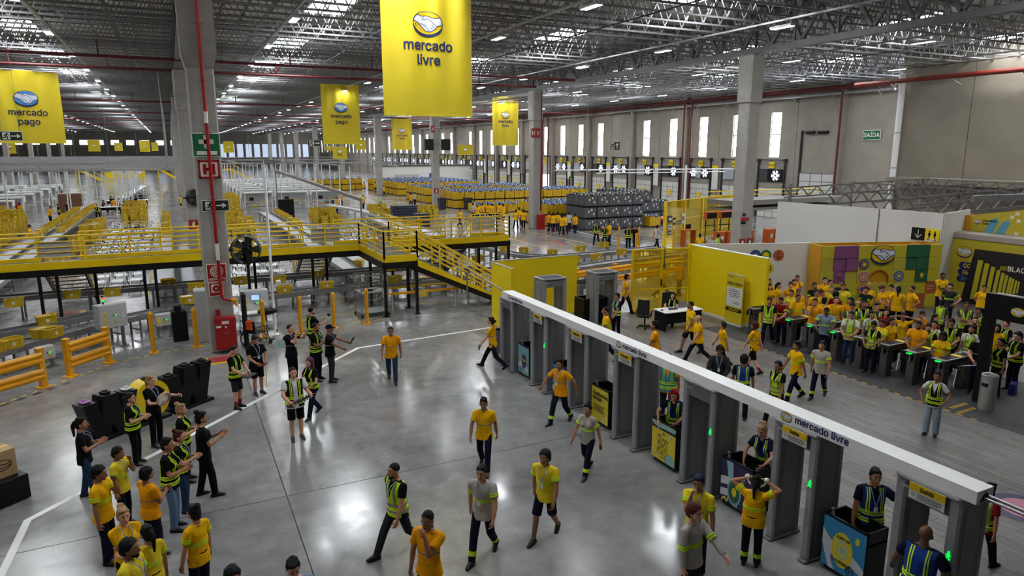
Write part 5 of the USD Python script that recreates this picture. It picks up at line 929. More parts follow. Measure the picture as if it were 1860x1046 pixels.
g = bin_table('yellow and teal sorting table with line drawn boxes below the red haired woman', 10.58, .8, PYEL, [(sbox(0, .8, 1.1, 1), PDK), (Polygon(_sm([(0, .99), (0, .88), (.3, .83), (.6, .86), (1.1, .86), (1.1, .99)], 2)), LTEAL), (unary_union(boxes), PDK), (Cc(.85, .12, .22), LTEAL), (Cc(.52, .755, .014), PDK), (Cc(.58, .755, .014), PDK), (LineString(_sm([(.48, .73), (.55, .7), (.63, .73)], 2)).buffer(.008), PDK), (LineString([(.16, .74), (.32, .84)]).buffer(.008), PWHT), (LineString([(.8, .76), (.85, .7), (.9, .76), (.86, .78), (.8, .76)]).buffer(.012), PWHT), (LineString(_sm([(.14, .2), (.2, .26), (.26, .18)], 2)).buffer(.012), PWHT)], aw=1.06)
g = bin_table('purple sorting table with round green emblem in front of the blonde woman', 8.42, .8, PURP, [(Polygon(_sm([(.18, 1), (.32, .6), (.34, .3), (.62, .0), (.8, 0), (.52, .34), (.5, .7), (.46, 1)], 2)), LTEAL), (wavy(.4, .5, .05, .08), PWHT), (wavy(.4, .26, .05, .07), PWHT), (Cc(.56, .38, .27), CYAN), (Cc(.56, .38, .215), PGRN), (Cc(.56, .38, .09), PYEL), (Cc(.86, .72, .07), PYEL), (Cc(.88, .7, .04), PBLUE), (LineString(_sm([(.1, .12), (.2, .2), (.28, .1), (.34, .2)], 2)).buffer(.02), PYEL)], aw=1.22)
g = bin_table('blue sorting table with yellow disc and heart at the bottom right', 6.1, .78, PBLUE, [(Polygon(_sm([(.0, .75), (.3, .55), (.6, .6), (1.3, .35), (1.3, .2), (.6, .4), (.2, .35), (.5, 0), (.3, 0), (0, .5)], 2)), PWHT), (Cc(.6, .5, .3), PYEL), (Cc(.6, .5, .16).difference(Cc(.6, .5, .13)), LTEAL), (Cc(.6, .5, .07), LTEAL), (Cc(1.0, .78, .06), PYEL), (LineString(_sm([(.86, .2), (.78, .28), (.74, .22), (.86, .1), (.98, .22), (.94, .28), (.86, .2)], 2)).buffer(.008), PDK)], aw=1.24); letters(g, 'JUNTOS', (-.02, .4, .68), (0, -1, 0), Z1, .045, PDK); letters(g, 'FAZEMOS', (-.02, .4, .26), (0, -1, 0), Z1, .05, PDK)
for n, (y, l) in enumerate(((17.9, 'light teal'), (13.76, 'yellow lettered'), (11.3, 'yellow and teal'), (9.14, 'purple round emblem'), (6.8, 'blue yellow disc'))):
    q = thing('sanitizer_bottle', 'small clear sanitizer bottle standing on the corner of the %s table' % l, 'bottle', (9.16, y, .785)); put('bottle_body', MB().lathe([(0, 0), (.035, 0), (.035, .2), (.014, .23), (.014, .25), (0, .25)], 10), mat('clear_plastic', '#8d949a', .15), q, smooth=40); put('pump', MB().tube((0, 0, .25), (0, 0, .29), .007, 6).box(-.02, 0, .29, .05, .015, .012), PWHT, q)
p = thing('sorting_bin', 'plain black open bin between the two rear detectors', 'bin', (13.95, 22.0, 0), .02); b = MB().box(.55, .35, .45, 1.1, .7, .8)
for yy in (.02, .68): b.box(.55, yy, .95, 1.1, .04, .24)
for xx in (.02, 1.08): b.box(xx, .35, .95, .04, .7, .24)
put('bin_body', b, BLKM, p); put('bin_base', MB().box(.55, .35, .03, 1.0, .6, .06), BLK, p)
p = thing('wet_floor_sign', 'yellow folding floor caution sign leaning on the mesh fence post', 'sign', (17.05, 22.5, 0), .1); put('front_board', MB().man(Manifold.hull_points(np.array([(a*x, y+t, z) for a in (-1, 1) for x, y, z in ((.16, -.16, 0), (.1, 0, .62)) for t in (0, .02)]))), YSAFE, p); put('rear_board', MB().man(Manifold.hull_points(np.array([(a*x, y+t, z) for a in (-1, 1) for x, y, z in ((.16, .16, 0), (.1, .02, .62)) for t in (0, .02)]))), YSAFE, p); put('printed_text', MB().box(0, -.1, .4, .16, .02, .06).box(0, -.16, .15, .18, .02, .03), BLK, p)

# ------------------------------------------------ yellow panels and mesh fence
p = thing('partition', 'short yellow partition panel facing left at the end of the detector row', 'partition', (11.0, 22.3, 0)); put('panel', MB().box(0, .85, 1.22, .14, 1.7, 2.44), YWALL, p); put('top_edge', MB().box(0, .85, 2.45, .15, 1.7, .02), mat('panel_edge', '#9a948a', .6), p)
p = thing('partition', 'wide yellow partition panel left of the two rear detectors', 'partition', (11.0, 22.3, 0)); put('panel', MB().box(2.03, 2.0, 1.22, 3.9, .14, 2.44), YWALL, p); put('top_edge', MB().box(2.03, 2.0, 2.45, 3.9, .15, .02), mat('panel_edge', '#9a948a', .6), p)
p = thing('partition', 'tall yellow partition wall behind the bald man, with roll-up banner', 'partition', (19.65, 20.4, 0)); put('panel', MB().box(0, 0, 1.4, .14, 4.2, 2.8), YWALL, p); put('skirting', MB().box(-.08, 0, .06, .03, 4.2, .12), WPANEL, p); put('top_edge', MB().box(0, 0, 2.81, .16, 4.2, .03), WHT, p); put('end_post', MB().box(0, 2.15, 1.42, .3, .16, 2.84), YSAFE if False else YWALL, p)
def netmat(name, c, opac, tint=(1, 1, 1)):
    return usdkit.material(stage, '/World/Looks/'+name, {'d': ('diffuse_bsdf', {'color': lin(c)}), 't': ('transparent_bsdf', {'color': tint}), 'g': ('glossy_bsdf', {'roughness': .15, 'color': (.8, .8, .8)}), 'm': ('mix_closure', {'fac': opac}), 'f': ('fresnel', {'IOR': 1.08}), 'm2': ('mix_closure', {})},
                           [('t.BSDF', 'm.closure1'), ('d.BSDF', 'm.closure2'), ('m.closure', 'm2.closure1'), ('g.BSDF', 'm2.closure2'), ('f.fac', 'm2.fac')], surface='m2.closure')
MESHY = netmat('yellow_mesh', '#c9ac10', .34, (1, .9, .45)); GLASS = netmat('smoked_glass', '#222228', .12)
def fence(label, p0, p1, h, bays, rows=2, name='mesh_fence', mid=(1.0,), post=.09, low=0.0):
    f = thing(name, label, 'fence'); a, b = V(*p0, 0), V(*p1, 0); d = unit(b-a)
    for k in range(bays+1): c = a+(b-a)*k/bays; put('post', MB().bar(c, c+V(0, 0, h), post, post, V(d[1], -d[0], 0)), YEL, f)
    for k in range(bays):
        c0, c1 = a+(b-a)*k/bays, a+(b-a)*(k+1)/bays; put('mesh_panel', MB().bar((c0+c1)/2+V(0, 0, low+.05), (c0+c1)/2+V(0, 0, h-.05), np.linalg.norm(c1-c0)-.08, .006, V(d[1], -d[0], 0)), MESHY, f)
        for z in (low+.06, h-.04)+tuple(mid): put('rail', MB().bar(c0+V(0, 0, z), c1+V(0, 0, z), .05, .06), YEL, f)
    return f
fence('yellow mesh fence with sliding door behind the desk', (17.0, 23.1), (19.6, 22.55), 2.7, 2, mid=(.95, 2.1)); c = V(18.35, 22.75, 0)
q = thing('door_handle', 'black handle and closer on the yellow mesh sliding door', 'handle', c+V(-.1, -.02, 0)); put('grip', MB().cbox(0, 0, 1.25, .06, .08, .32, .02), BLK, q); put('closer', MB().tube((.12, 0, 2.75), (.12, 0, 1.95), .02, 6).box(.12, 0, 1.95, .06, .06, .12), DGRY, q)
fence('tall yellow mesh fence around the orange workshop corner', (31.3, 38.9), (42.0, 43.3), 3.2, 4, mid=(1.8, .6), post=.16)
# roll-up banner
g = at(1330, 594); p = thing('rollup_banner', 'yellow roll-up banner reading INDICAÇÃO against the yellow partition wall', 'banner', (19.3, 19.55, 0)); put('stand_foot', MB().cbox(0, 0, .04, .2, .98, .08, .02), LGRY, p); put('banner_sheet', MB().box(-.0, 0, 1.05, .015, .92, 1.95), mat('banner_yellow', '#cdb91e', .5), p); put('top_bar', MB().tube((0, -.47, 2.03), (0, .47, 2.03), .02, 8), LGRY, p); put('white_field', MB().prism(sbox(-.38, -.42, .38, .28).buffer(.03), 0, .004).frame((-.009, 0, 1.2), (0, -1, 0), Z1), PAPER, p)
letters(p, 'INDICAÇÃO', (-.012, 0, 1.6), (0, -1, 0), Z1, .1, BLK); letters(p, 'mercado livre', (-.012, .36, 1.9), (0, -1, 0), Z1, .035, BLK, center=False); t = MB()
for k in range(5): t.box(-.015, .0, 1.42-.07*k, .004, .6-.12*(k == 4), .022)
t.box(-.015, -.12, .94, .004, .3, .02).box(-.015, -.12, .88, .004, .3, .02); put('small_text', t, DGRY, p); put('black_band', MB().prism(LineString([(-.36, 0), (.36, 0)]).buffer(.07), 0, .005).frame((-.012, 0, .62), (0, -1, 0), Z1), BLK, p); put('band_text', MB().box(-.02, 0, .64, .004, .56, .02).box(-.02, 0, .6, .004, .5, .02), YEL, p)
# desk with seated guard
p = thing('desk', 'white topped desk with black front by the yellow mesh door', 'desk', (17.1, 20.2, 0), -.05); put('desk_top', MB().cbox(0, 0, .735, 1.75, .8, .04, .01), WHT, p); put('front_panel', MB().box(.0, -.33, .5, 1.6, .03, .42), BLKM, p)
for x in (-.82, .82): put('leg', MB().box(x, 0, .36, .05, .7, .71).box(x, 0, .02, .06, .78, .04), BLK, p)
for n, (x, y, w, d, h, m, nm, l) in enumerate(((.3, .1, .36, .03, .24, mat('laptop_grey', '#77797d', .4, .4), 'laptop', 'open grey laptop on the white desk'), (-.22, .05, .34, .18, .03, BLKM, 'dark_folder', 'black folder with yellow edge on the white desk'), (-.42, -.02, .12, .1, .1, BLUEL, 'blue_cup', 'blue cup on the white desk'), (-.05, .1, .06, .06, .2, mat('clear_plastic', '#8d949a', .15), 'water_bottle', 'clear water bottle on the white desk'), (-.75, .05, .1, .07, .03, BLKM, 'computer_mouse', 'black mouse on the left end of the white desk'))):
    q = thing(nm, l, nm.split('_')[-1], V(17.1+x, 20.2+y, .755)); put('body', MB().cbox(0, 0, h/2, w, d, h, min(w, d, h)*.2), m, q)
    if nm == 'laptop': put('keyboard_base', MB().cbox(0, .13, .01, .36, .24, .02, .004), m, q)
def office_chair(label, loc, rz):
    c = thing('office_chair', label, 'chair', loc, rz); put('seat', MB().cbox(0, 0, .5, .48, .48, .08, .03), BLK, c); put('backrest', MB().cbox(0, -.25, .88, .46, .06, .6, .025), mat('chair_mesh', '#191a1e', .7), c); put('gas_column', MB().tube((0, 0, .1), (0, 0, .47), .03, 8), BLK, c)
    for s in (-1, 1): put('armrest', MB().path([(s*.27, -.2, .52), (s*.29, -.15, .72), (s*.29, .12, .72)], .02, 6), BLK, c)
    for k in range(5): a = k*1.2566; put('base_leg', MB().bar((0, 0, .1), (.3*math.cos(a), .3*math.sin(a), .07), .05, .04), BLK, c); put('caster', MB().ball((.3*math.cos(a), .3*math.sin(a), .035), .035), BLK, c)
    put('back_support', MB().bar((0, -.1, .46), (0, -.29, .75), .06, .03), BLK, c); return c
office_chair('empty black office chair left of the white desk', (15.9, 20.7, 0), -.9); office_chair('black office chair of the guard seated behind the white desk', (17.45, 21.1, 0), math.pi)
# grey container behind the detectors
def bulk(p, m, w=1.2, d=1.0, h=.95, lid=None, base=BLK):
    put('pallet_base', MB().box(0, 0, .06, w, d, .06).box(-w*.4, 0, .015, .1, d, .06).box(w*.4, 0, .015, .1, d, .06).box(0, 0, .015, .1, d, .06), base, p)
    for sx, sy, nm in ((0, -1, 'wall_long'), (0, 1, 'wall_long'), (-1, 0, 'wall_short'), (1, 0, 'wall_short')):
        b = MB(); L = w if sx == 0 else d; n_ = 4
        for k in range(n_):
            c = -L/2+L*(k+.5)/n_
            for r in range(3):
                z = .1+(h-.12)*(r+.5)/3
                b.box(*((c, sy*(d/2-.025), z, L/n_-.035, .05, (h-.12)/3-.03) if sx == 0 else (sx*(w/2-.025), c, z, .05, L/n_-.035, (h-.12)/3-.03)))
        b.box(*((0, sy*(d/2-.035), h/2+.05, L-.02, .03, h-.1) if sx == 0 else (sx*(w/2-.035), 0, h/2+.05, .03, L-.02, h-.1))); put(nm, b, m, p)
p = thing('bulk_container', 'grey plastic bulk container with brand lettering behind the rear detectors', 'container', (15.95, 25.0, 0), .1); bulk(p, GPLAST, 1.5, 1.1, 1.1, base=LGRY); letters(p, 'mercado', (.25, -.57, .5), X1, Z1, .1, BLK); letters(p, 'livre', (.25, -.57, .36), X1, Z1, .1, BLK); put('label_sheet', MB().box(-.45, -.565, .75, .28, .01, .34).box(-.1, -.565, .55, .12, .01, .16), PAPER, p); put('green_label', MB().box(.1, -.565, .85, .12, .01, .18), mat('label_green', '#4fae3c', .5), p)

# ------------------------------------------------ turnstiles
TS = mat('turnstile_steel', '#6d6a67', .34, .75, var=.08); TSL = mat('turnstile_top', '#bdbcba', .28, .7)
def turnstile(label, y, lit):
    """A tripod turnstile: a cabinet on two legs running along x, reader on the near leg, three arms."""
    t = thing('turnstile', label, 'turnstile', (18.85, y, 0))
    put('front_leg', MB().cbox(.14, 0, .44, .28, .24, .88, .02), TS, t); put('rear_leg', MB().cbox(1.16, 0, .44, .28, .24, .88, .02), TS, t); put('cabinet', MB().cbox(.65, 0, .92, 1.36, .3, .16, .02), TS, t); put('top_frame', MB().cbox(.65, 0, 1.01, 1.42, .36, .035, .012), TSL, t)
    put('top_glass', MB().box(.35, 0, 1.031, .55, .26, .008).box(1.0, 0, 1.031, .5, .26, .008), BLK, t); put('yellow_strip', MB().box(.72, 0, 1.033, .2, .3, .008), YEL, t)
    put('reader', MB().cbox(-.06, .02, .86, .16, .2, .2, .03), BLK, t); put('reader_bracket', MB().path([(-.14, -.06, .93), (-.16, -.06, .78), (0, -.02, .72)], .014, 6), TSL, t)
    if lit: put('green_light', MB().box(-.07, .02, .965, .12, .14, .012), GRNLED, t)
    put('hub', MB().tube((.45, -.14, .82), (.45, -.24, .82), .09, 12), BLK, t)
    for d in ((-.25, -.1, -.62), (.12, -.56, .18), (.36, -.15, -.5)): put('arm', MB().tube((.45, -.22, .82), V(.45, -.22, .82)+V(*d)*.9, .02, 8), STEEL, t)
    return t
for n, (y, lit) in enumerate(((18.2, 0), (17.32, 1), (16.42, 1), (15.5, 1), (14.6, 1), (13.7, 0), (12.85, 0), (12.0, 1), (11.15, 1))):
    turnstile('brushed steel turnstile, %s counted from the yellow partition' % 'first second third fourth fifth sixth seventh eighth ninth'.split()[n], y, lit)
p = thing('portal_frame', 'black portal frame with brand lettering at the right end of the turnstiles', 'portal', (19.25, 10.25, 0)); put('post', MB().cbox(0, 0, 1.52, .2, .24, 3.05, .01), BLKM, p); put('header', MB().cbox(0, -2.6, 2.72, .2, 5.0, .66, .01), BLKM, p); put('top_edge', MB().box(0, -2.6, 3.06, .22, 5.0, .02), GRY, p); put('post', MB().cbox(0, -5.2, 1.52, .2, .24, 3.05, .01), BLKM, p)
letters(p, 'mercado', (-.105, -.95, 2.7), (0, -1, 0), Z1, .13, SIGNW, center=False); letters(p, 'livre', (-.105, -.95, 2.53), (0, -1, 0), Z1, .13, SIGNW, center=False); emblem(p, (-.103, -.7, 2.68), (0, -1, 0), Z1, .17, .002, navy=DGRY)
p = thing('steel_bin', 'round brushed steel ashtray bin beside the black portal post', 'bin', (18.9, 9.85, 0)); put('bin_body', MB().lathe([(0, 0), (.2, 0), (.2, .95), (.18, .97), (.15, .95), (.15, .9), (0, .9)], 20), TSL, p, smooth=40); put('slot', MB().cbox(-.19, 0, .7, .04, .16, .1, .01), BLK, p)
p = thing('blue_bag', 'small royal blue paper bag on the floor right of the portal', 'bag', at(1838, 716), .3); put('bag_body', MB().cbox(0, 0, .17, .34, .16, .34, .02), mat('bag_blue', '#2a2a86', .6), p)
# ------------------------------------------------ walls of the entrance area
def onplane(px, py, p0, d):
    """(distance along d, height) where a pixel's ray meets the vertical plane through p0 along d."""
    r = _f*FPX+_r*(px-930.0)-_u*(py-523.0); A = np.array([[r[0], -d[0]], [r[1], -d[1]]]); t, s = np.linalg.solve(A, V(*p0[:2])); return s, CAM_Z+r[2]*t
class Plane:
    """A vertical face: shapes are laid on it by distance along it and height."""
    def __init__(s, parent, p0, d, out): s.g, s.p0, s.d = parent, V(*p0[:2], 0), unit(V(*d[:2], 0)); n = V(s.d[1], -s.d[0], 0); s.n = n if n@V(*out, 0) > 0 else -n
    def shape(s, poly, m, name='printed_shape', z0=.0, z1=.006, label=None):
        b = MB().prism(poly, z0, z1); b.v = [np.outer(v[:, 0], s.d)+np.outer(v[:, 1], Z1)+np.outer(v[:, 2], s.n)+s.p0 for v in b.v]; return put(name, b, m, s.g, label=label)
    def text(s, t, x, z, h, m, lift=.01, center=True, bold=True): letters(s.g, t, s.p0+s.d*x+V(0, 0, z)+s.n*lift, s.d, Z1, h, m, bold, center=center)
    def oval(s, x, z, half, lift=.01, step=.004): emblem(s.g, s.p0+s.d*x+V(0, 0, z)+s.n*lift, s.d, Z1, half, step)
    def at(s, px, py): return onplane(px, py, s.p0, s.d)
OUTC = (-.4, -.9)
FG = mat('tile_lime_yellow', '#c2b62c', .5, var=.05); FG2 = mat('tile_pale_yellow', '#b7ad3a', .5, var=.05); FP = mat('tile_purple', '#7d4570', .55); FP2 = mat('tile_purple_light', '#93588a', .55); FGR = mat('tile_green', '#1f5a3c', .55); FGR2 = mat('tile_green_light', '#35714f', .55); FOR = mat('tile_orange', '#a8552c', .55); FTE = mat('disc_teal', '#2d8379', .5); FPD = mat('disc_plum', '#3a2546', .5); FPK = mat('disc_pink', '#b0588e', .5); FBL = mat('disc_blue', '#31539c', .5); FGO = mat('bowl_gold', '#c08a12', .45); OCHRE = mat('ochre_side', '#c9920f', .5)
p = thing('feature_wall', 'yellow tiled feature wall with handshake oval, purple and green blocks behind the crowd', 'wall panel'); F0, F1 = V(24.3, 19.8, 0), V(29.45, 18.0, 0); FW = Plane(p, F0, F1-F0, OUTC); u, hR = .5456, .535
b = MB(); c = (F0+F1)/2-FW.n*.5; b.bar(F0-FW.n*.04+V(0, 0, 1.4), F1-FW.n*.04+V(0, 0, 1.4), .06, 2.8); put('backing_board', b, OCHRE, p)
put('side_board', MB().bar(F0-FW.n*.0+V(0, 0, 1.4), F0-FW.n*.95+V(0, 0, 1.4), .06, 2.8), OCHRE, p); put('side_board', MB().bar(F1+V(0, 0, 1.4), F1-FW.n*.95+V(0, 0, 1.4), .06, 2.8), OCHRE, p)
for t in (.02, .4, .85): put('top_brace', MB().bar(F0+(F1-F0)*t+V(0, 0, 2.76), F0+(F1-F0)*t-FW.n*.95+V(0, 0, 2.76), .08, .06), OCHRE, p)
put('rear_board', MB().bar(F0-FW.n*.95+V(0, 0, 1.4), F1-FW.n*.95+V(0, 0, 1.4), .06, 2.8), OCHRE, p)
PAT = ['yPPyLLyGGy', 'yPPduuyGGy', 'ypyduuduvy', 'yyydyydyyo', 'yyyyyyyyoy', 'yyyyyyyyoy']; rr_ = np.random.default_rng(3)
for r, row in enumerate(PAT):
    for k, ch in enumerate(row):
        z1 = 2.8-r*hR; z0 = max(z1-hR, .02); dep = .03+.09*rr_.random(); m = {'P': FP, 'p': FP, 'G': FGR, 'v': FGR, 'o': FOR}.get(ch, FG if rr_.random() < .6 else FG2)
        if ch in 'LLu' : dep = .02
        FW.shape(sbox(k*u+.006, z0+.006, (k+1)*u-.006, z1-.006), m, 'tile', 0, dep)
        cx, cz = (k+.5)*u, (z0+z1)/2
        if ch in 'PG':
            m2 = FP2 if ch == 'P' else FGR2
            for q in range(-1, 4):
                l = LineString([(k*u+.02, z0+.1*q+.1), (k*u+u*.3, z0+.1*q+.22), (k*u+u*.6, z0+.1*q+.06), (k*u+u-.02, z0+.1*q+.2)]).buffer(.016); FW.shape(l.intersection(sbox(k*u+.01, z0+.01, (k+1)*u-.01, z1-.01)), m2, 'zigzag', dep, dep+.004)
        if ch == 'd':
            m2, m3 = {(1, 3): (FPD, YEL), (1, 6): (FTE, FG), (2, 3): (FPK, FG), (2, 6): (FBL, FG), (3, 3): (FOR, FBL), (3, 6): (FG2, FTE)}.get((r, k), (FBL, FG)); FW.shape(Point(cx, cz).buffer(.225), m2, 'round_badge', dep, dep+.03); FW.shape(Point(cx, cz).buffer(.16).difference(Point(cx, cz).buffer(.145)), SIGNW, 'badge_ring', dep+.03, dep+.034); FW.shape(Point(cx, cz).buffer(.085), m3, 'badge_mark', dep+.03, dep+.036)
        if ch == 'p': FW.shape(LineString([(cx-.08, cz-.12), (cx+.06, cz-.12), (cx-.04, cz+.06), (cx-.08, cz-.12)]).buffer(.008), FPD, 'party_icon', dep, dep+.004); FW.shape(unary_union([Point(cx+.02*q, cz+.1+.04*(q % 2)).buffer(.012) for q in range(-3, 5)]), YEL, 'party_icon', dep, dep+.004)
        if ch == 'v': FW.shape(Point(cx, cz+.03).buffer(.085).union(Polygon([(cx-.06, cz-.02), (cx+.06, cz-.02), (cx, cz-.14)])), YEL, 'pin_icon', dep, dep+.006)
        if ch == 'o' and r == 3: FW.shape(unary_union([sbox(cx-.2, cz+.08-q*.07, cx+.18-q*.08, cz+.095-q*.07) for q in range(3)]), SIGNW, 'text_lines', dep, dep+.004)
FW.shape(affinity.scale(_outer, .57, .57, origin=(0, 0)).buffer(.0), NAVY, 'emblem_board', .02, .1) if False else None
FW.oval(4.92*u+.05, 2.42, .55, .06, .012); cx, cz = 4.85*u, 1.28
b = MB().lathe([(.44, .09), (.5, .1), (.5, .02), (.44, .02), (.3, -.0+.025), (.0, .022)], 28); put('gold_bowl', b.frame(F0+FW.d*cx+V(0, 0, cz), FW.d, Z1), FGO, p, smooth=40)
# white wall with round icons
p = thing('partition', 'white partition wall with coloured round icons and yellow IO pill', 'partition'); I0, I1 = V(19.75, 22.7, 0), V(24.75, 20.75, 0); IW = Plane(p, I0, I1-I0, OUTC); put('panel', MB().bar(I0-IW.n*.06+V(0, 0, 1.4), I1-IW.n*.06+V(0, 0, 1.4), .12, 2.8), WPANEL, p)
for px, m in ((1372, FBL), (1391, mat('icon_green', '#2a7a44', .5)), (1414, mat('icon_orange', '#b75a30', .5))):
    s, z = IW.at(px, 464); IW.shape(Point(s, z).buffer(.25), m, 'round_icon')
    if px == 1391: IW.shape(Point(s, z).buffer(.14), YEL, 'smile_face', .006, .01); IW.shape(LineString(_sm([(s-.07, z-.02), (s, z-.08), (s+.07, z-.02)], 2)).buffer(.012), BLK, 'smile', .01, .013)
    if px == 1414: IW.shape(unary_union([LineString([(s, z+.15), (s, z-.14)]).buffer(.012), LineString([(s-.13, z-.02), (s, z-.15), (s+.13, z-.02)]).buffer(.012)]), BLK, 'arrow', .006, .01)
    if px == 1372: IW.shape(Polygon([(s+.12*(1 if k % 2 else .5)*math.sin(k*math.pi/5), z+.12*(1 if k % 2 else .5)*math.cos(k*math.pi/5)) for k in range(10)]), YEL, 'star', .006, .01)
s, z = IW.at(1400, 487); IW.shape(LineString([(s-1.1, z), (s-.1, z)]).buffer(.24), mat('pill_yellow', '#d0c022', .5), 'yellow_pill'); IW.text('IO', s-.16, z-.11, .22, BLK)
p = thing('partition', 'white panel end with blue and pink dots right of the feature wall', 'partition'); J0 = F1-FW.n*1.0; J1 = J0+V(1.1, .1, 0); JW = Plane(p, J0, J1-J0, OUTC); put('panel', MB().bar(J0+V(0, 0, 1.42), J1+V(0, 0, 1.42), .1, 2.84), WPANEL, p)
for s, z, m in ((.5, 2.1, FBL), (.62, 1.75, FPK), (.45, 1.35, FBL), (.4, .95, mat('dot_cyan', '#3f9bc0', .5))): JW.shape(Point(s, z).buffer(.2), m, 'round_dot', .05, .056)
# tall white wall with restroom sign
p = thing('partition', 'tall white partition wall carrying the restroom sign', 'partition'); q = [V(29.7, 27.3, 0), V(30.4, 21.7, 0), V(30.62, 18.75, 0), V(33.9, 19.6, 0)]
for a, b_ in zip(q[:-1], q[1:]): d = unit(b_-a)*.012; put('panel', MB().bar(a+d+V(0, 0, 2), b_-d+V(0, 0, 2), .1, 4.0), WPANEL, p)
put('corner_joint', MB().box(30.36, 21.7, 2, .06, .06, 4.0), GRY, p)
p = thing('restroom_sign', 'black and yellow restroom sign with arrow and two figures on the white wall', 'sign'); RW = Plane(p, q[1], q[2]-q[1], (-1, 0)); s0, z0 = RW.at(1656, 434); s1, z1 = RW.at(1710, 412); sm_ = (s0+s1)/2; z1 = z0+.56
RW.shape(sbox(s0, z0, sm_, z1), BLK, 'black_half', .05, .09); RW.shape(sbox(sm_, z0, s1, z1), YWALL, 'yellow_half', .05, .09); c = (s0+sm_)/2; zc = (z0+z1)/2
RW.shape(unary_union([LineString([(c, zc+.18), (c, zc-.16)]).buffer(.016), LineString([(c-.13, zc-.03), (c, zc-.17), (c+.13, zc-.03)]).buffer(.016)]), SIGNW, 'arrow', .09, .094)
for k in (-.12, .12): c = (sm_+s1)/2+k; RW.shape(unary_union([Point(c, zc+.15).buffer(.035), Polygon([(c-.05, zc+.1), (c+.05, zc+.1), (c+.06, zc-.03), (c-.06, zc-.03)]), sbox(c-.03, zc-.14, c+.03, zc-.02)]), BLK, 'figure', .09, .094)
RW.shape(sbox((sm_+s1)/2-.2, zc-.22, (sm_+s1)/2+.2, zc-.18), BLK, 'caption', .09, .094)
# yellow campaign wall and black banner
p = thing('campaign_wall', 'yellow campaign wall with handshake oval and navy slogan pills at far right', 'wall panel'); B0 = V(32.0, 19.1, 0); BW = Plane(p, B0, (0, -1, 0), (-1, 0)); put('panel', MB().box(32.07, 15.0, 1.4, .12, 8.2, 2.8), mat('campaign_yellow', '#c3b12a', .5), p); put('roof_ledge', MB().box(33.6, 15.2, 2.95, 3.3, 8.6, .22), mat('ledge_beige', '#a9a196', .7), p)
s, z = BW.at(1752, 457); BW.oval(s, z, .34)
for k, (t, m) in enumerate((('COM', YEL), ('EM E', YEL), ('PARA', mat('slogan_blue', '#5f93c4', .5)))):
    s, z = BW.at(1752-2*k, 482+k*12); BW.shape(LineString([(s-.1, z), (s+.9, z)]).buffer(.15), NAVY, 'slogan_pill'); BW.text(t, s-.06, z-.085, .17, m, center=False)
p = thing('campaign_banner', 'black campaign banner with slanting yellow bars reading BLACK', 'banner'); KW = Plane(p, V(31.6, 19.1, 0), (0, -1, 0), (-1, 0)); f = lambda *L: Polygon([KW.at(*a) for a in L]); s0, _ = KW.at(1770, 460); KB = mat('banner_black', '#171216', .55)
KW.shape(Polygon([(s0, 2.47), (s0+5, 2.47), (s0+5, .02), (s0-.35, .02)]), KB, 'black_sheet', -.03, .0)
for k in range(10):
    x = (1776.8, 1789, 1800.6, 1811, 1819.4, 1826.5, 1833.5, 1838.7, 1844.5, 1849.7)[k]; t = (472, 478, 484.2, 490, 495.2, 499, 503, 506, 509, 511)[k]; w = (9.5, 8.6, 7.6, 6.6, 6, 5.4, 4.8, 4.2, 3.7, 3.2)[k]; bt = 543-1.1*k; dx = .218*(bt-t)
    KW.shape(f((x, t), (x+w, t+1), (x+w-dx, bt), (x-dx, bt)), mat('bar_yellow', '#b7ac1f', .5), 'slanting_bar', .0, .006)
s, z = KW.at(1829, 492); KW.text('BLACK', s, z, .2, SIGNW, center=False); KW.text('20', s+.75, z-.2, .1, SIGNW, center=False)
for k in range(4): KW.shape(Polygon([(s-.3+.07*k, z), (s-.26+.07*k, z), (s-.22+.07*k, z+.18), (s-.26+.07*k, z+.18)]), mat('bar_yellow', '#b7ac1f', .5), 'small_bar')
p = thing('campaign_sign', 'yellow sign board with blue wave letters above the campaign wall', 'sign'); MW = Plane(p, V(33.2, 19.3, 0), (0, -1, 0), (-1, 0)); f = lambda *L: Polygon([MW.at(*a) for a in L])
MW.shape(f((1765, 391), (1880, 379), (1880, 433), (1762, 424)), mat('campaign_yellow', '#c3b12a', .5), 'sign_board', -.05, .0); MW.shape(f((1752, 390), (1765, 391), (1762, 424), (1749, 422)), OCHRE, 'board_side', -.4, -.02)
for L in (((1787, 423), (1800, 400), (1810, 397), (1814, 402), (1800, 426)), ((1807, 426), (1822, 404), (1832, 401), (1834, 406), (1822, 428))): MW.shape(f(*L).buffer(.02), mat('wave_blue', '#5c9fb8', .5), 'wave_letter')
for x, y in ((1838, 395), (1848, 389), (1850, 402), (1846, 425)): MW.shape(Polygon([MW.at(x+a, y+b_) for a, b_ in ((-4, 3), (-2, -5), (1, -2), (5, -4), (3, 4), (0, 2))]), SIGNW, 'white_bird')
s, z = MW.at(1776, 402); MW.oval(s, z, .16); MW.text('mercado', s+.22, z+.02, .1, BLK, center=False); MW.text('livre', s+.22, z-.12, .1, BLK, center=False)
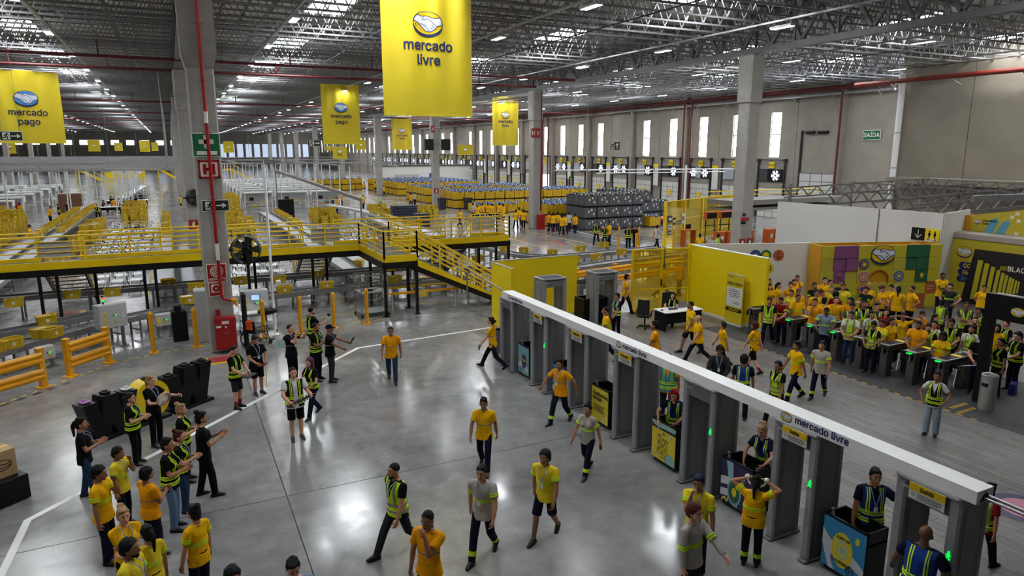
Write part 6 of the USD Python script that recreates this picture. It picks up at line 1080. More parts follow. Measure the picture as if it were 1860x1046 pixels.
# steel roof frames above the white room and canopy
p = thing('roof_frame', 'grey steel lattice frames standing above the tall white wall', 'frame')
def lat2(a, b_, h, n, w=.09):
    a, b_ = V(*a), V(*b_); m = MB().bar(a, b_, w).bar(a-V(0, 0, h), b_-V(0, 0, h), w)
    for k in range(n): x0, x1 = a+(b_-a)*k/n, a+(b_-a)*(k+1)/n; m.bar(x0, (x0+x1)/2-V(0, 0, h), w*.7).bar((x0+x1)/2-V(0, 0, h), x1, w*.7)
    return m
for a, b_ in (((32, 29, 4.9), (46, 29.5, 5.2)), ((32, 26, 4.7), (46, 26.5, 5.0)), ((31.5, 23, 4.5), (46, 23.5, 4.9)), ((31.4, 20.8, 4.5), (46, 20.8, 4.8)), ((46, 20.5, 5.0), (46, 30, 5.2)), ((39, 20.5, 4.9), (39, 30, 5.1))): put('lattice', lat2(a-V(0, 0, .35) if False else (a[0], a[1], a[2]-.3), (b_[0], b_[1], b_[2]-.35), .55, 10, .075), mat('frame_grey', '#6a6763', .55, .2), p)
put('edge_beam', MB().bar((34, 19.6, 4.5), (46, 14, 4.9), .3, .3), GRY, p)
for x, y in ((46, 20.5), (46, 30), (39, 30), (33, 29.5), (46, 14)): put('post', MB().box(x, y, 2.4, .14, .14, 4.8), GRY, p)
p = thing('canopy', 'grey loading canopy with yellow rail behind the tall white wall', 'canopy'); put('roof_slab', MB().box(42.0, 38.6, 3.0, 12, 2.6, .35).box(42.0, 38.6, 2.5, 12, 2.2, .2), mat('canopy_grey', '#807c76', .6), p); put('support', MB().box(37.5, 38.6, 1.2, .2, .2, 2.4).box(46, 38.6, 1.2, .2, .2, 2.4), YEL, p); put('rail', MB().tube((36, 39.8, 3.7), (48, 39.8, 3.7), .04, 6).tube((36, 39.8, 3.4), (48, 39.8, 3.4), .03, 6), YEL, p)
# orange workshop corner behind the mesh
for n in range(6):
    x = 33.4+n*.75+(1.2 if n > 3 else 0); q = thing('tool_cabinet', 'orange tool cabinet behind the white IO wall, %s from the left' % 'first second third fourth fifth sixth'.split()[n], 'cabinet', (x, 35.6-n*.1, 0)); put('body', MB().cbox(0, 0, .65, .68, .5, 1.3, .02), ORANGE, q); put('door', MB().cbox(0, -.26, .65, .6, .02, 1.15, .01), ORANGE, q); put('notice', MB().box(.0, -.275, .85, .22, .01, .3), PAPER, q); put('handle', MB().box(.24, -.28, .7, .03, .03, .15), BLK, q)
for n in range(3): q = thing('monitor_cart', 'orange hooded monitor on a black stand over the workshop, %s one' % 'left middle right'.split()[n], 'monitor', (33.6+n*1.35, 36.8, 0)); put('screen_hood', MB().cbox(0, 0, 2.3, 1.0, .3, .5, .02), ORANGE, q); put('screen', MB().box(0, -.16, 2.28, .86, .03, .38), BLK, q); put('stand', MB().box(-.4, 0, 1.0, .05, .05, 2.0).box(.4, 0, 1.0, .05, .05, 2.0).box(0, 0, 1.6, .9, .25, .04), BLK, q)
q = thing('standing_desk', 'small orange standing desk with monitor inside the mesh fence', 'desk', (32.9, 38.2, 0)); put('desk_top', MB().box(0, 0, 1.15, 1.1, .6, .05), ORANGE, q); put('leg', MB().box(-.45, 0, .57, .08, .5, 1.14), ORANGE, q); put('leg', MB().box(.45, 0, .57, .08, .5, 1.14), ORANGE, q); put('monitor', MB().cbox(.05, .1, 1.4, .45, .08, .32, .02), BLK, q)
for n, (x, z, w, h) in enumerate(((.3, 1.9, .55, .45), (.3, 1.35, .5, .3), (.95, 1.7, .4, .5), (.95, 1.1, .35, .35), (1.75, 1.55, .35, .3), (2.3, 1.8, .38, .75), (.3, .9, .5, .3))): q = thing('notice', '%s pinned on the tall yellow mesh fence' % ('top left navy notice', 'white notice below the top left one', 'navy notice with white print in the second column', 'white notice below it in the second column', 'small navy notice at middle height', 'tall white notice at the right', 'navy notice at the very bottom left')[n], 'notice', V(31.3, 38.9, 0)+unit(V(10.7, 4.4, 0))*(x+.3)+V(.02, -.1, z), math.atan2(4.4, 10.7)); put('sheet', MB().box(0, 0, 0, w, .015, h), PAPER if n % 2 else mat('notice_navy', '#2b2f4a', .6), q); put('print', MB().box(0, -.012, 0, w*.7, .01, h*.4), BLUEL if n % 2 else PAPER, q)
q = thing('white_pole', 'white light pole standing behind the tall yellow mesh fence', 'pole', (36.8, 43.4, 0)); put('shaft', MB().tube((0, 0, 0), (0, 0, 5.6), .09, 10), WHT, q); put('foot', MB().box(0, 0, .02, .4, .4, .04), WHT, q)
for n, (x, y) in enumerate(((27.4, 40.9), (28.3, 40.2), (29.4, 39.3), (30.2, 38.4), (31.1, 37.6), (27.0, 36.4))):
    bk.place((x, y, 0), label='yellow bollard in the aisle behind the mesh fence, %s one' % 'first second third fourth fifth sixth'.split()[n])
exit_sign('hanging dark exit sign with up arrow before the dock wall', V(0, 0, CAM_Z)+(_f*FPX+_r*(1117-930)-_u*(265-523))/FPX*52, -.1, .8, .62, True, True)
exit_sign('hanging exit sign with right arrow between the banners in mid hall', V(0, 0, CAM_Z)+(_f*FPX+_r*(571-930)-_u*(260-523))/FPX*45, .0, .8, .36, False, True)
exit_sign('hanging exit sign with right arrow before the left banner', V(0, 0, CAM_Z)+(_f*FPX+_r*(20-930)-_u*(247-523))/FPX*30, .35, .8, .36, False, True)

# ------------------------------------------------ hanging banners
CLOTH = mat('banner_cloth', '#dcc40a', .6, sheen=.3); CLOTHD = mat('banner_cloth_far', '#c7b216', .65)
def banner(label, px, py, depth, W, H, lines, blue=False, rz=0.0, amp=.05, seed=1, hang=True, fine=True):
    """A hanging cloth with folds; (px, py) is the middle of its lower edge."""
    c = V(0, 0, CAM_Z)+(_f*FPX+_r*(px-930)-_u*(py-523))/FPX*depth; p = thing('hanging_banner', label, 'banner', c, rz); ph = np.random.default_rng(seed).random(6)*6.28
    def yo(x, z): t = np.clip(z/H, 0, 1); return amp*(t*.9+.25)*(np.sin(x*5/W*2+ph[0]+t*.8)*.6+np.sin(x*11/W*2+ph[1]-t*1.5)*.4+.3*np.sin(x*23/W+ph[2]+t*3))
    nx, nz = (36, 24) if fine else (8, 6); X, Zz = np.meshgrid(np.linspace(-W/2, W/2, nx+1), np.linspace(0, H, nz+1)); Y = yo(X, Zz); v = np.vstack([np.stack([X, Y-.004, Zz], -1).reshape(-1, 3), np.stack([X, Y+.004, Zz], -1).reshape(-1, 3)]); n = (nx+1)*(nz+1); f = []
    for i in range(nz):
        for j in range(nx): a = i*(nx+1)+j; f += [[a, a+1, a+nx+2], [a, a+nx+2, a+nx+1], [n+a, n+a+nx+2, n+a+1], [n+a, n+a+nx+1, n+a+nx+2]]
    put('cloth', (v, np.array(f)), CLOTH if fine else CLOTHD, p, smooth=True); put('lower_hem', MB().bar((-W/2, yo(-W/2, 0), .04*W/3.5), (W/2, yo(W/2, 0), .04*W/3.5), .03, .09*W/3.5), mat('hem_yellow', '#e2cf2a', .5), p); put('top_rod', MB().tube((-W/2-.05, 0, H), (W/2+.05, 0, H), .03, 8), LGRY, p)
    if hang:
        for s in (-1, 1): put('cord', MB().tube((s*W*.45, 0, H), (s*W*.45, 0, max(13.86-c[2], H+.3)), .008, 4), GRY, p)
    zc = H*.62 if lines else H*.5; k = W/3.5; bend = lambda z0: (lambda v: np.stack([v[:, 0], v[:, 1], v[:, 2]-yo(v[:, 0], v[:, 1]+z0)], 1))
    emblem(p, (0, -.02-.0*k, zc), X1, Z1, .6*k if lines else .3*W/2, .004*k, field=LOGOB if blue else None, detail=fine, bend=bend(zc) if fine else None, navy=NAVY if fine else DGRY)
    for q, t in enumerate(lines):
        h = (.34 if fine else .3)*k; z = zc-.95*k-q*.52*k; letters(p, t, (0, -.03, z), X1, Z1, h, NAVY if not blue else mat('logo_dark', '#26284a', .5), bend=bend(z))
    return p
ML, MP = ('mercado', 'livre'), ('mercado', 'pago')
banner('largest yellow mercado livre banner hanging in the upper middle', 780, 211, 26, 3.5, 5.4, ML, rz=-.02, amp=.11, seed=4); banner('yellow mercado pago banner left of the largest one', 622, 262, 64, 3.5, 5.4, MP, True, rz=.0, seed=2); banner('yellow mercado livre banner right of the largest one', 918, 264, 86, 3.5, 6.0, ML, rz=-.05, amp=.09, seed=5)
banner('small yellow mercado livre banner under the largest banner', 731, 272, 115, 3.5, 5.1, ML, seed=6); banner('yellow mercado pago banner hanging at the left picture edge', 58, 260, 41, 3.6, 4.2, MP, True, rz=.35, amp=.12, seed=7)
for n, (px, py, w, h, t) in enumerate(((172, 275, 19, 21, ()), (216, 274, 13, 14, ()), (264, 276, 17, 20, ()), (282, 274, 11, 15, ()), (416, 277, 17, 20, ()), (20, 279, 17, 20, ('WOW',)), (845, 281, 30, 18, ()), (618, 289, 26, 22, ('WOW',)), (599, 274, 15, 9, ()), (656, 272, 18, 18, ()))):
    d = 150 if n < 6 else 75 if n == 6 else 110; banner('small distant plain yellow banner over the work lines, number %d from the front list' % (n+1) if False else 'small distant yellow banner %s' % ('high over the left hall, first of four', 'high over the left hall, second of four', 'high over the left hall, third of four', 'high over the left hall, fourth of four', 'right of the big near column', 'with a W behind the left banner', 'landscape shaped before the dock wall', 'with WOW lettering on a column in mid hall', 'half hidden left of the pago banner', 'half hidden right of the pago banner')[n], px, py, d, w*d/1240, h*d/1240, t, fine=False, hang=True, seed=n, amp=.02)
q = thing('speaker_box', 'pair of dark loudspeaker boxes on a column under the small banner', 'speaker', (28.3, 77.5, 7.4)); put('cabinet', MB().cbox(-1.0, 0, 0, 1.0, .6, 1.3, .05), BLK, q); put('cabinet', MB().cbox(1.1, 0, 0, 1.0, .6, 1.3, .05), BLK, q); put('bracket', MB().box(0, 0, 0, 1.4, .12, .12), GRY, q)
for n, (X, Y, z) in enumerate(((27.85, 52.5, 8.2), (28.3, 52.5, 8.2), (27.9, 77.7, 9.2))): q = thing('hydrant_sign', 'small red H sign high on a row column, %s' % ('left one of the pair', 'right one of the pair', 'on the farther column')[n], 'sign', (X, Y, z)); put('board', MB().box(0, 0, 0, .42, .03, .75), RED, q); put('letter_h', MB().box(-.09, -.02, 0, .06, .01, .4).box(.09, -.02, 0, .06, .01, .4).box(0, -.02, 0, .16, .01, .08), SIGNW, q)
q = thing('hydrant_cabinet', 'red hose cabinet and pipe at the foot of the row column', 'cabinet', (28.55, 52.5, 0)); put('cabinet_body', MB().cbox(0, -.16, .65, .7, .25, 1.3, .02), RED, q); put('pipe_run', MB().tube((.0, -.15, 1.6), (.0, -.15, 11.6), .07, 8), PIPE, q)
for n, (X, Y) in enumerate(((28.3, 77.6), (1.1, 49.0))): q = thing('extinguisher_sign', 'red extinguisher sign and cabinet on a column, %s' % ('by the yellow containers', 'behind the near column')[n], 'sign', (X-.1, Y+.16, 2.0)); put('board', MB().box(0, 0, 0, .55, .03, .6), RED, q); put('pictogram', MB().box(0, -.02, -.05, .14, .01, .3).box(.03, -.02, .15, .1, .01, .08), SIGNW, q)
for n, x in enumerate((1308+24, 1362)): q = thing('extinguisher_sign', 'red up-arrow extinguisher sign low on the big right column, %s face' % ('left', 'right')[n], 'sign', (28.0+n*.55, 28.05, 1.75)); put('board', MB().box(0, 0, 0, .42, .03, .42), RED, q); put('pictogram', MB().box(0, -.02, -.03, .14, .01, .25), SIGNW, q)
q = thing('alarm_box', 'red alarm box with lamp on the big right column', 'alarm', (28.0, 28.0, 2.9)); put('body', MB().cbox(0, -.02, .15, .5, .16, .2, .02), RED, q); put('lamp', MB().ball((-.1, -.05, .4), .1).box(-.1, -.03, -.05, .25, .12, .14), BLK, q)
# ------------------------------------------------ hall behind the walkway
rb = random.Random(11)
def pile(x0, x1, y0, y1, hi, label, group, sx=.64, sy=.46, fill=.85, rz=0.0, z0=.14):
    """Rows of stacked totes over a rectangle; hi = (lowest, highest) stack."""
    for i in range(max(1, int((x1-x0)/sx))):
        for j in range(max(1, int((y1-y0)/sy))):
            if rb.random() > fill: continue
            n = rb.randint(*hi)
            for k in range(n): tote((x0+(i+.5)*sx+rb.uniform(-.03, .03), y0+(j+.5)*sy+rb.uniform(-.03, .03), z0+k*.315), rz+rb.uniform(-.04, .04)+(0 if rb.random() < .9 else math.pi), '%s, %s row, %s place, level %s' % (label, nth(j+1), nth(i+1), 'one two three four five six seven eight'.split()[k]), group, rb.choice((0, 0, 1, 2, 3)) if k == n-1 else 0)
G1, G2, G3, G4, G5 = 'totes piled left of the far left conveyors', 'totes on carts between the left conveyors', 'tote block beside the white trolleys', 'tote block right of the near column', 'totes on the belts'
T = 'yellow tote, %s'
for a, l, g_, fl in (((-6.6, -5.6, 44, 58, (2, 3)), 'front carts right of left conveyors', G2, .85), ((-6.4, -5.1, 58, 66, (2, 4)), 'rear carts right of left conveyors', G2, .85), ((-13.5, -11.0, 46, 50, (3, 4)), 'nearest pile left of far left conveyors', G1, .85), ((-12.5, -10.4, 52, 56, (3, 5)), 'second pile left of far left conveyors', G1, .7), ((-13, -10.6, 58, 64, (3, 5)), 'third pile left of far left conveyors', G1, .6), ((-15, -11, 66, 70, (4, 6)), 'fourth pile left of far left conveyors', G1, .8), ((-18.5, -14, 70, 78, (4, 6)), 'farthest pile left of the conveyors', G1, .5),
   ((-4.3, -2.0, 68.5, 72.5, (3, 5)), 'square block behind the white trolleys', G3, 1), ((-4.5, -2.0, 74, 82, (3, 5)), 'rear block behind the white trolleys', G3, .8), ((3.2, 6.2, 58.5, 62, (2, 4)), 'front block right of the near column', G4, .85), ((2.8, 5.8, 64, 70, (3, 5)), 'second block right of the near column', G4, .8), ((3, 6.5, 76, 86, (4, 6)), 'third block right of the near column', G4, .6), ((3, 6, 92, 104, (5, 7)), 'farthest block right of the near column', G4, .5),
   ((11.4, 14.4, 64, 68, (2, 4)), 'pile before the curving conveyor', 'totes before the curving conveyor', .85), ((17.6, 20.6, 66, 70, (2, 4)), 'pile behind the curving conveyor', 'totes behind the curving conveyor', .8), ((21.5, 23.5, 64, 66, (3, 4)), 'small pile right of the curving conveyor', 'totes behind the curving conveyor', .85)): pile(*a, T % l, g_, fill=fl)
for X, y0, y1, n in ((-8.9, 57, 82, 1), (-7.75, 60, 86, 1), (-.72, 55, 69, 2), (.42, 42, 48, 0), (8.85, 58, 70, 1), (16.9, 52, 66, 1)):
    y = y0
    while y < y1 and n:
        for k in range(rb.randint(1, n)): tote((X, y, .82+k*.315), math.pi/2*0+rb.uniform(-.05, .05), 'yellow tote on the %s slat belt, %s from its front' % ({-8.9: 'far left', -7.75: 'second left', -.72: 'column side', 8.85: 'middle', 16.9: 'curving right'}.get(X, 'other')+(' upper layer' if k else ''), nth(1+int((y-y0)/.5))), G5, rb.choice((0, 1, 2)))
        y += rb.choice((.55, .6, 1.2, 1.8))
flush_totes()
# flat white trolleys with black ends
WTUBE = mat('trolley_white', '#d9dadb', .4)
def trolley(p):
    f = MB()
    for s in (-1, 1): f.tube((s*.3, -.6, .22), (s*.3, .6, .22), .018, 6).tube((s*.3, .55, .22), (s*.3, .62, .95), .018, 6)
    for y in (-.6, -.2, .2, .6): f.tube((-.3, y, .22), (.3, y, .22), .015, 6)
    f.tube((-.3, .62, .95), (.3, .62, .95), .018, 6); put('tube_frame', f, WTUBE, p); put('deck', MB().box(0, -.1, .235, .5, .8, .015), WTUBE, p); t = MB()
    for s in (-1, 1):
        for y in (-.62, .58): t.tube((s*.3, y, .22), (s*.3, y+.05, .22), .035, 6)
        t.tube((s*.3-.03, .62, .95), (s*.3+.03, .62, .95), .035, 6)
    put('joint_cap', t, BLK, p, kind='stuff')
    for s in (-1, 1):
        for y in (-.5, .5): put('caster', MB().tube((s*.26-.02, y, .07), (s*.26+.02, y, .07), .07, 8).tube((s*.26, y, .1), (s*.26, y, .21), .015, 5), RUB, p)
tk = Kind('trolley', 'trolley', trolley)
for i in range(4):
    for j in range(14): tk.place((-4.55+i*.82+rb.uniform(-.05, .05), 37.6+j*2.05+rb.uniform(-.3, .3), 0), rb.uniform(-.12, .12), 'white flat trolley left of the column conveyors, %s column, %s from the front' % (nth(i+1), nth(j+1)), 'white trolleys left')
for i in range(5):
    for j in range(9): tk.place((10.0+i*.88+rb.uniform(-.08, .08), 37.5+j*2.2+rb.uniform(-.4, .4), 0), rb.uniform(-.5, .5), 'white flat trolley before the curving conveyor, %s column, %s from the front' % (nth(i+1), nth(j+1)), 'white trolleys right')
for i in range(3):
    for j in range(8): tk.place((2.95+i*.95+rb.uniform(-.1, .1), 37+j*2.4+rb.uniform(-.3, .3), 0), rb.uniform(-.2, .2), 'white flat trolley right of the near column, %s column, %s from the front' % (nth(i+1), nth(j+1)), 'white trolleys middle')
for j in range(8): tk.place((1.95, 50.5+j*1.35, 0), .1, 'white trolley in the line against the tote blocks, %s from the front' % nth(j+1), 'white trolleys in line')
# packing tables with white hoods and posts
def table(p):
    put('table_top', MB().box(0, 0, .9, 3.4, .9, .05), LGRY, p); put('hood', MB().box(0, .2, 2.0, 3.6, .8, .16).box(-1.72, .2, 1.75, .12, .8, .5).box(1.72, .2, 1.75, .12, .8, .5), WHT, p); put('rear_panel', MB().box(0, .55, 1.4, 3.4, .04, .9), LGRY, p)
    for x in (-1.6, 1.6):
        for y in (-.4, .5): put('leg', MB().box(x, y, .95 if y > 0 else .45, .06, .06, 1.9 if y > 0 else .9), WHT, p)
    put('shelf', MB().box(0, 0, .35, 3.2, .8, .04), GRY, p); put('screen', MB().box(-.6, .2, 1.25, .5, .06, .35), BLK, p); put('parcel', MB().box(.5, 0, 1.02, .5, .4, .2).box(1.1, .1, 1.0, .3, .3, .16), CARD, p); put('tray', MB().box(-.3, 0, .5, .6, .5, .2), TOTE, p)
pk = Kind('packing_table', 'table', table)
for i in range(3):
    for j in range(8): pk.place((8.6+i*3.9, 84+j*5.6, 0), 0, 'white hooded packing table in mid hall, %s column, %s from the front' % (nth(i+1), nth(j+1)), 'packing tables mid hall')
for i in range(3):
    for j in range(7): pk.place((-24+i*4.2, 80+j*5.6, 0), 0, 'white hooded packing table at far left, %s column, %s from the front' % (nth(i+1), nth(j+1)), 'packing tables far left')
def wpost(p): put('shaft', MB().box(0, 0, 2.45, .11, .11, 4.9), WTUBE, p); put('foot', MB().box(0, 0, .02, .3, .3, .04), WTUBE, p)
wp = Kind('white_post', 'post', wpost)
for i in range(4):
    for j in range(9): wp.place((7+i*3.9, 81+j*5.6, 0), 0, 'slim white post among mid hall packing tables, %s column, %s from the front' % (nth(i+1), nth(j+1)), 'white posts mid hall')
for i in range(6):
    for j in range(8): wp.place((-26.0+i*4.2+(rb.random()-.5), 76+j*5.6, 0), 0, 'slim white post in the left hall, %s column, %s from the front' % (nth(i+1), nth(j+1)), 'white posts left hall')
for X in (-5.6, -4.6):
    for j in range(11): wp.place((X+rb.uniform(-.1, .1), 84+j*3.4, 0), 0, 'slim white post %s of the inclined belt, %s from the front' % ('left' if X < -5 else 'right', nth(j+1)), 'white posts by the belt')
for k, y in enumerate((62, 70, 78, 87, 96, 106, 117, 130)):
    q = thing('overhead_frame', 'grey overhead cable frame spanning the hall, %s from the front' % 'first second third fourth fifth sixth seventh eighth'.split()[k], 'frame', (0, y, 5.25)); put('crossbeam', MB().box(-14, 0, 0, 29, .2, .16), GALV, q); put('crossbeam', MB().box(-14, 0, .5, 29, .15, .12), GALV, q)
    if k in (3, 6): put('crossbeam', MB().box(14, 0, 0, 25, .16, .18), GALV, q); put('crossbeam', MB().box(14, 0, .4, 25, .1, .12), GALV, q)
    for x in (-28, -14, -.3): put('hanger', MB().tube((x, 0, 0), (x, 0, 7.4), .015, 4), GRY, q)
    if k in (3, 6): put('hanger', MB().tube((14, 0, 0), (14, 0, 7.4), .015, 4), GRY, q); put('hanger', MB().tube((26, 0, 0), (26, 0, 7.4), .015, 4), GRY, q)
for k, (X, y0, y1, z) in enumerate(((-13, 62, 130, 5.1), (-9.5, 62, 130, 5.1), (-4.6, 62, 130, 5.1), (8, 78, 130, 5.1), (17, 78, 130, 5.1), (23.5, 78, 130, 5.0))):
    q = thing('cable_ladder', 'long grey cable ladder running away over the hall, %s from the left' % 'first second third fourth fifth sixth'.split()[k], 'cable ladder', (X, y0, z)); put('side_rail', MB().box(-.2, (y1-y0)/2, 0, .05, y1-y0, .1), GALV, q); put('side_rail', MB().box(.2, (y1-y0)/2, 0, .05, y1-y0, .1), GALV, q)
    r = MB()
    for j in range(40): r.box(0, (j+.5)*(y1-y0)/40, 0, .4, .06, .04)
    put('rungs', r, GALV, q, kind='stuff'); put('hanger', MB().tube((0, 5, 0), (0, 5, 7.3), .015, 4), GRY, q); put('hanger', MB().tube((0, y1-y0-5, 0), (0, y1-y0-5, 7.3), .015, 4), GRY, q)
q = thing('light_rail', 'long white tubular light rail hung across in front of the dock wall', 'rail', (30, 49, 5.05)); put('tube', MB().tube((-2, 0, .1), (19, 0, .0), .06, 8).tube((4, 3, -.3), (19, 3, -.35), .05, 6), WHT, q)
for x in (1, 8, 17): put('hanger', MB().tube((x, 0, 0), (x, 0, 8.8), .012, 4), GRY, q); put('clamp', MB().box(x, 0, .12, .12, .12, .14), GRY, q)
q = thing('diagonal_beam', 'long grey beam slanting across the packing tables in mid hall', 'beam', (0, 0, 0)); a, b = at(500, 310, 4.6), at(655, 362, 3.0); put('beam', MB().bar(a, b, .25, .25), GRY, q); put('strut', MB().bar(a, a*[1, 1, 0], .12), GRY, q); put('strut', MB().bar(b, b*[1, 1, 0], .12), GRY, q)
# bulk containers
CBLUE = mat('cover_blue', '#264a80', .55, var=.3, scale=5); CDARK = mat('cover_dark', '#1c1d22', .5, var=.4, scale=5); CY = mat('container_yellow', '#cda60a', .45, var=.08, scale=2); CG = mat('container_grey', '#55565b', .5, var=.12, scale=2)
def cont(m, cov):
    def f(p):
        bulk(p, m); r = np.random.default_rng(5); b = MB()
        if cov is not None:
            for k in range(7): b.ball((r.uniform(-.42, .42), r.uniform(-.35, .35), .95), (r.uniform(.2, .32), r.uniform(.16, .28), r.uniform(.08, .2)), 1)
            put('dark_bag', b, cov, p, smooth=True); b = MB()
            for k in range(2): b.ball((r.uniform(-.4, .4), r.uniform(-.32, .32), 1.0), (.1, .08, .07), 1)
            put('white_bag', b, PAPER, p, smooth=True)
        else: put('cover_plate', MB().box(0, 0, .95, 1.16, .96, .03), BLK, p)
        if m is CG:
            for x, z in ((-.2, .6), (.3, .4), (.1, .75)): put('label_sheet', MB().box(x, -.515, z, .14, .01, .18), PAPER, p)
    return f
KY, KYP, KG, KGP = Kind('bulk_container', 'container', cont(CY, CBLUE)), Kind('bulk_container', 'container', cont(CY, None)), Kind('bulk_container', 'container', cont(CG, CDARK)), Kind('bulk_container', 'container', cont(CG, None))
cs = []; CNT = {}
def stack(x, y, n, grey, label, group):
    CNT[label] = CNT.get(label, 0)+1
    for k in range(n): cs.append((x+rb.uniform(-.04, .04), y+rb.uniform(-.04, .04), k*1.0, grey, k == n-1, '%s, %s stack, %s' % (label, nth(CNT[label]), ('ground layer', 'second layer', 'third layer')[k]) if group else label, group, 0))
for i in range(5):
    for j in range(3): stack(31.9+i*1.24, 50.0+j*1.1, 3, 1, 'grey bulk container in the front grey block', 'front grey containers')
for i in range(4):
    for j in range(5): stack(38.6+i*1.24, 53+j*1.15, 3 if i < 2 else 2, 1, 'grey bulk container behind the front grey block', 'rear grey containers')
for i in range(5):
    for j in range(6): stack(40+i*1.3, 59.5+j*1.15, 2, 1, 'grey bulk container in the rear grey rows', 'rear grey containers')
stack(38.4, 49.6, 1, 0, 'single low yellow bulk container right of the front grey stack', None)
for i in range(4):
    for j in range(5): stack(30.6+i*1.24, 54.4+j*1.15, 2, 0, 'yellow bulk container just left of the grey block', 'yellow block left of the grey stack')
for i in range(12):
    for j in range(3): stack(29.6+i*1.3+(j*.3), 68.5+j*1.15, 1, 0, 'yellow bulk container in the low front rows', 'low front yellow rows')
for i in range(14):
    for j in range(5): stack(30+i*1.32, 75.5+j*1.2, 2, 0, 'yellow bulk container in the middle field', 'middle yellow field')
for i in range(12):
    for j in range(7):
        if i in (3, 8): continue
        stack(29.9+i*1.32, 85+j*1.25, 2, 0, 'yellow bulk container in the far field', 'far yellow field')
for i in range(9):
    for j in range(10): stack(31+i*1.5, 101+j*1.9, 2, 0, 'yellow bulk container in the distant yellow field', 'distant yellow field')
for i in range(8): stack(20+i*1.3, 119+rb.random(), 2, 0, 'yellow bulk container in the line near the packing area', 'yellow line far')
cs.sort(key=lambda c: (not c[4] and c[1] > 60 and c[0] > 31.5, np.hypot(c[0], c[1])))
for c in cs[:296]: ((KG if c[4] else KGP) if c[3] else (KY if c[4] else KYP)).place(c[:3], 0.0, c[5], c[6])
q = UsdGeom.PointInstancer.Define(stage, '/World/container_rows'); q.CreatePrototypesRel().SetTargets(['/World/container_rows/covered_container', '/World/container_rows/lower_container'])
for nm, f in (('covered_container', cont(CY, CBLUE)), ('lower_container', cont(CY, None))): UsdGeom.Xform.Define(stage, '/World/container_rows/'+nm); f('/World/container_rows/'+nm)
r = cs[296:]; q.CreatePositionsAttr([Gf.Vec3f(*map(float, c[:3])) for c in r]); q.CreateProtoIndicesAttr([0 if c[4] else 1 for c in r]); tag('/World/container_rows', 'mass of yellow bulk containers with blue covers in the distance', 'container', kind='stuff')
# dark folded containers, bins, boxes
for n, (x, y, h) in enumerate(((*at(724, 406)[:2], 1.7), (*at(744, 405)[:2], 1.75), (*at(766, 412)[:2], 1.25), (*at(750, 416)[:2], 1.0))):
    q = thing('folded_containers', 'stack of folded dark blue containers behind the walkway, %s from the left' % 'first second third fourth'.split()[n], 'stack', (x, y, 0))
    for k in range(int(h/.24)): put('folded_unit', MB().cbox(0, 0, .14+k*.24, 1.28, 1.05, .2, .02), mat('folded_navy', '#15243f', .5), q); put('grey_edge', MB().box(0, -.53, .06+k*.24, 1.2, .02, .03), GRY, q)
    put('pallet', MB().box(0, 0, .02, 1.2, 1.0, .04), BLK, q)
for n, (px, py) in enumerate(((803, 381), (850, 380))): q = thing('waste_bin', 'dark wheeled waste bin %s' % ('beside the row column by the containers', 'among the containers behind the group')[n], 'bin', at(px, py)); put('bin_body', MB().man(Manifold.hull_points(np.array([(a*x, b*x, z) for a in (-1, 1) for b in (-1, 1) for x, z in ((.32, .05), (.42, 1.25))]))), mat('bin_dark', '#22252b', .5), q); put('bin_lid', MB().cbox(0, 0, 1.3, .92, .92, .1, .03), BLK, q)
q = thing('screen_panel', 'black upright panel standing at the end of the middle conveyors', 'panel', at(521, 396)); put('panel', MB().cbox(0, 0, .95, 1.5, .5, 1.9, .02), BLKM, q); put('base', MB().box(0, 0, .03, 1.6, .6, .06), BLK, q)
q = thing('carton_stack', 'big brown carton pallet beside the packing tables on the left', 'carton', at(132, 388)); put('carton_block', MB().cbox(0, 0, 1.15, 2.2, 1.4, 2.0, .03), mat('carton_brown', '#6d4a34', .7), q); put('pallet', MB().box(0, 0, .08, 2.2, 1.4, .14), CARD, q)
for n, (px, py, w) in enumerate(((408, 372, 1.4), (598, 368, 1.1), (690, 379, 1.2))):
    q = thing('foam_boxes', 'pale boxes on a dark pallet, %s' % ('right behind the near column', 'by the packing tables', 'beyond the curving conveyor')[n], 'boxes', at(px, py)); put('pallet', MB().box(0, 0, .25, w, w, .5), mat('pallet_navy', '#20242c', .6), q)
    for k in range(5): put('pale_box', MB().cbox((k % 3-1)*w*.3, (k//3)*.3-.1, .68+.36*(k % 2), w*.28, .35, .36, .01), mat('pale_box', '#cfcda8', .6), q)
# seated group at black tables on the left
for n, (px, py) in enumerate(((205, 388), (228, 378), (250, 374), (215, 375))):
    q = thing('folding_table', 'white topped black table of the seated group in the left hall, %s' % 'front left, middle, right, rear left'.split(', ')[n], 'table', at(px, py)); put('table_top', MB().box(0, 0, .74, 2.4, .8, .04), WHT, q); put('frame', MB().box(-1.1, 0, .36, .06, .7, .72).box(1.1, 0, .36, .06, .7, .72).box(0, .3, .5, 2.2, .04, .3), BLK, q)
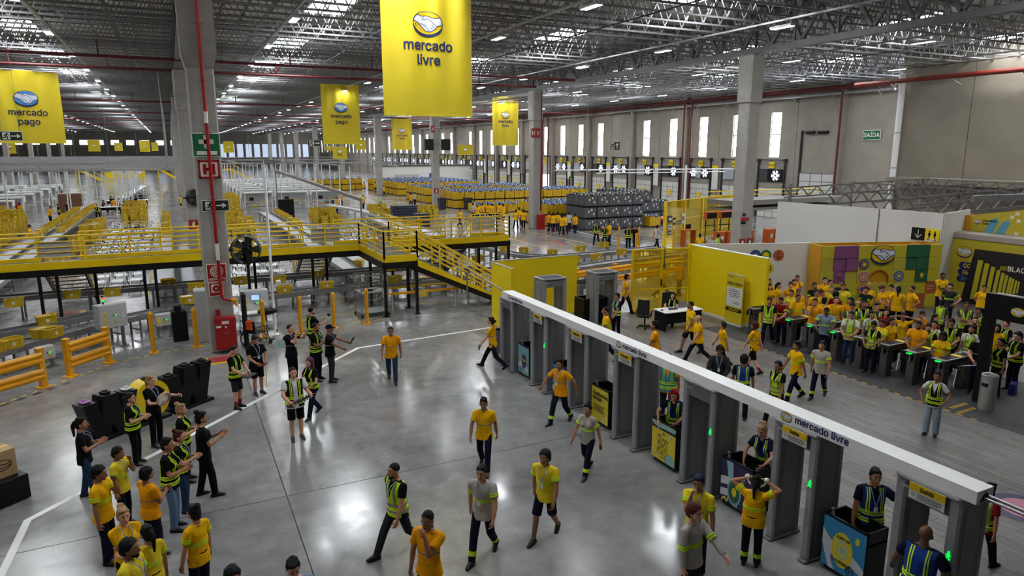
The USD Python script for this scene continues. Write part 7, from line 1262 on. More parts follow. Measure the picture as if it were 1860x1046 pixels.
# distant yellow stairs and mural
def farstair(label, px, py, w, run, side):
    q = thing('stair_bridge', label, 'stairs', at(px, py)); put('deck', MB().box(0, 0, 3.0, w, 2, .3), YEL, q)
    for x in (-w/2, w/2): put('leg', MB().box(x, -.9, 1.5, .14, .14, 3.0).box(x, .9, 1.5, .14, .14, 3.0), YEL, q)
    for h in (3.6, 4.1): put('rail', MB().box(0, -1, h, w, .07, .07), YEL, q)
    for y in (-.8, .8): put('stringer', MB().bar((side*w/2, y, 3.0), (side*(w/2+run), y, .1), .1, .4), YEL, q); put('handrail', MB().bar((side*w/2, y, 4.1), (side*(w/2+run), y, 1.2), .07), YEL, q)
    for k in range(9): t = (k+.5)/9; put('tread', MB().box(side*(w/2+run*t), 0, 3.0*(1-t), .4, 1.6, .06), BLK, q)
farstair('yellow stair bridge far back over the left conveyors', 100, 332, 8, 5, 1); farstair('yellow stair platform far back left of the columns', 275, 332, 3, 4.5, 1); farstair('yellow stair platform far back right of the near column', 412, 336, 2.5, 4.5, 1)
q = thing('mural_wall', 'blue and yellow painted mural wall at the far end of the left hall', 'wall panel', at(228, 322)); put('panel', MB().box(0, 0, 2.3, 9, .2, 4.6), YWALL, q); put('painted_shape', MB().prism(unary_union([Point(1.6, 3.2).buffer(1.3), Point(3.4, 3.6).buffer(1.0), Point(.1, 1.8).buffer(.8), Point(2.6, 1.8).buffer(.9)]).intersection(sbox(-4.4, .1, 4.4, 4.5)), 0, .03).frame((0, -.11, 0), X1, Z1), mat('mural_blue', '#2458a8', .5), q); put('painted_shape', MB().prism(LineString(_sm([(.6, 1.4), (2, 2.4), (3.6, 2.0), (3.0, 1.0), (4.2, 1.2)], 2)).buffer(.25), 0, .03).frame((0, -.15, 0), X1, Z1), PAPER, q)
q = thing('white_booth', 'long low white booth before the far dock doors', 'booth', (36, 128, 0)); put('booth_wall', MB().box(8, 0, 1.9, 18, 3, 3.8), WPANEL, q); put('roof_edge', MB().box(8, 0, 3.9, 18.4, 3.4, .2), DGRY, q); put('blue_door', MB().box(9, -1.55, 1.3, 1.0, .08, 2.3), BLUEL, q); put('window_strip', MB().box(4, -1.55, 1.9, 5, .06, .8), LGRY, q)
for n, (px, py) in enumerate(((1012, 366), (1020, 362), (1100, 366))):
    q = thing('forklift', 'dark reach truck standing before the dock doors, %s one' % ('left', 'middle', 'right')[n], 'forklift', V(49.5, (97, 92, 82)[n], 0)); put('mast', MB().box(-.3, 0, 1.6, .12, .12, 3.2).box(.3, 0, 1.6, .12, .12, 3.2).box(0, 0, 3.1, .7, .1, .1), BLK, q); put('truck_body', MB().cbox(0, .9, .7, 1.0, 1.5, 1.2, .08), YSAFE if n else ORANGE, q); put('fork', MB().box(-.25, -.7, .08, .12, 1.1, .05).box(.25, -.7, .08, .12, 1.1, .05), DGRY, q); put('wheel', MB().tube((-.5, .9, .18), (.5, .9, .18), .18, 10), RUB, q)
q = thing('copper_bale', 'shiny copper coloured film bale on the floor right of the yellow container', 'bale', at(1208, 407)); put('bale', MB().ball((0, 0, .4), (.7, .5, .42), 2), mat('copper_film', '#b46a42', .25, .7, var=.4, scale=6), q, smooth=True); put('strap', MB().box(0, 0, .45, .08, 1.02, .8), BLK, q)
# ------------------------------------------------ the people in the photograph
GS = mat('sock_green', '#3f8f5c', .8); PS = mat('sock_pattern', '#b98aa0', .8, var=.5, scale=40); RS = mat('sock_red', '#7c1420', .8); PKS = mat('sock_pink', '#a87488', .8)
N = dict(lod=2)
# clapping group at the left
person('person in black tee and jeans with ponytail clapping, leftmost of the clapping row', 75, (150, 759), (164, 905), 'f', 'btee', 'jeans', 'pony', 'k', 'm', 'clapw', shoes='w', lanyard=True, **N)
person('person clapping in black harness vest with patterned knee socks before the WOW letters', 65, (234, 715), (250, 843), 'f', 'bvest', 'black', 'lowbun', 'b', 'l', 'clap', socks=PS, shoes='w', lanyard=True, **N)
person('person in black holding a tambourine in front of the yellow letter O', 40, (277, 683), (286, 808), 'f', 'btee', 'black', 'pony', 'l', 'l', 'stand', hands=((.12, .36, 1.15), (-.34, .42, 1.2)), socks=GS, lanyard=True, **N)
person('person with blonde bun and black harness vest clapping beside the black clad one', 75, (321, 736), (341, 873), 'f', 'bvest', 'black', 'bun', 'l', 'l', 'clap', **N)
person('person all in black with dark hair bun clapping, frontmost at the right of the row', 95, (364, 749), (378, 900), 'f', 'btee', 'black', 'bun', 'k', 'm', 'clapw', **N)
person('person with dark red hair bun, harness vest and blue jeans clapping', 75, (323, 784), (338, 927), 'f', 'bvest', 'jeans', 'bun', 'a', 'l', 'clap', lanyard=True, **N)
person('person with short black hair, harness vest and light blue jeans clapping', 70, (302, 797), (319, 960), 'f', 'bvest', 'bluejeans', 'short', 'k', 'm', 'clap', **N)
person('person in yellow polo with curly hair, hand at mouth, looking right', 55, (208, 815), (230, 955), 'm', 'lpolo', 'navy', 'curly', 'k', 'd', 'facel', lanyard=True, **N)
person('person in yellow polo touching chin at the left end of the yellow group', 60, (191, 846), (200, 1020), 'm', 'ypolo', 'navy', 'curly', 'k', 'd', 'facel', **N)
person('person in amber tee seen from behind clapping, curly black hair', 120, (257, 852), (283, 1010), 'm', 'atee', 'navy', 'curly', 'k', 'd', 'clap', **N)
person('person with blonde hair tied up smiling with crossed arms among the yellow group', 15, (222, 924), None, 'f', 'ytee', 'navy', 'bun', 'l', 'l', 'crossed', H=1.68, lanyard=True, **N)
person('person in yellow polo seen from behind with black ponytail, facing the blonde one', -150, (266, 957), None, 'f', 'lpolo', 'navy', 'pony', 'k', 'm', 'stand', H=1.62, **N)
person('person with black hair and beard in yellow at the bottom of the left group', 60, (233, 982), None, 'm', 'lpolo', 'navy', 'curly', 'k', 'd', 'stand', H=1.74, beard=True, lanyard=True, **N)
person('person with black hair bun and yellow polo seen from behind, apart at the bottom', -140, (352, 920), None, 'f', 'ypolo', 'navy', 'bun', 'k', 'm', 'stand', H=1.66, **N)
person('person of whom only the black hair shows at the bottom edge, left one', 10, (421, 1033), None, 'm', 'ytee', 'navy', 'curly', 'k', 'd', 'stand', H=1.72)
person('person with purple tinted black hair at the bottom edge', 10, (531, 1016), None, 'm', 'bgtee', 'navy', 'short', 'k', 'l', 'hold', H=1.74, lod=2)
# walkers in the open floor
person('person striding left in lime high visibility vest with black beard', -55, (724, 832), (725, 1003), 'm', 'lvest', 'charcoal', 'fade', 'k', 'm', 'stride', beard=True, lanyard=True, wide=1.06, **N)
person('person in amber tee covering face with one hand at the bottom middle', -30, (777, 930), None, 'm', 'atee', 'navy', 'fade', 'k', 'd', 'facel', H=1.76, **N)
person('person walking in grey tee with lime bands and banded trousers', -22, (882, 841), (878, 1012), 'm', 'gtee', 'navy', 'short', 'k', 'm', 'walk', pb=True, lanyard=True, **N)
person('person in yellow tee walking behind the grey shirted one', -8, (877, 720), (880, 852), 'm', 'ytee', 'navy', 'top', 'k', 'd', 'walk2', **N)
person('person in yellow tee walking alone in the middle of the floor', -2, (713, 591), (713, 692), 'm', 'atee', 'jeans', 'fade', 'k', 'd', 'walk2', wide=1.04, **N)
person('person in yellow tee with hair bun walking left past the yellow panel, phone in hand', -105, (895, 572), (895, 668), 'f', 'ytee', 'navy', 'lowbun', 'b', 'l', 'stride', hands=((.24, .3, .95), (-.3, .28, .92)), **N)
person('person in amber tee striding out between the detectors with spread arms', -35, (1022, 650), (1017, 768), 'm', 'atee', 'navy', 'short', 'k', 'd', 'walk', hands=((.42, .22, .98), (-.42, -.12, .95)), pb=True, lanyard=True, **N)
person('person in grey tee with hair in a knot walking by the yellow lettered table', -28, (1079, 731), (1066, 860), 'f', 'gtee', 'navy', 'bun', 'k', 'm', 'walk2', pb=True, **N)
person('person in yellow polo and dark knee shorts walking with one foot lifted', -25, (996, 814), (990, 976), 'm', 'lpolo', 'navy', 'curly', 'k', 'd', 'walk', shorts=True, lanyard=True, **N)
person('person with blue black hair in yellow polo, hand on chin at the bottom', -15, (1271, 865), None, 'm', 'lpolo', 'navy', 'short', 'u', 'd', 'face', H=1.72, lanyard=True, **N)
person('person in long sleeved grey polo holding out an open palm at the bottom', 55, (1262, 918), None, 'm', 'gpolo', 'charcoal', 'curly', 'a', 'l', 'stand', H=1.72, hands=((.27, .05, .82), (-.2, .45, 1.0)), sleeve='long', **N)
person('person in yellow tee with long ponytail raising both hands to the ears, from behind', 172, (1385, 868), (1362, 1025), 'f', 'ypolo', 'navy', 'pony', 'k', 'm', 'up', pb=True, wide=1.1, **N)
# musicians
person('person in black shorts and harness vest looking at a tablet beside the hose cabinet', 55, (428, 628), (433, 741), 'm', 'bvest', 'charcoal', 'fade', 'b', 'l', 'hold', shorts=True, socks=RS, **N)
person('person in black tee and shorts with beard looking down, second from the hose cabinet', 25, (459, 611), (470, 715), 'm', 'bband', 'black', 'top', 'k', 'm', 'hold', shorts=True, socks=PKS, beard=True, wide=1.14, lanyard=True, **N)
person('person in black raising a whistle to the mouth with both hands', 45, (523, 592), (533, 695), 'm', 'bband', 'black', 'fade', 'b', 'l', 'stand', H=1.76, hands=((.03, .26, 1.5), (-.2, .4, 1.52)), lanyard=True, **N)
person('person with black beard and harness vest clapping in the music group', 60, (570, 599), (578, 690), 'm', 'bvest', 'black', 'fade', 'k', 'd', 'clap', H=1.74, beard=True, lanyard=True, **N)
person('person in black cap and grey jeans holding a tambourine ring, rightmost musician', 75, (596, 590), (597, 692), 'm', 'bband', 'charcoal', 'cap', 'k', 'd', 'stand', hands=((.12, .4, 1.05), (-.05, .5, 1.2)), lanyard=True, **N)
person('person in white tee, open black vest and shorts holding a bell stick with both hands', 12, (524, 669), (540, 797), 'm', 'wvest', 'black', 'fade', 'b', 'l', 'stand', hands=((.2, .36, 1.05), (-.3, .34, 1.15)), shorts=True, shoes='w', wide=1.1, open=True, feet2=0, **N)
person('person with curly purple dyed hair and harness vest looking left', -45, (575, 647), (570, 755), 'f', 'bvest', 'navy', 'bob', 'p', 'l', 'walk2', hands=((.2, .22, .95), (-.15, .25, .98)), **N)
person('person with beard seen from behind in crossed harness holding a microphone by the bollards', 115, (562, 554), (570, 652), 'm', 'bvest', 'black', 'fade', 'k', 'm', 'stand', H=1.74, hands=((.1, .4, 1.2), (-.27, .05, .82)), beard=True, wide=1.1, **N)
# inside the detectors
person('person in lime banded black vest with white sleeves and pale wide trousers near the detectors', -12, (1715, 678), (1689, 790), 'f', 'wvest', 'palejeans', 'lowbun', 'k', 'd', 'stand', baggy=1.25, hands=((.26, .1, .95), (-.24, .1, .95)), **N)
person('person in grey tee with lime bands walking away from the turnstiles holding a tube', -15, (1489, 617), (1485, 722), 'm', 'gtee', 'navy', 'short', 'k', 'm', 'walk', pb=True, **N)
person('person in yellow polo walking left behind the lime vest one', -55, (1437, 617), (1441, 725), 'm', 'ypolo', 'navy', 'top', 'k', 'd', 'walk2', pb=True, **N)
person('person in lime vest over black tee walking by the white beam', -35, (1416, 654), None, 'f', 'lvest', 'black', 'lowbun', 'k', 'd', 'walk', H=1.64, **N)
person('person in dark jacket holding a folded lime vest, looking down', 0, (1308, 629), None, 'm', 'gjack', 'charcoal', 'curly', 'k', 'd', 'hold', H=1.74, sleeve='long', lanyard=True, **N)
person('person in blue vest with black cap seen from behind at the white beam', 178, (1348, 645), (1344, 762), 'm', 'blvest', 'navy', 'curly', 'k', 'd', 'stand', **N)
person('person in yellow tee and black shorts with red dark hair walking away from the turnstiles', -120, (1370, 583), (1367, 676), 'f', 'ytee', 'black', 'bob', 'a', 'l', 'walk', shorts=True, socks=RS, **N)
person('person bald and heavy in yellow tee striding left before the yellow wall', -75, (1271, 568), (1266, 657), 'm', 'ytee', 'navy', 'bald_ring', 'e', 'l', 'stride', wide=1.25, **N)
person('person in yellow polo and black shorts walking behind the bald one', -65, (1261, 546), (1252, 641), 'm', 'ypolo', 'black', 'fade', 'k', 'd', 'walk', shorts=True, **N)
person('person in yellow tee with dark green curly hair following the bald one', -75, (1306, 584), (1310, 668), 'm', 'ytee', 'navy', 'curly', 'g', 'm', 'walk2', **N)
person('person in amber tee with hair tied back walking left behind the beam', -95, (1192, 582), None, 'm', 'atee', 'navy', 'lowbun', 'k', 'd', 'walk', H=1.74, **N)
person('person in yellow polo with lime banded trousers behind the far end of the beam', -80, (1092, 555), (1100, 655), 'm', 'ypolo', 'navy', 'fade', 'k', 'd', 'walk', pb=True, **N)
person('person in blue lime banded vest with curly hair and glasses, hands folded', -40, (1131, 534), (1119, 612), 'f', 'blvest', 'black', 'curly', 'k', 'm', 'front', lanyard=True, **N)
person('person seated at the white desk wearing headphones and lime vest', -15, (1223, 533), None, 'f', 'bvest', 'black', 'long', 'k', 'l', 'sit', H=1.64, **N)
person('person in teal vest over amber tee half hidden behind the white beam', -10, (1216, 645), None, 'm', 'tvest', 'charcoal', 'short', 'k', 'd', 'stand', H=1.76, wide=1.1, **N)
person('person with bright red hair and blue vest leaning over the sorting table', -10, (1228, 703), None, 'f', 'blvest', 'navy', 'bob', 'r', 'l', 'lean', H=1.66, hands=((.3, .3, 1.0), (-.1, .35, 1.0)), **N)
person('person with blonde hair and blue vest standing behind the purple emblem table', -25, (1394, 766), None, 'f', 'blvest', 'navy', 'bun', 'l', 'l', 'lean', H=1.68, **N)
person('person in dark blue vest pointing right beside the nearest detector', 20, (1591, 853), None, 'm', 'blvest', 'navy', 'short', 'k', 'm', 'stand', H=1.76, hands=((.27, .05, .82), (-.62, .2, 1.22)), lanyard=True, **N)
person('person with shaved head and blue vest seen from behind at the bottom right', 165, (1680, 960), None, 'm', 'blvest', 'navy', 'bald_ring', 'k', 'k', 'stand', H=1.76, hands=((.3, .2, .92), (-.42, .25, .92)), wide=1.1, lean=.1, **N)
person('person in grey vest with red sleeves and braided hair behind the beam end', 150, (1789, 876), (1775, 1030), 'f', 'gvest', 'navy', 'long', 'k', 'm', 'walk', **N)
# crowd waiting behind the turnstiles
CR = [
 ('person in yellow with long dark hair smiling at the left end of the waiting crowd', 15, 1399, 516, 'f', 'ytee', 'long', 'k', 'l', 'stand'), ('person half hidden behind the long haired one at the yellow partition edge', 20, 1398, 507, 'f', 'ytee', 'short', 'k', 'm', 'stand'),
 ('person with ponytail in yellow turned away by the white wall', 60, 1415, 514, 'f', 'ytee', 'pony', 'k', 'l', 'stand'), ('person with red bun in yellow looking upward', 5, 1435, 514, 'f', 'ytee', 'bun', 'a', 'l', 'stand'), ('person with loose brown hair in yellow before the white wall', 30, 1443, 508, 'f', 'ytee', 'long', 'b', 'l', 'stand'),
 ('person in yellow raising one hand before the white wall', 10, 1448, 501, 'm', 'ytee', 'fade', 'k', 'm', 'facel'), ('person in pale yellow polo with hands joined at chest behind the first turnstiles', -15, 1436, 527, 'f', 'lpolo', 'lowbun', 'k', 'm', 'clap'), ('person with dark headscarf in yellow', 5, 1450, 525, 'f', 'ytee', 'short', 'e', 'd', 'stand'),
 ('person in yellow standing behind the red shirt', 20, 1450, 535, 'm', 'ypolo', 'short', 'a', 'd', 'stand'), ('person with glasses and lime vest stepping through the first turnstile', -15, 1399, 539, 'm', 'lvest', 'short', 'k', 'm', 'walk'), ('person in red tee leaning on the second turnstile', -35, 1441, 542, 'm', 'red', 'fade', 'k', 'm', 'lean'),
 ('person in yellow with both hands at the mouth', -5, 1467, 540, 'm', 'atee', 'short', 'b', 'm', 'face'), ('person with beard in dark green tee left of the feature wall', 30, 1480, 514, 'm', 'dgtee', 'short', 'k', 'm', 'stand'), ('tall person in yellow with crossed arms before the ochre side board', 5, 1499, 505, 'm', 'ytee', 'short', 'k', 'l', 'crossed'),
 ('person with dark hair peeking out behind the tall one', 40, 1508, 509, 'f', 'dgtee', 'short', 'k', 'l', 'stand'), ('person with short grey hair in pale yellow', 0, 1511, 520, 'm', 'lpolo', 'fade', 'e', 'l', 'stand'), ('person in yellow with dark fringe in the second crowd row', 15, 1484, 527, 'm', 'ytee', 'curly', 'b', 'm', 'stand'), ('person with high bun in yellow in the second crowd row', 50, 1494, 528, 'f', 'ytee', 'bun', 'a', 'm', 'stand'),
 ('person in yellow polo reaching down over the fourth turnstile', 160, 1481, 539, 'm', 'ypolo', 'short', 'k', 'l', 'stand'), ('person in yellow tee smiling behind the grey blue shirt', 5, 1505, 541, 'm', 'ytee', 'short', 'b', 'l', 'stand'), ('person in red tee with round afro hair seen from behind', 170, 1516, 530, 'f', 'redtee', 'afro', 'k', 'd', 'stand'), ('tall person in yellow polo before the lower tiles', 5, 1526, 516, 'm', 'lpolo', 'fade', 'k', 'm', 'stand'),
 ('person in charcoal tee behind the tall yellow polo', -10, 1530, 510, 'm', 'ctee', 'fade', 'k', 'd', 'stand'), ('person in amber tee with curly top hair at the fifth turnstile', -25, 1538, 541, 'm', 'atee', 'curly', 'k', 'm', 'stand'), ('person in dark green tee with lime bands and crossed arms under the gold bowl', -20, 1574, 522, 'm', 'dgtee', 'short', 'k', 'l', 'crossed'), ('person with yellow headwrap behind the dark green shirt', 10, 1580, 516, 'f', 'ytee', 'bun', 'l', 'm', 'stand'),
 ('person with hair bun in yellow talking under the green tiles', 60, 1603, 520, 'f', 'ytee', 'lowbun', 'a', 'l', 'hold'), ('person in yellow facing left in the talking circle', -30, 1620, 518, 'f', 'ytee', 'lowbun', 'b', 'l', 'hold'), ('person in pale yellow tee seen from behind in the talking circle', 175, 1633, 521, 'm', 'plain', 'pony', 'k', 'm', 'stand'), ('person with stubble in yellow leaning back at the orange tiles', -60, 1658, 520, 'm', 'ytee', 'fade', 'b', 'm', 'hips'),
 ('person in lime vest with head bowed behind the grey blue shirt', 5, 1549, 551, 'm', 'lvestg', 'short', 'k', 'm', 'hold'), ('person in white tee and lime vest at the sixth turnstile', -15, 1541, 564, 'm', 'lvestw', 'fade', 'k', 'm', 'hold'), ('person in lime vest looking right in the middle of the crowd', 15, 1573, 563, 'f', 'lvestw', 'lowbun', 'k', 'm', 'stand'), ('person in lime vest with grey tee right of the middle', 20, 1594, 551, 'm', 'lvestg', 'short', 'k', 'l', 'stand'),
 ('person with dark skin and lime vest peering between the vests', 10, 1583, 549, 'm', 'lvest', 'fade', 'k', 'd', 'stand'), ('person in red top smiling in the middle of the crowd', 5, 1610, 562, 'f', 'redtee', 'long', 'k', 'l', 'stand'), ('person in pale yellow polo with hair bun at the seventh turnstile', -40, 1586, 577, 'f', 'lpolo', 'lowbun', 'a', 'm', 'hold'), ('person in bright yellow looking right behind the seventh turnstile', 45, 1605, 577, 'f', 'plain', 'pony', 'k', 'm', 'stand'),
 ('heavy person in grey blue tee bowing over the fifth turnstile', -10, 1504, 556, 'm', 'bgtee', 'fade', 'k', 'k', 'lean'), ('person in lime vest working at the seventh turnstile reader', -20, 1623, 586, 'f', 'lvest', 'short', 'k', 'd', 'hold'), ('person in yellow lifting both arms behind the head', -5, 1642, 569, 'f', 'ytee', 'lowbun', 'k', 'd', 'up'), ('big bearded person in amber tee coming through the eighth turnstile', -20, 1655, 580, 'm', 'atee', 'fade', 'k', 'd', 'hold'),
 ('person in amber polo right of the raised arms', 30, 1676, 566, 'f', 'atee', 'short', 'k', 'm', 'face'), ('person in red top with long dark hair turned right', 60, 1692, 570, 'f', 'red', 'long', 'k', 'l', 'stand'), ('person in lime vest seen from behind with short sleeves before the campaign wall', 160, 1712, 545, 'f', 'lvestg', 'lowbun', 'k', 'm', 'stand'), ('person in lime vest and dark tee near the ninth turnstile', -10, 1730, 580, 'm', 'lvest', 'short', 'k', 'm', 'hold'),
 ('person with glasses in lime vest behind the yellow polo', -15, 1701, 584, 'f', 'lvestw', 'lowbun', 'k', 'l', 'stand'), ('person in lime vest looking down beside the big bearded one', -15, 1697, 592, 'f', 'lvest', 'short', 'b', 'l', 'hold'), ('person in yellow polo with dark curly bob at the ninth turnstile', -10, 1714, 604, 'f', 'ypolo', 'bob', 'k', 'k', 'hold'), ('person in lime vest with crossed arms at the back right', 10, 1756, 549, 'm', 'lvestg', 'fade', 'k', 'd', 'crossed'),
 ('person in lime vest partly behind the black portal post', -20, 1779, 560, 'f', 'lvest', 'short', 'k', 'd', 'crossed'), ('person with beard in black harness vest left of the portal post', 5, 1772, 576, 'm', 'bvest', 'fade', 'b', 'l', 'stand'), ('small person in lime vest in front of the bearded one', -10, 1766, 592, 'f', 'lvestw', 'short', 'k', 'm', 'stand'), ('person in black tee with badge bowing by the portal post', -5, 1770, 603, 'm', 'bband', 'cap', 'k', 'l', 'hold'),
 ('tall person in yellow polo with crossed arms right of the feature wall', 30, 1713, 496, 'm', 'ypolo', 'fade', 'k', 'k', 'crossed'), ('person in dark grey tee with hands on hips before the campaign wall', -25, 1727, 516, 'm', 'ctee', 'short', 'k', 'l', 'hips'), ('heavy person in yellow tee with hands behind the back before the black banner', -5, 1789, 519, 'f', 'ytee', 'short', 'k', 'm', 'back'),
 ('person in yellow polo with chin length hair right of the portal post', -10, 1812, 590, 'f', 'ypolo', 'bob', 'k', 'm', 'stand'), ('person in lime vest with top knot at the far right', -40, 1829, 582, 'f', 'lvest', 'bun', 'a', 'l', 'stand'), ('person in harness vest and grey trousers right of the steel bin', -50, 1819, 616, 'f', 'bvest', 'lowbun', 'k', 'm', 'stand'), ('person in black harness vest at the right picture edge', -55, 1852, 604, 'm', 'bvest', 'short', 'k', 'l', 'hold')]
for l, fc, px, py, sx, tp, hr, hc, sk_, ps in CR:
    big = 'heavy' in l or 'big' in l; person(l, fc, (px, py), None, sx, tp, 'jeans' if 'lvestw' == tp else 'charcoal' if 'grey trousers' in l else 'navy', hr, hc, sk_, ps, H=(1.72 if 'tall' not in l.lower() else 1.8) if sx == 'm' else 1.62, wide=1.22 if big else 1.0, beard='beard' in l, lod=1)
# far people
FP_ = [('walking in a group toward the containers in yellow', 'walkers left of the row column', 'ytee', ((859, 368, 'wtee'), (867, 371, 0), (876, 368, 0), (886, 368, 0), (894, 369, 0), (907, 368, 0), (914, 370, 0), (937, 380, 0), (943, 376, 0), (951, 380, 0), (981, 376, 0))),
 ('in the group right of the row column', 'walkers right of the row column', 'ytee', ((997, 384, 'atee'), (1005, 385, 0), (1013, 384, 0), (1021, 389, 0), (1027, 388, 'ypolo'), (1034, 384, 'wtee'), (1045, 387, 0)))]
for l, g_, tp, L in FP_:
    for n, (px, py, t) in enumerate(L): person('person in %s %s, %s from the left' % ({'wtee': 'grey', 'atee': 'amber', 'ypolo': 'banded yellow'}.get(t, 'yellow'), l.replace(' in yellow', ''), 'first second third fourth fifth sixth seventh eighth ninth tenth eleventh'.split()[n]), 150+(n*37 % 50), (px, py), None, 'fm'[n % 2], t or tp, 'navy', 'short', 'k', 'md'[n % 2], 'walk' if n % 2 else 'walk2', H=1.7, lod=0)
for l, fc, px, py, tp, ps, hr in (('in lime harness vest walking in the aisle before the grey stack', -20, 1084, 402, 'bvest', 'walk', 'short'), ('in black vest and grey trousers walking beside the vest wearer', 20, 1099, 407, 'bvest', 'walk2', 'pony'), ('in yellow just behind the pair in the aisle', 60, 1107, 403, 'ypolo', 'stand', 'short'), ('in lime harness vest standing by the bollards', 10, 1142, 410, 'bvest', 'stand', 'short'), ('in black tee and jeans walking past the bollards', 25, 1153, 408, 'btee', 'walk', 'pony'), ('in pale grey sweatshirt walking right near the mesh fence', 130, 1194, 408, 'wtee', 'walk2', 'short'),
   ('in yellow on the far walkway end', 40, 835, 378, 'ytee', 'stride', 'short'), ('in yellow among the far packing lines, first', 170, 646, 326, 'ytee', 'stand', 'short'), ('in yellow and black shorts walking away in mid hall, left', 175, 661, 330, 'ytee', 'walk', 'short'), ('in yellow and black shorts walking away in mid hall, right', 175, 681, 330, 'ytee', 'walk2', 'short'), ('in yellow bending beside the row column hose cabinet', 60, 697, 336, 'ytee', 'walk', 'pony'), ('in yellow walking with a grey shirted companion', 170, 746, 350, 'ytee', 'walk', 'short'), ('in grey walking with a yellow shirted companion', 170, 753, 348, 'wtee', 'walk2', 'short'), ('in yellow reaching over the tote piles in mid hall', 60, 659, 354, 'ytee', 'stand', 'short'), ('in red tee between the yellow containers', 0, 845, 350, 'redtee', 'stand', 'short'),
   ('in amber at the head of the curving conveyor, left', 100, 611, 358, 'atee', 'stand', 'short'), ('in amber at the head of the curving conveyor, right', 80, 620, 350, 'atee', 'stand', 'short'), ('in yellow and black shorts walking away by the column line', 175, 329, 354, 'ytee', 'walk', 'short'), ('in yellow working at the far left tote piles', 150, 35, 368, 'ytee', 'stand', 'pony'), ('in yellow leaning over the far left conveyor', 80, 48, 408, 'ytee', 'lean', 'short'), ('in yellow behind the far left tote wall', 60, 88, 374, 'ytee', 'lean', 'short'), ('in black vest by the white terminals on the left', 100, 105, 370, 'bvest', 'stand', 'short'), ('in black by the white terminals on the left', -60, 121, 366, 'btee', 'stand', 'short'), ('in grey beside the brown carton on the left', 170, 112, 347, 'wtee', 'stand', 'short'), ('in red behind the far left tote wall', 40, 30, 366, 'redtee', 'stand', 'short'),
   ('in yellow passing behind the left rear detector', 150, 1029, 483, 'ytee', 'stand', 'bun'), ('in black harness vest seen through the right rear detector', 150, 1112, 500, 'bvest', 'walk', 'short'), ('in yellow tee leaving behind the mesh fence post', 110, 1137, 497, 'ytee', 'walk', 'short'), ('in yellow walking right behind the yellow mesh', 80, 1206, 477, 'ytee', 'stride', 'short'), ('in amber standing behind the yellow mesh', 60, 1235, 472, 'atee', 'stand', 'short'), ('in yellow seen over the white IO wall', 170, 1272, 425, 'ytee', 'stand', 'short'), ('with bald head in grey seen over the white IO wall', 170, 1294, 428, 'wtee', 'stand', 'bald_ring'), ('in lime shirt seen over the white IO wall', 160, 1305, 425, 'lvestg', 'stand', 'short')):
    person('person '+l, fc, (px, py), None, 'f' if hr in ('pony', 'bun') else 'm', tp, 'charcoal' if 'grey trousers' in l else 'black' if 'shorts' in l else 'navy', hr, 'k', 'm', ps, H=1.7, lod=0, shorts='shorts' in l)
for n, (px, py, tp) in enumerate(((176, 372, 'bvest'), (186, 364, 'btee'), (200, 357, 'btee'), (206, 361, 'atee'), (216, 360, 'atee'), (222, 366, 'btee'), (228, 354, 'btee'), (236, 359, 'btee'), (240, 366, 'bvest'), (247, 356, 'btee'), (255, 351, 'btee'))):
    person('person in %s seated at the black tables in the left hall, %s from the left' % ({'atee': 'yellow'}.get(tp, 'black'), 'first second third fourth fifth sixth seventh eighth ninth tenth eleventh'.split()[n]), (n*67) % 360, (px, py), None, 'fm'[n % 2], tp, 'black', 'short', 'k', 'm', 'sit', H=1.7, lod=0)
# things held
def held(name, label, cat, who, hand, build, dz=0.0, rz=0.0): w = HANDS[who]; p = thing(name, label, cat, w[hand]+V(0, 0, dz), w[2]+rz); build(p); return p
def ring(r, dirn=(0, 1, 0), th=.03): return lambda p: (put('frame', MB().lathe([(r, -th), (r+.012, -th), (r+.012, th), (r, th), (r, -th)], 20).frame((0, .02, r*.6), (1, 0, 0), (0, .35, .94)), CARD, p, smooth=40), put('drum_skin', MB().prism(Point(0, 0).buffer(r, 12), .01, .018).frame((0, .02, r*.6), (1, 0, 0), (0, .35, .94)), WHT, p))
held('tambourine', 'white skinned tambourine held before the yellow letter O', 'tambourine', 'person in black holding a tambourine in front of the yellow letter O', 0, ring(.16))
held('tambourine', 'dark rimmed tambourine ring held by the one in the black cap', 'tambourine', 'person in black cap and grey jeans holding a tambourine ring, rightmost musician', 1, lambda p: (put('frame', MB().lathe([(.13, -.02), (.145, -.02), (.145, .02), (.13, .02), (.13, -.02)], 20).frame((0, .1, .08), (1, 0, 0), (0, .5, .86)), BLK, p), [put('jingle', MB().tube((.14*math.cos(a), .1+.07*math.sin(a), .08+.12*math.sin(a)), (.14*math.cos(a), .11+.07*math.sin(a), .09+.12*math.sin(a)), .02, 8), STEEL, p) for a in np.arange(6)*1.05]))
wv = 'person in white tee, open black vest and shorts holding a bell stick with both hands'; a, b = HANDS[wv][0], HANDS[wv][1]; q = thing('bell_stick', 'brown stick with rows of silver bells held by the one in the white tee', 'bell stick', a); d = b-a; put('stick', MB().bar(-d*.15, d*1.1, .04, .04), mat('stick_wood', '#4d2f28', .6), q)
for k in range(6): put('bell', MB().ball(d*(.15+.14*k)+V(0, 0, .045), .028).ball(d*(.2+.14*k)-V(0, 0, .045), .028), STEEL, q, smooth=True)
held('tablet', 'dark tablet held by the one in harness vest and shorts', 'tablet', 'person in black shorts and harness vest looking at a tablet beside the hose cabinet', 1, lambda p: (put('case', MB().cbox(.12, .05, 0, .42, .26, .02, .006), BLK, p), put('screen', MB().box(.12, .05, .012, .36, .2, .004), DGRY, p)))
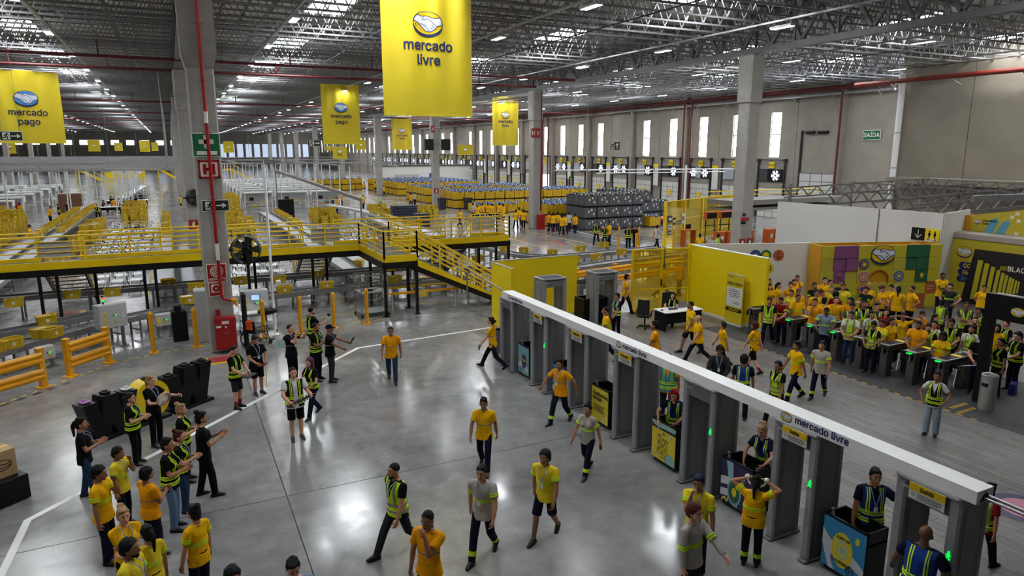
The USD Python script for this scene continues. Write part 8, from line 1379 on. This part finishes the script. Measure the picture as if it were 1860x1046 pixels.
held('maraca', 'black and yellow microphone shaker held up by the one behind the bollard', 'shaker', 'person with beard seen from behind in crossed harness holding a microphone by the bollards', 0, lambda p: (put('handle', MB().tube((0, 0, -.06), (0, .08, .14), .018, 8), YEL, p), put('head', MB().ball((0, .1, .19), .06), BLK, p)))
held('whistle_pipe', 'thin silver and yellow pipe blown by the one in black', 'pipe', 'person in black raising a whistle to the mouth with both hands', 1, lambda p: (put('tube', MB().tube((0, 0, 0), (.22, -.1, -.12), .012, 8), STEEL, p), put('mouthpiece', MB().tube((.2, -.09, -.11), (.26, -.12, -.14), .016, 8), YEL, p)))
held('cable_bundle', 'yellow and red cord bundle in the hands of the bearded one in shorts', 'cord', 'person in black tee and shorts with beard looking down, second from the hose cabinet', 1, lambda p: (put('cord', MB().path([(0, 0, 0), (.02, .02, -.1), (.0, .03, -.3), (.03, .02, -.5), (.02, .04, -.65)], .012, 6), YEL, p), put('connector', MB().cbox(0, .02, .02, .1, .06, .06, .015), TAPER, p)))
held('phone', 'black phone carried low by the one walking past the yellow panel', 'phone', 'person in yellow tee with hair bun walking left past the yellow panel, phone in hand', 1, lambda p: (put('case', MB().cbox(0, .02, -.04, .08, .02, .16, .006), BLK, p), put('screen', MB().box(0, .032, -.04, .068, .003, .14), DGRY, p)))
held('phone', 'pale phone in the hand of the one in grey tee with hair knot', 'phone', 'person in grey tee with hair in a knot walking by the yellow lettered table', 1, lambda p: (put('case', MB().cbox(0, .02, -.04, .075, .018, .15, .006), PAPER, p), put('screen', MB().box(0, .031, -.04, .064, .003, .13), DGRY, p)))
held('steel_tube', 'thin dark tube carried by the one in grey tee from the turnstiles', 'tube', 'person in grey tee with lime bands walking away from the turnstiles holding a tube', 1, lambda p: (put('tube', MB().tube((0, 0, .05), (.0, .04, -.3), .014, 8), BLUEL, p), put('cap', MB().tube((0, .04, -.3), (0, .042, -.32), .018, 8), BLK, p)))
held('lanyard_strap', 'white lanyard strap dangling from the hand of the lone walker', 'lanyard', 'person in yellow tee walking alone in the middle of the floor', 1, lambda p: (put('strap', MB().path([(0, 0, 0), (.03, .02, -.2), (.04, .02, -.42), (.01, .02, -.3), (-.01, .02, 0)], .006, 5), PAPER, p), put('card', MB().box(.04, .02, -.46, .05, .008, .07), PAPER, p)))
held('folded_vest', 'bright lime vest held in both hands of the one in the dark jacket', 'vest', 'person in dark jacket holding a folded lime vest, looking down', 0, lambda p: (put('cloth', MB().man(Manifold.hull_points(np.array([(-.28, .02, .03), (.0, .0, .05), (-.3, .08, -.02), (0, .08, 0), (-.22, .04, -.32), (-.06, .05, -.34), (-.16, .12, -.2)]))), CL['lime'], p), put('silver_band', MB().box(-.14, .1, -.1, .2, .05, .03), CL['reflect'], p)))
w = 'person in yellow tee with long ponytail raising both hands to the ears, from behind'; a, b = HANDS[w][0], HANDS[w][1]; c = (a+b)/2; q = thing('headband', 'white headband held behind the head of the ponytailed one', 'headband', c, HANDS[w][2]); put('band', MB().path([(.14*math.cos(t), -.05+.03*math.sin(t), .1*math.sin(t)-.02) for t in np.linspace(math.pi, 2*math.pi, 10)], .014, 6), SIGNW, q); put('ear_cup', MB().ball((.15, -.03, 0), .045).ball((-.15, -.03, 0), .045), SIGNW, q, smooth=True)
w = 'person seated at the white desk wearing headphones and lime vest'; g = at(1223, 538, 1.25); q = thing('headphones', 'black headphones on the one seated at the white desk', 'headphones', HANDS[w][0]*0+at(1223, 536, 1.24), HANDS[w][2]); put('headband', MB().path([(.1*math.cos(t), 0, .12*math.sin(t)) for t in np.linspace(0, math.pi, 9)], .013, 6), BLK, q); put('ear_cup', MB().ball((.1, 0, -.01), (.025, .04, .045)), BLK, q); put('ear_cup', MB().ball((-.1, 0, -.01), (.025, .04, .045)), BLK, q)
